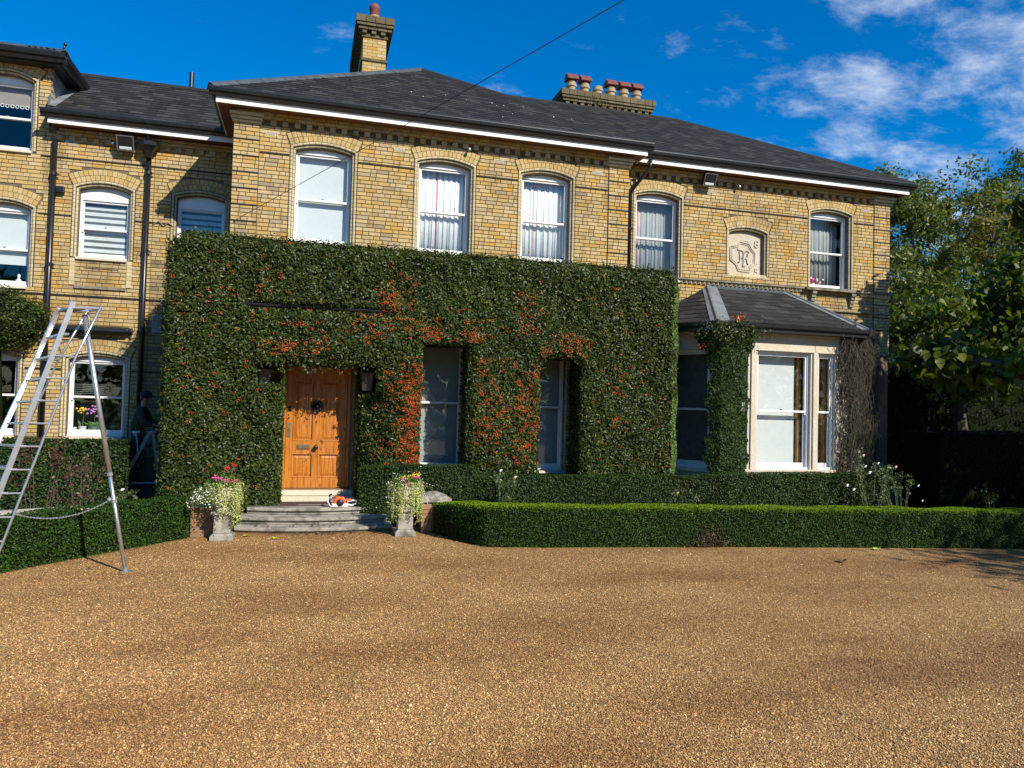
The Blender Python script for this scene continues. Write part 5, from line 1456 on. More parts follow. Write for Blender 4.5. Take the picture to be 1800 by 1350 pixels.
Pr = np.column_stack([IX1 - 0.20 + 0.21 * np.cos(th_) + 0.02 * np.sin(zz_ * 6), IY + 0.22 - 0.21 * np.sin(th_), zz_])
leaves('sunlit_edge_leaves', Pr, np.column_stack([np.cos(th_), -np.sin(th_), np.full(k, 0.3)]), 0.055, 0.028, 'leaf_bedding', fire, spread=0.5)  # paler leaves paint the sun's brightness onto the rounded right edge
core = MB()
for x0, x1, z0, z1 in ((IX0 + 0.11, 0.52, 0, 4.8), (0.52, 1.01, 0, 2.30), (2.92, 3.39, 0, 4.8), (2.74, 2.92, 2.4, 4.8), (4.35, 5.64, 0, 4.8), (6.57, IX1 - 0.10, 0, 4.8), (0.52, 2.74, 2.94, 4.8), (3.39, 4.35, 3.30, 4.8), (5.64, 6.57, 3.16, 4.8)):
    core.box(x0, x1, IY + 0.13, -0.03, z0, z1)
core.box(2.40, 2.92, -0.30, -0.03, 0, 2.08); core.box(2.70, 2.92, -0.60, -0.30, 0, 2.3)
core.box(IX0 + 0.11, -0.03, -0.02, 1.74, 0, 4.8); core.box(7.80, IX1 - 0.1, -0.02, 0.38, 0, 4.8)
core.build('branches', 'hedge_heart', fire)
# berry clusters
def berry_centres():
    out = []
    def patch(n, x0, x1, z0, z1):
        out.append(np.column_stack([RNG.uniform(x0, x1, n), RNG.uniform(z0, z1, n)]))
    def blob(n, x, z, sx, sz): out.append(np.column_stack([RNG.normal(x, sx, n), RNG.normal(z, sz, n)]))
    patch(153, 3.02, 3.52, 0.95, 2.95); patch(221, 3.15, 3.50, 0.95, 2.75); patch(85, 2.55, 3.3, 1.0, 2.7)
    patch(161, 4.45, 5.75, 1.0, 3.0); patch(102, 5.2, 5.80, 1.3, 2.8); patch(76, 4.42, 4.9, 1.4, 2.8)
    blob(24, 0.95, 3.00, 0.16, 0.07); blob(20, 1.45, 3.03, 0.20, 0.08); patch(51, 0.8, 2.7, 3.0, 3.5)
    patch(76, 2.2, 4.8, 3.25, 3.7); blob(23, 3.55, 3.38, 0.12, 0.08); blob(30, 4.35, 3.36, 0.10, 0.06)
    blob(57, 6.35, 3.35, 0.20, 0.10); blob(17, 5.72, 3.15, 0.06, 0.05)
    blob(26, 2.95, 4.25, 0.16, 0.28); blob(44, 2.85, 3.95, 0.12, 0.12); patch(51, 5.0, 5.7, 3.4, 4.4)
    patch(85, -0.8, 1.0, 0.6, 4.6); patch(44, 6.8, 8.4, 1.0, 3.2); blob(13, 7.3, 1.9, 0.10, 0.06); blob(13, 7.2, 2.5, 0.1, 0.1)
    patch(42, 0, 8.5, 3.5, 4.9)
    return np.vstack(out)
bc = berry_centres(); bc = bc[iv_sd(bc[:, 0], bc[:, 1]) > 0.01]
bc = bc[RNG.random(len(bc)) < 0.8]; by = iv_front(bc[:, 0], bc[:, 1]) - 0.006
pts = []
for (bx, bz), yy in zip(bc, by):
    k = RNG.integers(6, 14); sp = RNG.uniform(0.014, 0.030)
    pts.append(np.column_stack([RNG.normal(bx, sp * 1.3, k), RNG.normal(yy, sp * 0.5, k), RNG.normal(bz, sp * 0.8, k)]))
blobs('berries', np.vstack(pts), 0.0080, 'berry', fire)

# ------------------------------------------------------------------ box hedges
def hedge(name, path, depth, heights, label, cat, leaf=(0.026, 0.014), dens=3600, mat='leaf_box', tip=None, wob=0.028, group=None, core_mat='hedge_heart', spread=0.7, close=True, loc=None):
    path = [np.array(p, float) for p in path]
    t = thing(name, tuple(path[0]) + (0.0,), label, cat, group)
    Ps, Ns, Pt, Nt = [], [], [], []
    nrm = []
    for i in range(len(path)):
        a = path[max(0, i - 1)]; b = path[min(len(path) - 1, i + 1)]; d = (b - a) / np.linalg.norm(b - a)
        nrm.append(np.array([-d[1], d[0]]))
    back = [p + n * depth for p, n in zip(path, nrm)]
    cv = MB(); q = 0.045
    for i in range(len(path) - 1):
        a, b, n0, n1, h0, h1 = path[i], path[i + 1], nrm[i], nrm[i + 1], heights[i], heights[i + 1]
        L = np.linalg.norm(b - a); nf = (n0 + n1) / 2
        def surf(k, u, v, kind):
            base = a[None] * (1 - u[:, None]) + b[None] * u[:, None]; nn = n0[None] * (1 - u[:, None]) + n1[None] * u[:, None]
            h = h0 * (1 - u) + h1 * u
            if kind == 'f':
                z = v * h; rr = 0.06; edge = h - z
                off = np.where(edge < rr, rr - np.sqrt(np.maximum(rr ** 2 - (rr - edge) ** 2, 0)), 0) - wob * lumps(base[:, 0] * 1.7, z * 3 + base[:, 1]) + RNG.exponential(0.012, k)
                return np.column_stack([base + nn * off[:, None], z]), np.tile((-nf[0], -nf[1], 0.3), (k, 1))
            if kind == 'b':
                z = v * h
                return np.column_stack([base + nn * (depth - RNG.exponential(0.012, k))[:, None], z]), np.tile((nf[0], nf[1], 0.3), (k, 1))
            w = v * depth; e = np.minimum(w, depth - w); rr = 0.06
            dz = np.where(e < rr, rr - np.sqrt(np.maximum(rr ** 2 - (rr - e) ** 2, 0)), 0)
            xy = base + nn * w[:, None]
            z = h - dz + wob * 0.9 * lumps(xy[:, 0] * 1.3, xy[:, 1] * 2) - RNG.exponential(0.010, k) + 0.006
            return np.column_stack([xy, z]), np.tile((0, 0, 1.0), (k, 1))
        for kind, area in (('f', L * (h0 + h1) / 2), ('b', L * (h0 + h1) / 2 * 0.5), ('t', L * depth)):
            k = int(area * dens) + 1
            p, nn_ = surf(k, RNG.random(k), RNG.random(k), kind)
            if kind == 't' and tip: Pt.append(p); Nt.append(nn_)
            else: Ps.append(p); Ns.append(nn_)
        A, B = a + n0 * q, b + n1 * q; C_, D_ = b + n1 * (depth - q), a + n0 * (depth - q)
        cv.quadset([(A[0], A[1], 0), (B[0], B[1], 0), (C_[0], C_[1], 0), (D_[0], D_[1], 0), (A[0], A[1], h0 - q), (B[0], B[1], h1 - q), (C_[0], C_[1], h1 - q), (D_[0], D_[1], h0 - q)],
                   [(0, 3, 2, 1), (4, 5, 6, 7), (0, 1, 5, 4), (1, 2, 6, 5), (2, 3, 7, 6), (3, 0, 4, 7)])
    for end, sg in ((0, -1), (len(path) - 1, 1)):
        d = np.array([nrm[end][1], -nrm[end][0]]) * sg
        k = int(depth * heights[end] * dens)
        w = RNG.random(k)[:, None] * depth; z = RNG.random(k) * heights[end]
        xy = path[end][None] + nrm[end][None] * w - d[None] * (RNG.exponential(0.012, k) - 0.03)[:, None]
        Ps.append(np.column_stack([xy, z])); Ns.append(np.tile((d[0], d[1], 0.3), (k, 1)))
    cv.build('branches', core_mat, t)
    P = np.vstack(Ps); leaves('foliage', P, np.vstack(Ns), leaf[0], leaf[1], mat, t, spread=spread)
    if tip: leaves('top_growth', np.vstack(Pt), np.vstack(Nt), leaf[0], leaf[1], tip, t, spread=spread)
    return t
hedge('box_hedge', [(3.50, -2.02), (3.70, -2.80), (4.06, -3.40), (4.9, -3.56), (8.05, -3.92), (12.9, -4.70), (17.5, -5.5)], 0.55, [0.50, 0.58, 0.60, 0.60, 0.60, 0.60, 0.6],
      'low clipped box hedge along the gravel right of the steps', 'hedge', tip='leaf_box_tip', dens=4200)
hedge('box_hedge', [(-3.6, -6.6), (-1.93, -4.30), (-1.05, -3.15), (-0.20, -2.12)], 0.52, [0.62, 0.62, 0.61, 0.60], 'low clipped box hedge along the gravel behind the tripod ladder', 'hedge', dens=4200, leaf=(0.030, 0.017), tip='leaf_box')
hedge('box_hedge', [(2.36, -1.12), (3.20, -1.32), (4.33, -1.40), (4.43, -1.40), (8.6, -1.48), (9.2, -1.68), (12.9, -1.68)], 0.50, [0.98, 1.05, 1.04, 0.88, 0.86, 0.94, 0.96], 'middle box hedge along the foot of the firethorn and bay window', 'hedge',
      leaf=(0.036, 0.020), dens=2600, mat='leaf_laurel')
hedge('evergreen_hedge', [(-6.0, 0.22), (-3.5, 0.25), (-1.62, 0.28)], 0.55, [1.33, 1.33, 1.33], 'tall clipped evergreen hedge under the left ground-floor windows', 'hedge', leaf=(0.055, 0.030), dens=1500, mat='leaf_laurel', wob=0.03, tip='leaf_laurel')
hedge('yew_hedge', [(14.95, -0.9), (19.0, -1.2), (30.0, -1.8)], 1.2, [1.82, 1.84, 1.86], 'dark yew hedge beyond the right end of the house', 'hedge', leaf=(0.06, 0.02), dens=700, mat='leaf_yew', wob=0.05)
hr = [o for o in bpy.data.objects if o.name == 'box_hedge'][0]
k = 420; Pb = np.column_stack([RNG.normal(7.55, 0.16, k), np.full(k, 0.0), np.abs(RNG.normal(0.10, 0.11, k)) + 0.01]); Pb[:, 1] = -3.865 - (Pb[:, 0] - 7.55) * 0.114 - RNG.uniform(0.0, 0.03, k)
leaves('dead_patch', Pb, np.tile((0, -1, 0.3), (k, 1)), 0.028, 0.015, 'leaf_purple', hr)
# low wall whose coping shows behind the left hedge
m = MB(); m.slab([(-4.4, -4.3), (-1.55, -2.75), (-1.30, -2.98), (-4.1, -4.7)], 0.0, 0.585)
tag(m.build('low_wall', 'stone', bevel=0.02), 'low pale stone wall top behind the left box hedge', 'wall')

# climber column on the bay's left corner, ragged at the top
cl = thing('climber', (9.55, -1.05, 0.0), 'leafy climber column on the left corner of the bay', 'climber')
n = 21000
z = RNG.uniform(0.8, 3.8, n); u = RNG.random(n)
wid = np.where(z > 3.25, 0.50 + 0.10 * np.sin(z * 9), 0.40) + 0.04 * np.sin(z * 6.0) + 0.03 * np.sin(z * 17)
x = 9.58 + (u * 2 - 1) * wid
edge = 1 - np.abs(u * 2 - 1)
y = -1.09 - 0.06 * np.sqrt(np.clip(edge, 0, 1)) + np.clip(9.36 - x, 0, 1) * 0.9 + RNG.exponential(0.03, n) - 0.04 * lumps(x, z, 2)
hole = (x > 9.7) & (np.abs(z - 2.2) < 0.14) & (RNG.random(n) < 0.75)
keep = ~hole & ((RNG.random(n) < 0.9) | (z < 3.1))
leaves('foliage', np.column_stack([x, y, z])[keep], np.tile((-0.1, -1, 0.3), (keep.sum(), 1)), 0.055, 0.030, 'leaf_laurel', cl, spread=0.8)
n = 800; z = RNG.normal(3.72, 0.12, n); x = RNG.normal(9.55, 0.34, n); y = -1.30 + RNG.normal(0, 0.07, n)
leaves('foliage', np.column_stack([x, y, z]), np.tile((0, -1, 0.5), (n, 1)), 0.055, 0.026, 'leaf_firethorn', cl, spread=1.0)
m = MB(); m.box(9.36, 9.86, -1.046, -1.038, 0.0, 3.2); m.build('branches', 'hedge_heart', cl)
m = MB()
for k in range(26):
    p = Vector((random.uniform(8.9, 10.2), -1.3, random.uniform(3.5, 3.8))); q = p + Vector((random.uniform(-0.25, 0.25), random.uniform(-0.12, 0.0), random.uniform(0.1, 0.35)))
    m.tube([p, (p + q) / 2 + Vector((0.03, 0, 0.03)), q], 0.004, 4)
m.build('shoots', 'green_stem', cl)
C = np.column_stack([RNG.normal(9.62, 0.10, 30), RNG.normal(-1.36, 0.03, 30), RNG.normal(3.98, 0.05, 30)]); leaves('red_leaves', C, np.tile((0, -1, 0.5), (30, 1)), 0.06, 0.03, 'berry', cl)
C = np.column_stack([RNG.normal(8.98, 0.04, 14), RNG.normal(-1.0, 0.03, 14), RNG.normal(3.42, 0.03, 14)]); blobs('berries', C, 0.012, 'berry', cl)
# bare climber on the right cant
dv = thing('bare_climber', (13.3, -0.6, 0.0), 'tangle of bare brown climber twigs over the right side of the bay', 'climber')
m = MB(); rr = random.Random(5)
for k in range(1150):
    x = 12.16 + rr.random() * 1.70; zt_ = rr.uniform(0.9, 3.85) if rr.random() < 0.75 else rr.uniform(3.6, 4.1)
    y0 = -1.10 + max(0, x - 12.40) * 0.66 + rr.uniform(-0.12, 0.05)
    pts = []; z = zt_; L = rr.uniform(0.5, 1.5); px_, py_ = x, y0
    for j in range(7):
        pts.append((px_, py_, max(0.05, z)))
        px_ += rr.uniform(-0.09, 0.09); py_ += rr.uniform(-0.05, 0.05); z -= L / 6 * rr.uniform(0.5, 1.4)
    m.tube(pts, [0.007, 0.007, 0.006, 0.006, 0.005, 0.004, 0.003], 4, cap=False)
for k in range(120):
    x = 12.3 + rr.random() * 1.55; p = Vector((x, -1.12 + max(0, x - 12.40) * 0.66, rr.uniform(3.2, 3.80))); a = rr.uniform(0, 6.28)
    m.tube([p, p + Vector((0.12 * math.cos(a), -0.06, 0.10 + 0.05 * math.sin(a))), p + Vector((0.22 * math.cos(a), -0.12, 0.06 * math.sin(a)))], 0.004, 4, cap=False)
m.build('twigs', 'dead_twig', dv, kind='stuff')
m = MB(); m.quadset([(12.42, -1.04, 0), (13.75, -0.20, 0), (13.75, 0.25, 0), (12.52, -0.75, 0), (12.42, -1.04, 3.5), (13.75, -0.20, 3.5), (13.75, 0.25, 3.5), (12.52, -0.75, 3.5)], [(0, 1, 5, 4), (4, 5, 6, 7), (3, 0, 4, 7), (1, 2, 6, 5)]); m.build('inner_tangle', 'bark', dv)
n = 6500; x = RNG.uniform(12.2, 13.9, n); leaves('foliage', np.column_stack([x, -1.10 + np.maximum(0, x - 12.40) * 0.66 + RNG.normal(0, 0.05, n), RNG.beta(1, 1.5, n) * 3.5 + 0.2]), np.tile((-0.3, -1, 0.3), (n, 1)), 0.045, 0.016, 'leaf_laurel', dv, spread=1.0)
# wall shrub at far left
ws = thing('wall_shrub', (-3.9, 1.6, 2.9), 'round dark green wall shrub between the far-left windows', 'shrub')
n = 6500; d = unit(RNG.normal(0, 1, (n, 3))); r = RNG.uniform(0.80, 1.04, (n, 1)) * (1 + 0.10 * lumps(d[:, 0] * 3, d[:, 2] * 3)[:, None])
leaves('foliage', np.array((-4.15, 1.52, 3.50)) + d * r * np.array((0.93, 0.40, 0.60)), d, 0.055, 0.026, 'leaf_firethorn', ws, spread=0.8)
m = MB(); m.ball((-4.15, 1.52, 3.50), 1.0, 2, (0.78, 0.30, 0.48)); m.tube([(-4.0, 1.68, 0.3), (-4.05, 1.70, 1.6), (-4.1, 1.6, 3.2)], [0.05, 0.04, 0.03], 8); m.build('branches', 'hedge_heart', ws)

# ------------------------------------------------------------------ roses and bedding
def rose(x, y, h, label, nst=5, nleaf=110, mat='leaf_rose', flowers=(), spread=0.16, group='rose bushes', lsz=0.055):
    t = thing('rose_bush', (x, y, 0.01), label, 'rose', group)
    m = MB(); tips = []
    for k in range(nst):
        a = random.uniform(0, 6.28); s = random.uniform(0.3, 1.0) * spread; hh = h * random.uniform(0.65, 1.0)
        p = [(x + s * 0.3 * math.cos(a), y + s * 0.3 * math.sin(a), 0.0), (x + s * 0.6 * math.cos(a), y + s * 0.6 * math.sin(a), hh * 0.5), (x + s * math.cos(a), y + s * math.sin(a), hh)]
        m.tube(p, [0.008, 0.006, 0.003], 5); tips.append(p)
        for j in range(3):
            f = random.uniform(0.35, 0.9); b = Vector(p[1]).lerp(Vector(p[2]), f) if f > 0.5 else Vector(p[0]).lerp(Vector(p[1]), f * 2)
            e = b + Vector((random.uniform(-0.14, 0.14), random.uniform(-0.12, 0.12), random.uniform(0.04, 0.16))); m.tube([b, e], [0.004, 0.002], 4); tips.append([tuple(b), tuple(b), tuple(e)])
    m.build('stems', 'green_stem' if mat != 'leaf_purple' else 'dead_twig', t)
    P = []
    for _ in range(nleaf):
        p = random.choice(tips); f = random.uniform(0.25, 1.0); q = Vector(p[1]).lerp(Vector(p[2]), f)
        P.append((q.x + random.gauss(0, 0.035), q.y + random.gauss(0, 0.03), q.z + random.gauss(0, 0.03)))
    leaves('foliage', P, np.tile((0, -0.8, 0.7), (len(P), 1)), lsz, lsz * 0.6, mat, t, spread=0.8)
    for (fx, fy, fz, fm, fr) in flowers:
        c = MB()
        for j in range(9):
            a = j * 2.4; rr_ = fr * (0.25 + 0.09 * j); c.ball((fx + rr_ * 0.6 * math.cos(a), fy + rr_ * 0.35 * math.sin(a), fz + fr * 0.4 * math.sin(a * 1.7)), fr * 0.52, 0, (1, 0.8, 0.7))
        c.build('flower', fm, t, smooth=True)
    return t
rose(-2.35, -1.6, 1.50, 'tall purple-leaved rose in the bed in front of the ornament window', 9, 420, 'leaf_purple', spread=0.45)
rose(-1.75, -1.8, 1.20, 'brown-stemmed rose in the bed right of the purple-leaved rose', 8, 220, 'leaf_purple', spread=0.35)
rose(-2.95, -2.2, 0.95, 'rose with two cream blooms left of the purple-leaved rose', 6, 200, flowers=[(-2.78, -2.3, 0.93, 'flower_white', 0.05), (-2.68, -2.3, 0.86, 'flower_white', 0.035)], spread=0.3)
rose(-3.35, -2.4, 0.9, 'rose with red blooms behind the ladder chain', 6, 200, flowers=[(-3.15, -2.5, 0.78, 'flower_red', 0.04), (-3.30, -2.5, 0.70, 'flower_red', 0.045), (-3.4, -2.5, 0.66, 'flower_red', 0.04)], spread=0.3)
rose(-3.3, -1.0, 1.35, 'rose with a pale pink bloom behind the ladder rails', 5, 140, flowers=[(-3.1, -1.1, 1.36, 'flower_blush', 0.06)], spread=0.25)
rose(-1.45, -0.6, 0.62, 'small rose with a white bloom near the step ladder', 5, 120, flowers=[(-1.42, -0.75, 0.58, 'flower_white', 0.035)], spread=0.3)
rose(4.75, -1.62, 1.02, 'rose with blush blooms below the greenery between the two tall windows', 7, 220, flowers=[(4.72, -1.75, 1.00, 'flower_white', 0.035), (4.98, -1.75, 0.88, 'flower_blush', 0.045)], spread=0.35)
rose(8.2, -1.9, 0.75, 'lone rose with a yellow leaf tip before the shaded bay light', 4, 90, flowers=[(8.0, -1.95, 0.62, 'flower_yellow', 0.035)], spread=0.25)
rose(12.15, -2.05, 1.45, 'white rose climbing beside the bay window', 9, 420, flowers=[(11.85, -2.15, 1.35, 'flower_blush', 0.04), (12.2, -2.15, 1.20, 'flower_white', 0.035), (11.45, -2.2, 0.78, 'flower_white', 0.045), (11.6, -2.2, 0.70, 'flower_white', 0.04), (12.0, -2.15, 1.02, 'flower_white', 0.05), (11.9, -2.15, 1.14, 'flower_white', 0.04)], spread=0.5)
rose(13.0, -1.9, 1.15, 'straggly rose below the bare climber twigs', 9, 260, flowers=[(12.75, -2.0, 1.12, 'flower_blush', 0.04), (13.3, -2.0, 0.75, 'flower_white', 0.035), (13.4, -2.0, 0.45, 'flower_white', 0.03)], spread=0.5)
rose(16.0, -2.6, 1.25, 'pale standard rose against the dark yew hedge', 3, 90, flowers=[(16.05, -2.65, 1.22, 'flower_white', 0.03)], spread=0.18)
rose(14.5, -2.6, 0.78, 'short rose against the dark yew hedge', 4, 60, spread=0.2)

# ------------------------------------------------------------------ trees
def tree(name, base, trunk_h, centres, leaf, nleaf, mat, label, group, clump=0.55, shape='lance', droop=0.0, tr=0.22, limbs=True, spread=0.9, seed=0):
    rg = np.random.default_rng(100 + seed)
    t = thing(name, (base[0], base[1], 0.0), label, 'tree', group)
    m = MB(); b = Vector((base[0], base[1], 0)); top = Vector((base[0] + rg.normal(0, 0.15), base[1] + rg.normal(0, 0.15), trunk_h))
    m.tube([b, b.lerp(top, 0.4) + Vector((rg.normal(0, 0.05), 0, 0)), top], [tr * 1.3, tr, tr * 0.75], 10)
    cl_pts = []; wts = []
    for (cx, cy, cz, rx, ry, rz, k) in centres:
        d = rg.normal(0, 1, (k, 3)); d /= np.linalg.norm(d, axis=1, keepdims=True)
        r = rg.uniform(0.45, 1.0, (k, 1)) ** 0.6
        pts = np.array((cx, cy, cz)) + d * r * np.array((rx, ry, rz))
        cl_pts.append(pts)
        c = Vector((cx, cy, cz - rz * 0.3)); m.tube([top, top.lerp(c, 0.5) + Vector((0, 0, 0.15)), c], [tr * 0.6, tr * 0.4, tr * 0.25], 7)
        for p in pts[::2]:
            e = Vector(p); m.tube([c.lerp(e, 0.0), c.lerp(e, 0.55) + Vector((0, 0, 0.1)), e], [tr * 0.16, tr * 0.1, 0.008], 5, cap=False)
    m.build('trunk', 'bark', t)
    cp = np.vstack(cl_pts); n = nleaf
    i = rg.integers(0, len(cp), n); off = rg.normal(0, 1, (n, 3)) * clump * np.array((1, 1, 0.65)) * rg.uniform(0.5, 1.3, (len(cp), 1))[i]
    P = cp[i] + off; N = off + np.array((0, -0.1, 0.5))
    leaves('crown', P, N, leaf[0], leaf[1], mat, t, spread=spread, shape=shape, droop=droop, rng=rg)
    return t
G_ = 'trees beyond the right end of the house'
tree('tall_tree', (24.6, 12.0), 6.0, [(24.3, 12.0, 8.9, 2.2, 2.2, 3.6, 34), (26.6, 12.4, 8.6, 2.2, 2.2, 4.4, 34), (23.0, 12, 6.0, 1.7, 1.7, 3.0, 20)], (0.22, 0.10), 20000, 'leaf_tree', 'tall airy green tree just beyond the roof corner', G_, 0.42, seed=1)
tree('tall_tree', (29.8, 13.0), 6.5, [(29.6, 13, 10.0, 2.4, 2.4, 3.8, 34), (31.5, 13, 9.2, 2.2, 2.2, 4.2, 30), (28.2, 13, 6.5, 1.8, 2, 3.6, 22)], (0.22, 0.10), 18000, 'leaf_tree', 'tall airy green tree second from the roof corner', G_, 0.42, seed=2)
tree('tall_tree', (34.0, 13.5), 6.5, [(33.8, 13, 10.6, 2.4, 2.4, 4.0, 34), (36.2, 13, 9.8, 2.4, 2.2, 5.0, 30)], (0.22, 0.10), 16000, 'leaf_tree', 'tall green tree at the right edge behind the golden crown', G_, 0.42, seed=3)
tree('dense_tree', (20.2, 8.0), 3.0, [(20.3, 8.0, 5.3, 2.0, 2.0, 2.9, 40), (23.0, 8.4, 4.6, 2.0, 2.0, 2.9, 36), (25.6, 8.2, 4.6, 2.0, 2.0, 2.9, 36), (28.4, 8.2, 4.4, 2.2, 2.0, 2.9, 36), (21, 7.6, 2.0, 2.4, 1.2, 1.6, 26), (25, 7.6, 2.0, 2.6, 1.2, 1.6, 26), (30, 7.6, 2.2, 3.0, 1.2, 1.8, 26)], (0.17, 0.08), 40000, 'leaf_tree', 'dense dark green tree close behind the house corner', G_, 0.45, seed=4)
tree('bean_tree', (19.6, 2.9), 2.6, [(18.7, 3.0, 4.4, 1.2, 1.2, 1.1, 14), (20.9, 3.0, 5.4, 1.6, 1.3, 1.8, 30), (22.8, 3.0, 5.8, 1.7, 1.4, 2.2, 30), (20.6, 2.6, 3.6, 1.5, 1.2, 0.8, 14)], (0.23, 0.165), 8000, 'leaf_bean', 'large-leaved bean tree right of the house with drooping leaves', 'bean trees', 0.40, 'heart', 0.8, 0.2, seed=5)
hedge('shrubbery', [(15.5, 5.2), (21, 5.4), (40, 6.0)], 1.5, [3.4, 3.7, 4.2], 'dark unclipped evergreen shrubs behind the yew hedge', 'shrubs', leaf=(0.12, 0.05), dens=260, mat='leaf_yew', wob=0.35, spread=1.0)
tree('golden_tree', (24.3, 6.4), 3.5, [(24.3, 6.2, 8.7, 1.5, 1.2, 1.3, 24), (26.5, 6.2, 8.0, 1.4, 1.2, 1.5, 18)], (0.20, 0.09), 3600, 'leaf_gold', 'golden-leaved tree top near the right edge', G_, 0.34, seed=6)
tree('bean_tree', (18.0, -3.4), 2.6, [(17.2, -3.4, 4.4, 1.3, 1.1, 1.0, 18), (16.9, -3.4, 6.4, 1.7, 1.5, 1.6, 34), (19.3, -3.2, 5.3, 1.8, 1.5, 1.6, 30), (21.6, -3.4, 5.4, 1.8, 1.5, 1.6, 30), (15.6, -1.6, 3.15, 0.8, 0.7, 0.35, 9), (14.4, -1.4, 3.5, 0.5, 0.5, 0.25, 4)], (0.25, 0.19), 7200, 'leaf_bean', 'near bean tree with branches hanging in at the right edge', 'bean trees', 0.30, 'heart', 0.9, 0.2, seed=7)
tree('shade_tree', (20.6, -8.0), 3.0, [(18.3, -7.8, 6.0, 1.7, 1.6, 1.7, 30), (20.6, -7.8, 6.2, 1.8, 1.7, 1.8, 30), (23.2, -7.8, 6.2, 1.8, 1.7, 1.8, 30), (19.5, -7.4, 4.2, 1.6, 1.2, 0.9, 18)], (0.24, 0.14), 8000, 'leaf_tree', 'unseen tree added outside the right edge to shade the yew hedge', 'trees beside the drive', 0.45, seed=9)  # added out of view to keep the sun off the yew hedge
tree('shade_tree', (17.8, -14.2), 3.0, [(16.5, -14.0, 5.6, 1.9, 1.6, 1.5, 30), (18.9, -14.0, 6.3, 2.0, 1.8, 1.8, 30)], (0.22, 0.12), 5200, 'leaf_tree', 'tree outside the right edge whose shade falls on the gravel', 'trees beside the drive', 0.45, seed=8)

# wood on the far side of the drive, behind the photographer: seen only as reflections in the panes
n = 16000; x = RNG.uniform(-60, 70, n); top = 10.5 + 2.2 * np.sin(x * 0.31) + 1.4 * np.sin(x * 0.83 + 1) + 0.8 * np.sin(x * 2.1)
P = np.column_stack([x, -46 + RNG.normal(0, 1.6, n), top * RNG.random(n) ** 0.6 + RNG.normal(0, 0.4, n)])
wd = leaves('woodland', P, np.tile((0, 1, 0.4), (n, 1)), 1.0, 0.6, 'leaf_tree', None, spread=0.9)
tag(wd, 'woodland on the far side of the drive', 'woodland', kind='stuff')
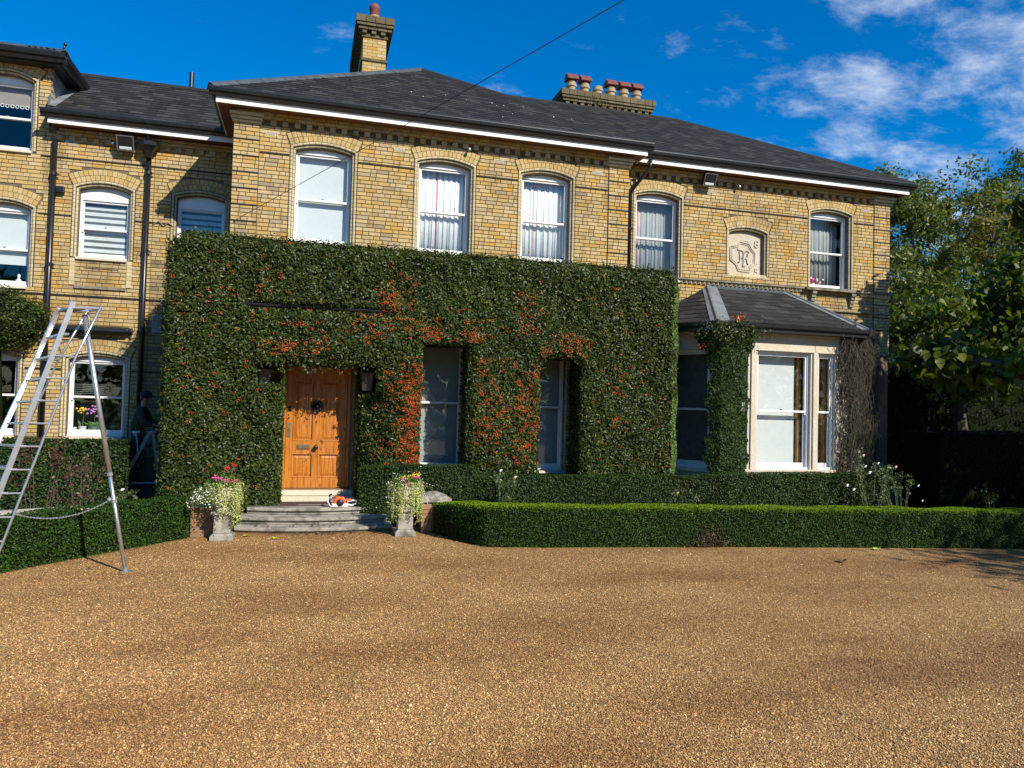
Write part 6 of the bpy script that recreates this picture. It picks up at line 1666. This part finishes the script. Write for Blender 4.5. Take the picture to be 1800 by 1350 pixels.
# ------------------------------------------------------------------ stone planters
def planter(x, y, label, left):
    t = thing('stone_planter', (x, y, 0.0), label, 'planter', 'stone planters beside the steps')
    m = MB()
    def sq(r0, r1, z0, z1): m.quadset([(x + sx * r, y + sy * r, z) for r, z in ((r0, z0), (r1, z1)) for sx, sy in ((-1, -1), (1, -1), (1, 1), (-1, 1))], [(0, 1, 5, 4), (1, 2, 6, 5), (2, 3, 7, 6), (3, 0, 4, 7), (0, 3, 2, 1), (4, 5, 6, 7)])
    sq(0.165, 0.165, 0, 0.07); sq(0.155, 0.13, 0.07, 0.10); sq(0.122, 0.118, 0.10, 0.36); sq(0.125, 0.15, 0.36, 0.39); sq(0.16, 0.16, 0.39, 0.43)
    m.build('pedestal', 'stone_old', t, bevel=0.01)
    m = MB(); m.lathe([(0.10, 0.43), (0.11, 0.45), (0.06, 0.48), (0.055, 0.51), (0.11, 0.54), (0.17, 0.60), (0.195, 0.68), (0.20, 0.74), (0.225, 0.76), (0.225, 0.785), (0.19, 0.785), (0.17, 0.74)], (x, y, 0), 24)
    m.build('urn', 'stone', t, smooth=False)
    b = thing('bedding_flowers', (x, y, 0.76), 'pink-flowered bedding plants spilling from the %s planter' % ('left' if left else 'right'), 'flowers', 'flowers in the stone planters')
    k = 1500; d = unit(RNG.normal(0, 1, (k, 3))); d[:, 2] = np.abs(d[:, 2]); r = RNG.uniform(0.5, 1.05, (k, 1))
    leaves('foliage', np.array((x, y, 0.77)) + d * r * np.array((0.27, 0.24, 0.20)), d, 0.035, 0.018, 'leaf_bedding', b, spread=0.9)
    # trailing variegated strands
    Ps = []; n_s = 78
    for s in range(n_s):
        a = random.uniform(-math.pi, 0.35) if left else random.uniform(-math.pi - 0.35, 0.2)
        side = 1.0 if math.cos(a) > (-0.1 if left else -2) else 0.6
        L = random.uniform(0.15, 0.62) * side; rx = 0.235 + random.uniform(-0.02, 0.05)
        for j in range(int(L / 0.012)):
            f = j * 0.012
            Ps.append((x + rx * math.cos(a) + random.gauss(0, 0.014), y + rx * math.sin(a) + random.gauss(0, 0.014), 0.80 - f + 0.05 * math.exp(-f * 20) + random.gauss(0, 0.008)))
    Ps = np.array(Ps); leaves('trailing_leaves', Ps, np.column_stack([Ps[:, 0] - x, Ps[:, 1] - y, np.full(len(Ps), 0.3)]), 0.028, 0.019, 'leaf_variegated', b, spread=0.9)
    if left:
        k = 900; a = RNG.uniform(2.2, 5.0, k); r = RNG.uniform(0.20, 0.46, k); z = 0.80 - (r - 0.2) ** 2 * 3.0 - RNG.uniform(0, 0.16, k)
        P = np.column_stack([x - 0.06 + r * np.cos(a), y + r * np.sin(a) * 0.7, z]); leaves('foliage', P, np.tile((-0.3, -1, 0.6), (k, 1)), 0.03, 0.015, 'leaf_bedding', b, spread=0.9)
        blobs('white_flowers', P[:150] + np.array((0, -0.02, 0.01)), 0.010, 'flower_white', b)
        heads = [(-0.10, -0.15, 1.00, 'flower_pink'), (-0.03, -0.18, 0.985, 'flower_pink'), (0.03, -0.16, 0.99, 'flower_pink'), (0.16, -0.12, 0.985, 'flower_pink'), (0.0, 0.0, 1.14, 'flower_red'), (0.12, 0.02, 1.16, 'flower_red')]
    else:
        heads = [(-0.06, -0.16, 0.97, 'flower_pink'), (0.02, -0.20, 0.93, 'flower_pink'), (0.14, -0.10, 0.99, 'flower_pink'), (0.05, -0.06, 1.03, 'flower_yellow'), (0.11, -0.12, 1.02, 'flower_yellow'), (0.16, -0.02, 1.05, 'flower_yellow'), (-0.04, 0.0, 1.02, 'flower_yellow')]
        k = 260; d = RNG.normal(0, 1, (k, 3)); blobs('white_flowers', np.array((x, y - 0.1, 0.74)) + d * np.array((0.16, 0.08, 0.12)), 0.008, 'flower_white', b)
    for hx, hy, hz, fm in heads:
        c = MB()
        ox_, oy_, oz_ = random.gauss(0, 0.02), random.gauss(0, 0.02), random.gauss(0, 0.025)
        for j in range(18): c.ball((x + hx + ox_ + random.gauss(0, 0.026), y + hy + oy_ + random.gauss(0, 0.018), hz - 0.08 + oz_ + random.gauss(0, 0.016)), random.uniform(0.008, 0.014), 0)
        f = c.build('flower_head', fm, b, smooth=True)
        s = MB(); s.tube([(x + hx * 0.5, y + hy * 0.5, 0.80), (x + hx, y + hy, hz - 0.07)], 0.004, 5); s.build('flower_stalk', 'green_stem', b)
planter(0.29, -2.26, 'weathered stone planter on a square pedestal left of the steps', True)
planter(3.03, -2.20, 'weathered stone planter on a square pedestal right of the steps', False)

# ------------------------------------------------------------------ hedge trimmer on the top step
hx, hy, hz = 2.06, -1.02, 0.313
ht = thing('hedge_trimmer', (hx, hy, hz), 'orange and white motor hedge trimmer lying on the top step', 'hedge trimmer')
m = MB(); m.prism([(hx - 0.11, hz + 0.05), (hx + 0.09, hz + 0.05), (hx + 0.11, hz + 0.11), (hx + 0.06, hz + 0.17), (hx - 0.06, hz + 0.175), (hx - 0.12, hz + 0.12)], hy - 0.075, hy + 0.075); m.build('motor_cover', 'tool_orange', ht, bevel=0.02)
m = MB(); m.prism([(hx - 0.16, hz + 0.005), (hx + 0.13, hz + 0.005), (hx + 0.14, hz + 0.06), (hx - 0.15, hz + 0.06)], hy - 0.085, hy + 0.085)
m.tube([(hx + 0.12, hy, hz + 0.035), (hx + 0.20, hy, hz + 0.02), (hx + 0.27, hy, hz + 0.045), (hx + 0.29, hy, hz + 0.09), (hx + 0.22, hy, hz + 0.105), (hx + 0.12, hy, hz + 0.085)], 0.017, 8); m.build('rear_handle', 'tool_white', ht, bevel=0.004)
m = MB(); T = Matrix.Translation((hx, hy - 0.075, hz + 0.075)) @ Matrix.Rotation(math.radians(90), 4, 'X'); m.lathe([(0.058, 0.0), (0.062, 0.015), (0.05, 0.03), (0.02, 0.036)], (0, 0, 0), 18); m.v = [tuple(T @ Vector(v)) for v in m.v]; m.build('starter_housing', 'tool_black', ht, smooth=True)
m = MB(); m.tube([(hx - 0.14, hy - 0.08, hz + 0.03), (hx - 0.19, hy - 0.08, hz + 0.10), (hx - 0.18, hy - 0.06, hz + 0.19), (hx - 0.15, hy, hz + 0.205), (hx - 0.18, hy + 0.06, hz + 0.19), (hx - 0.16, hy + 0.08, hz + 0.05)], 0.016, 8); m.build('front_handle', 'tool_black', ht, smooth=True)
m = MB(); m.tube([(hx - 0.165, hy - 0.10, hz + 0.02), (hx - 0.205, hy - 0.10, hz + 0.09), (hx - 0.195, hy - 0.09, hz + 0.18)], 0.011, 6); m.build('hand_guard', 'tool_white', ht)
m = MB(); m.box(hx + 0.10, hx + 0.19, hy - 0.03, hy + 0.03, hz + 0.10, hz + 0.135); m.build('throttle_cover', 'tool_orange', ht, bevel=0.01)
m = MB(); m.box(hx - 0.70, hx - 0.14, hy + 0.10, hy + 0.14, hz + 0.012, hz + 0.022)
for k in range(16): m.prism([(hx - 0.68 + 0.034 * k, hz + 0.016), (hx - 0.665 + 0.034 * k, hz + 0.016), (hx - 0.672 + 0.034 * k, hz + 0.019)], hy + 0.07, hy + 0.17)
m.build('cutter_bar', 'galvanised', ht)

# ------------------------------------------------------------------ tripod ladder
ld = thing('tripod_ladder', (-1.6, -4.4, 0.0), 'tall aluminium tripod ladder standing on the gravel at left', 'ladder')
LB, RB = Vector((-2.70, -3.90, 0.0)), Vector((-2.06, -4.92, 0.0))
LT, RT = Vector((-1.435, -4.32, 3.13)), Vector((-1.225, -4.58, 3.17))
PT, PB = Vector((-1.13, -4.46, 3.05)), Vector((-0.575, -4.435, 0.012))
def rail_box(a, b, w, d, name, mat='aluminium'):
    a, b = Vector(a), Vector(b); t = (b - a).normalized(); s = (RB - LB).normalized(); s = (s - t * s.dot(t)).normalized(); u = t.cross(s)
    vs = [p + s * sx * w / 2 + u * sy * d / 2 for p in (a, b) for sx, sy in ((-1, -1), (1, -1), (1, 1), (-1, 1))]
    m = MB(); m.quadset(vs, [(0, 1, 5, 4), (1, 2, 6, 5), (2, 3, 7, 6), (3, 0, 4, 7), (0, 3, 2, 1), (4, 5, 6, 7)]); return m.build(name, mat, ld, bevel=0.003)
rail_box(LB, LT, 0.026, 0.055, 'rail'); rail_box(RB, RT + (RT - RB) * 0.004, 0.026, 0.055, 'rail')
back = Vector((0.235, 0.02, 0.0))
NR = 11
for s, (B_, T_) in enumerate(((LB, LT), (RB, RT))):
    m = MB(); k0 = B_.lerp(T_, 0.10) + back * 0.9; k1 = B_.lerp(T_, 0.80) + back; k2 = T_ + Vector((0.30, 0.0, -0.02))
    m.tube([B_.lerp(T_, 0.02) + back * 0.3, k0, k1, k2], 0.014, 8); m.build('brace_rail', 'aluminium', ld, smooth=True)
for k in range(NR):
    f = (k + 0.55) / NR * 0.90 + 0.02
    a, b = LB.lerp(LT, f), RB.lerp(RT, f)
    m = MB(); n = Vector((0, 0, 0.012)); w = back * 0.35
    m.quadset([a - n, b - n, b + w - n, a + w - n, a + n, b + n, b + w + n, a + w + n], [(0, 3, 2, 1), (4, 5, 6, 7), (0, 1, 5, 4), (1, 2, 6, 5), (2, 3, 7, 6), (3, 0, 4, 7)])
    m.build('rung', 'aluminium', ld, bevel=0.003)
    if f < 0.82:
        for p in (a, b):
            m = MB(); m.tube([p, p + back * (0.9 + 0.1 * f)], 0.010, 6); m.build('tread_stay', 'aluminium', ld)
# top platform
m = MB(); c = [LT + Vector((-0.0, 0, -0.03)), RT + Vector((0, 0, -0.06)), RT + Vector((0.30, 0.02, -0.05)), LT + Vector((0.30, 0.02, -0.02))]
for p, q in zip(c, c[1:] + c[:1]): m.tube([p, q], 0.016, 8)
m.tube([c[0].lerp(c[3], 0.5), c[1].lerp(c[2], 0.5)], 0.014, 8); m.build('top_frame', 'aluminium', ld)
m = MB(); m.quadset([c[0] + (c[3] - c[0]) * 0.08, c[1] + (c[2] - c[1]) * 0.08, c[1] + (c[2] - c[1]) * 0.45, c[0] + (c[3] - c[0]) * 0.45], [(0, 1, 2, 3)]); o = m.build('top_tread', 'aluminium_dull', ld); s_ = o.modifiers.new('t', 'SOLIDIFY'); s_.thickness = 0.02
m = MB(); m.tube([PT, PT.lerp(PB, 0.62)], 0.028, 12); m.build('pole', 'aluminium', ld, smooth=True)
m = MB(); m.tube([PT.lerp(PB, 0.60), PB], 0.022, 12)
m.build('pole_foot_section', 'aluminium', ld, smooth=True)
m = MB()
for f in (0.62, 0.725): 
    p = PT.lerp(PB, f); d = (PB - PT).normalized(); m.tube([p - d * 0.02, p + d * 0.02], 0.034, 12)
p = PT.lerp(PB, 0.722); m.ball(p + Vector((-0.05, 0, 0.01)), 0.028, 1); m.build('pole_collar', 'galvanised', ld)
m = MB(); m.lathe([(0.07, 0.0), (0.07, 0.012), (0.03, 0.02), (0.028, 0.06)], (PB.x, PB.y, 0.001), 14); m.build('pole_foot', 'galvanised', ld)
m = MB(); m.tube([PT + Vector((0.03, -0.03, 0.05)), PT + Vector((0.06, -0.03, -0.05)), PT + Vector((0.07, -0.03, -0.17)), PT + Vector((0.02, -0.03, -0.20))], 0.007, 6); m.build('hinge_hook', 'galvanised', ld)
# chain between pole and rails
m = MB(); A_ = PT.lerp(PB, 0.722) + Vector((-0.05, 0, 0)); B_ = RB.lerp(RT, 0.24) + back * 0.9
n = 60
for k in range(n):
    f = k / n; p = A_.lerp(B_, f); p.z -= 0.16 * 4 * f * (1 - f) * 0.75
    g_ = (k + 1.25) / n; q = A_.lerp(B_, g_); q.z -= 0.16 * 4 * g_ * (1 - g_) * 0.75
    sd = Vector((0, 0, 0.006)) if k % 2 else Vector((0, 0.006, 0))
    m.tube([p + sd, q + sd], 0.0032, 4); m.tube([p - sd, q - sd], 0.0032, 4)
m.build('chain', 'aluminium', ld)

# ------------------------------------------------------------------ step ladder and the person on it
sl = thing('step_ladder', (-1.35, 0.95, 0.0), 'grey aluminium step ladder in the shade beside the firethorn', 'step ladder')
top = Vector((-1.27, 0.0, 1.46))
def sbox(a, b, w, name, mat='aluminium_dull'):
    a, b = Vector(a), Vector(b); t = (b - a).normalized(); s = Vector((0, 1, 0)); u = t.cross(s).normalized()
    vs = [p + s * sy * 0.014 + u * sx * w / 2 for p in (a, b) for sx, sy in ((-1, -1), (1, -1), (1, 1), (-1, 1))]
    m = MB(); m.quadset(vs, [(0, 1, 5, 4), (1, 2, 6, 5), (2, 3, 7, 6), (3, 0, 4, 7), (0, 3, 2, 1), (4, 5, 6, 7)]); m.build(name, mat, sl, bevel=0.003)
for y in (0.66, 1.22):
    sbox((-1.30, y, 1.46), (-1.98, y, 0.02), 0.065, 'stile'); sbox((-1.24, y, 1.46), (-1.02, y, 0.02), 0.05, 'back_leg')
    m = MB(); m.ball((-1.27, y, 1.46), 0.06, 1, (1, 0.5, 0.9)); m.build('hinge', 'aluminium_dull', sl)
for k in range(5):
    z = 0.24 + 0.245 * k; x = -1.30 - 0.68 * (1.46 - z) / 1.44
    m = MB(); m.box(x - 0.05, x + 0.05, 0.675, 1.205, z - 0.015, z + 0.012); m.build('tread', 'aluminium_dull', sl, bevel=0.003)
m = MB(); m.box(-1.36, -1.18, 0.64, 1.24, 1.47, 1.495); m.build('top_cap', 'aluminium_dull', sl, bevel=0.006)
m = MB(); m.tube([(-1.72, 0.66, 0.55), (-1.10, 0.66, 0.55)], 0.008, 6); m.build('stay', 'aluminium', sl)

def skin_mesh(name, verts, edges, radii, mat, parent, root=0, sub=2, label=None):
    org = wloc(parent)
    me = bpy.data.meshes.new(name); me.from_pydata([tuple(Vector(v) - org) for v in verts], edges, []); me.materials.append(MATS[mat])
    o = link(name, me, parent)
    o.modifiers.new('skin', 'SKIN').use_smooth_shade = True
    me.skin_vertices.new() if not me.skin_vertices else None
    for i, r in enumerate(radii):
        s = me.skin_vertices[0].data[i]; s.radius = (r, r) if not isinstance(r, tuple) else r; s.use_root = (i == root)
    b = o.modifiers.new('sub', 'SUBSURF'); b.levels = sub; b.render_levels = sub
    if label: o['label'] = label
    return o
pr = thing('person', (-1.52, 0.95, 0.70), 'person in dark hooded top, navy trousers and cap working on the step ladder', 'person')
pel, wa, chs, nk, hd0, hd1 = (-1.585, 0.97, 1.47), (-1.575, 0.97, 1.60), (-1.545, 0.97, 1.82), (-1.485, 0.97, 1.955), (-1.46, 0.97, 2.02), (-1.445, 0.97, 2.13)
rs, re, rh = (-1.52, 0.80, 1.87), (-1.43, 0.76, 1.63), (-1.22, 0.82, 1.60)
ls, le, lh = (-1.50, 1.14, 1.87), (-1.38, 1.18, 1.66), (-1.18, 1.08, 1.62)
rhip, rk, ra, rt_ = (-1.58, 0.885, 1.42), (-1.53, 0.87, 1.08), (-1.665, 0.87, 0.765), (-1.52, 0.87, 0.735)
lhip, lk, la, lt_ = (-1.58, 1.055, 1.42), (-1.53, 1.06, 1.08), (-1.665, 1.06, 0.765), (-1.52, 1.06, 0.735)
BV = [pel, wa, chs, nk, hd0, hd1, rs, re, rh, ls, le, lh, rhip, rk, ra, rt_, lhip, lk, la, lt_]
BE = [(0, 1), (1, 2), (2, 3), (3, 4), (4, 5), (2, 6), (6, 7), (7, 8), (2, 9), (9, 10), (10, 11), (0, 12), (12, 13), (13, 14), (14, 15), (0, 16), (16, 17), (17, 18), (18, 19)]
BR = [0.07, 0.07, 0.08, 0.05, 0.065, 0.085, 0.055, 0.042, 0.028, 0.055, 0.042, 0.028, 0.06, 0.045, 0.035, 0.03, 0.06, 0.045, 0.035, 0.03]
skin_mesh('body', BV, BE, BR, 'skin', pr)
skin_mesh('hooded_top', [(-1.585, 0.97, 1.45), wa, chs, (-1.50, 0.97, 1.93), rs, re, (-1.27, 0.81, 1.605), ls, le, (-1.23, 1.09, 1.63)], [(0, 1), (1, 2), (2, 3), (2, 4), (4, 5), (5, 6), (2, 7), (7, 8), (8, 9)],
          [(0.155, 0.135), (0.15, 0.13), (0.165, 0.135), 0.075, 0.082, 0.064, 0.048, 0.082, 0.064, 0.048], 'hoodie', pr)
m = MB(); m.ball((-1.575, 0.97, 1.925), 0.085, 2, (0.75, 1.15, 0.75)); m.build('hood', 'hoodie', pr, smooth=True)
skin_mesh('trousers', [(-1.59, 0.97, 1.50), (-1.585, 0.97, 1.43), rhip, rk, (-1.655, 0.87, 0.80), lhip, lk, (-1.655, 1.06, 0.80)], [(0, 1), (1, 2), (2, 3), (3, 4), (1, 5), (5, 6), (6, 7)], [(0.125, 0.115), (0.13, 0.12), 0.10, 0.076, 0.058, 0.10, 0.076, 0.058], 'trousers', pr)
m = MB(); m.tube([(-1.555, 0.795, 1.46), (-1.525, 0.795, 1.25), (-1.52, 0.80, 1.08), (-1.60, 0.815, 0.92), (-1.655, 0.82, 0.80)], 0.010, 6); m.build('trouser_stripe', 'tool_white', pr)
m = MB(); m.tube([(-1.50, 0.83, 1.475), (-1.56, 0.84, 1.462), (-1.62, 0.86, 1.47)], 0.016, 6); m.build('shirt_hem', 'tool_white', pr)
m = MB(); m.ball((-1.445, 0.97, 2.165), 0.105, 2, (1.05, 0.9, 0.78)); m.prism([(-1.40, 2.125), (-1.29, 2.115), (-1.29, 2.128), (-1.40, 2.155)], 0.90, 1.04); m.build('cap', 'cap_cloth', pr, smooth=True)
m = MB(); m.ball((-1.485, 0.97, 2.10), 0.085, 2, (0.7, 0.95, 0.8)); m.build('hair', 'hair', pr, smooth=True)
m = MB()
m.ball((-1.368, 0.97, 2.075), 0.018, 1); m.build('nose', 'skin', pr, smooth=True)
for yy in (0.882, 1.058):
    m = MB(); m.ball((-1.45, yy, 2.075), 0.022, 1, (1, 0.5, 1.3)); m.build('ear', 'skin', pr, smooth=True)
for (hx_, hy_, hz_) in (rh, lh):
    m = MB(); m.ball((hx_ + 0.035, hy_, hz_ - 0.005), 0.042, 1, (1.1, 0.85, 0.5))
    for j in range(4):
        yy = hy_ - 0.03 + 0.02 * j; L = (0.060, 0.072, 0.068, 0.052)[j]
        m.tube([(hx_ + 0.07, yy, hz_), (hx_ + 0.07 + L * 0.6, yy, hz_ - 0.006), (hx_ + 0.07 + L, yy, hz_ - 0.035)], [0.010, 0.009, 0.007], 6)
    m.tube([(hx_ + 0.02, hy_ - 0.03, hz_), (hx_ + 0.05, hy_ - 0.06, hz_ - 0.01), (hx_ + 0.085, hy_ - 0.058, hz_ - 0.02)], [0.011, 0.010, 0.008], 6)
    m.build('hand', 'skin', pr, smooth=True)
for (sx_, sy_) in ((-1.60, 0.87), (-1.60, 1.06)):
    m = MB(); m.prism([(sx_ - 0.12, 0.715), (sx_ + 0.15, 0.715), (sx_ + 0.15, 0.75), (sx_ + 0.05, 0.79), (sx_ - 0.03, 0.83), (sx_ - 0.11, 0.82)], sy_ - 0.045, sy_ + 0.045); m.build('shoe', 'rubber', pr, bevel=0.02)

# ------------------------------------------------------------------ ornaments on the ground-floor sill
zs_ = 1.37; yo_ = YL + 0.34
m = MB(); m.box(-3.0, -2.0, YL + 0.24, YL + 0.50, zs_ - 0.04, zs_ - 0.005); m.build('window_board', 'white_paint', HOUSE)
def orchid(x, mat, label, pot):
    t = thing('orchid', (x, yo_, zs_), label, 'orchid', 'orchids on the window sill')
    m = MB(); m.lathe([(0.055, 0.0), (0.075, 0.15), (0.08, 0.155), (0.065, 0.15)], (x, yo_, zs_), 14); m.build('pot', pot, t, smooth=False)
    m = MB(); m.tube([(x, yo_, zs_ + 0.12), (x + 0.01, yo_, zs_ + 0.35), (x - 0.02, yo_, zs_ + 0.48)], 0.005, 5); m.build('stalk', 'green_stem', t)
    leaves('foliage', [(x + dx, yo_, zs_ + 0.2) for dx in (-0.06, 0.0, 0.06, 0.1)], [(0, -1, 0.5)] * 4, 0.18, 0.05, 'leaf_bedding', t)
    m = MB()
    for k in range(16): m.ball((x + random.gauss(0, 0.05), yo_ - 0.02 + random.gauss(0, 0.02), zs_ + 0.46 + random.gauss(0, 0.04)), 0.024, 0, (1, 0.5, 1))
    m.build('blossoms', mat, t, smooth=True)
orchid(-2.78, 'flower_yellow', 'yellow orchid on the ground-floor window sill', 'ceramic'); orchid(-2.58, 'flower_mauve', 'mauve orchid on the ground-floor window sill', 'iron_grey')
m = MB(); T = Matrix.Translation((-2.52, yo_ + 0.02, zs_ + 0.11)) @ Matrix.Rotation(math.radians(82), 4, 'X')
m.lathe([(0.02, 0.0), (0.06, 0.004), (0.065, 0.012), (0.10, 0.012), (0.105, 0.018), (0.135, 0.022), (0.14, 0.03), (0.13, 0.028), (0.02, 0.01)], (0, 0, 0), 26); m.v = [tuple(T @ Vector((v[0] * 1.15, v[1] * 0.85, v[2]))) for v in m.v]
tag(m.build('plate', 'plate_green', smooth=True), 'green ribbed plate standing on the window sill', 'plate')
m = MB(); m.lathe([(0.05, 0.0), (0.05, 0.13), (0.045, 0.13)], (-2.93, yo_, zs_), 14); tag(m.build('cup', 'ceramic'), 'pale cup at the left end of the ornament sill', 'cup')
m = MB(); m.lathe([(0.03, 0.0), (0.05, 0.06), (0.03, 0.09), (0.045, 0.11), (0.05, 0.16), (0.02, 0.19)], (-2.24, yo_, zs_), 14); m.tube([(-2.2, yo_, zs_ + 0.15), (-2.15, yo_, zs_ + 0.18)], 0.012, 6); tag(m.build('figurine', 'plate_green', smooth=True), 'small green figurine at the right end of the ornament sill', 'figurine')
m = MB(); m.lathe([(0.03, 0.0), (0.06, 0.05), (0.05, 0.10), (0.02, 0.13), (0.03, 0.19), (0.01, 0.22)], (-4.0, YL + 0.32, 4.22), 14); tag(m.build('figurine', 'ceramic', smooth=True), 'white figurine in the lower far-left window', 'figurine')

# ------------------------------------------------------------------ overhead cable
m = MB(); pa = Vector((0.10, -0.05, 5.36)); pts = []
pb = Vector((3.58, -9.0, 5.28)); pb = pa + (Vector((4.10, -7.71, 6.03)) - pa) * 2.6
for k in range(33):
    f = k / 32; p = pa.lerp(pb, f); p.z -= 0.10 * 4 * f * (1 - f); pts.append(p)
m.tube(pts, 0.0045, 6); tag(m.build('overhead_cable', 'cable'), 'thin dark overhead cable running from the house corner across the sky', 'cable')
m = MB(); m.tube([(0.10, 0.0, 5.36), (0.10, -0.06, 5.36)], 0.012, 6); m.build('cable_hook', 'galvanised', HOUSE)

# ------------------------------------------------------------------ fallen leaves
def fallen(x, y, mat, label, s, cat='leaf'):
    m = MB(); a = random.uniform(0, 6.28); ca, sa = math.cos(a), math.sin(a)
    pts = [(-0.5, 0, 0.02), (-0.2, 0.28, 0.16), (0.15, 0.25, 0.14), (0.55, 0, 0.05), (0.15, -0.25, 0.22), (-0.2, -0.28, 0.12)]
    vs = [(x + s * (px_ * ca - py_ * sa), y + s * (px_ * sa + py_ * ca), 0.012 + s * pz_) for px_, py_, pz_ in pts] + [(x, y, 0.012 + s * 0.05)]
    m.quadset(vs, [(6, k, (k + 1) % 6) for k in range(6)]); o = m.build('fallen_leaf', mat); md = o.modifiers.new('t', 'SOLIDIFY'); md.thickness = 0.002
    tag(o, label, cat, 'fallen leaves on the gravel')
fallen(0.62, -2.12, 'leaf_yellow', 'yellow leaf on the gravel below the left end of the steps', 0.13); fallen(1.05, -2.35, 'leaf_yellow', 'curled yellow leaf on the gravel before the steps', 0.13)
fallen(10.18, -4.42, 'leaf_lime', 'pale green leaf at the foot of the right box hedge', 0.16); fallen(8.9, -5.2, 'leaf_brown', 'dark brown leaf on the gravel near the tree shade', 0.20)
for k in range(22):
    fallen(random.uniform(-1.2, 7.5), -random.uniform(2.6, 5.6), random.choice(['leaf_brown', 'leaf_brown', 'leaf_yellow']), 'small scattered leaf on the gravel', random.uniform(0.03, 0.06))
m = MB()
C = [(RNG.normal(1.7, 0.6), -1.98 + RNG.normal(0, 0.08)) for _ in range(60)] + [(random.uniform(0.5, 2.8), -1.75 + random.uniform(0, 0.15)) for _ in range(30)]
Pl = np.array([(x, y, 0.02 if y < -1.85 else 0.095) for x, y in C]); lt = leaves('leaf_litter', Pl, np.tile((0, 0, 1.0), (len(Pl), 1)), 0.06, 0.03, 'berry', None)
lt.data.materials.clear(); lt.data.materials.append(MATS['leaf_brown']); tag(lt, 'scattered brown leaf litter along the bottom step', 'leaf litter', kind='stuff')

# ------------------------------------------------------------------ gravel stones near the camera (instanced)
def gravel():
    n = 460000
    u = RNG.random(n); d = 3.9 * (13.0 / 3.9) ** u
    ang = RNG.uniform(-0.86, 0.80, n)
    fwd = math.atan2(_fw.x, _fw.y)
    x = CAM.x + d * np.sin(fwd + ang); y = CAM.y + d * np.cos(fwd + ang)
    line = np.where(x < -0.19, -4.36 + 1.26 * (x + 1.93), np.interp(x, [-0.19, 0.45, 0.5, 2.85, 2.9, 3.55, 4.05, 4.9, 8.05, 12.9, 17.5], [-2.16, -2.1, -1.93, -1.93, -2.3, -2.1, -3.48, -3.66, -4.0, -4.78, -5.6]))
    ok = y < line
    x, y = x[ok], y[ok]; n = len(x)
    me = bpy.data.meshes.new('gravel'); me.vertices.add(n)
    me.vertices.foreach_set('co', np.column_stack([x, y, RNG.uniform(-0.001, 0.005, n)]).astype(np.float32).ravel())
    a = me.attributes.new('rnd', 'FLOAT', 'POINT'); a.data.foreach_set('value', np.clip(RNG.beta(1.8, 2.0, n), 0, 1).astype(np.float32))
    s = me.attributes.new('psize', 'FLOAT_VECTOR', 'POINT')
    base = 0.0043 * RNG.lognormal(0, 0.28, (n, 1)); s.data.foreach_set('vector', (base * RNG.uniform((0.8, 0.6, 0.45), (1.6, 1.1, 0.8), (n, 3))).astype(np.float32).ravel())
    r = me.attributes.new('prot', 'FLOAT_VECTOR', 'POINT'); r.data.foreach_set('vector', np.column_stack([RNG.normal(0, 0.35, n), RNG.normal(0, 0.35, n), RNG.uniform(0, 6.28, n)]).astype(np.float32).ravel())
    o = link('gravel', me)
    ng = bpy.data.node_groups.new('gravel', 'GeometryNodeTree')
    ng.interface.new_socket('Geometry', in_out='INPUT', socket_type='NodeSocketGeometry'); ng.interface.new_socket('Geometry', in_out='OUTPUT', socket_type='NodeSocketGeometry')
    N = ng.nodes; L = ng.links
    gi = N.new('NodeGroupInput'); go = N.new('NodeGroupOutput'); ic = N.new('GeometryNodeMeshIcoSphere'); ic.inputs['Radius'].default_value = 1.0; ic.inputs['Subdivisions'].default_value = 2
    sm = N.new('GeometryNodeSetMaterial'); sm.inputs['Material'].default_value = MATS['pebble']; L.new(ic.outputs['Mesh'], sm.inputs[0])
    ss = N.new('GeometryNodeSetShadeSmooth'); L.new(sm.outputs[0], ss.inputs[0])
    ip = N.new('GeometryNodeInstanceOnPoints'); L.new(gi.outputs[0], ip.inputs['Points']); L.new(ss.outputs[0], ip.inputs['Instance'])
    for nm, sock in (('psize', 'Scale'), ('prot', 'Rotation')):
        na = N.new('GeometryNodeInputNamedAttribute'); na.data_type = 'FLOAT_VECTOR'; na.inputs['Name'].default_value = nm; L.new(na.outputs['Attribute'], ip.inputs[sock])
    L.new(ip.outputs[0], go.inputs[0])
    md = o.modifiers.new('stones', 'NODES'); md.node_group = ng
    tag(o, 'loose golden gravel stones on the driveway', 'gravel', kind='stuff')
gravel()
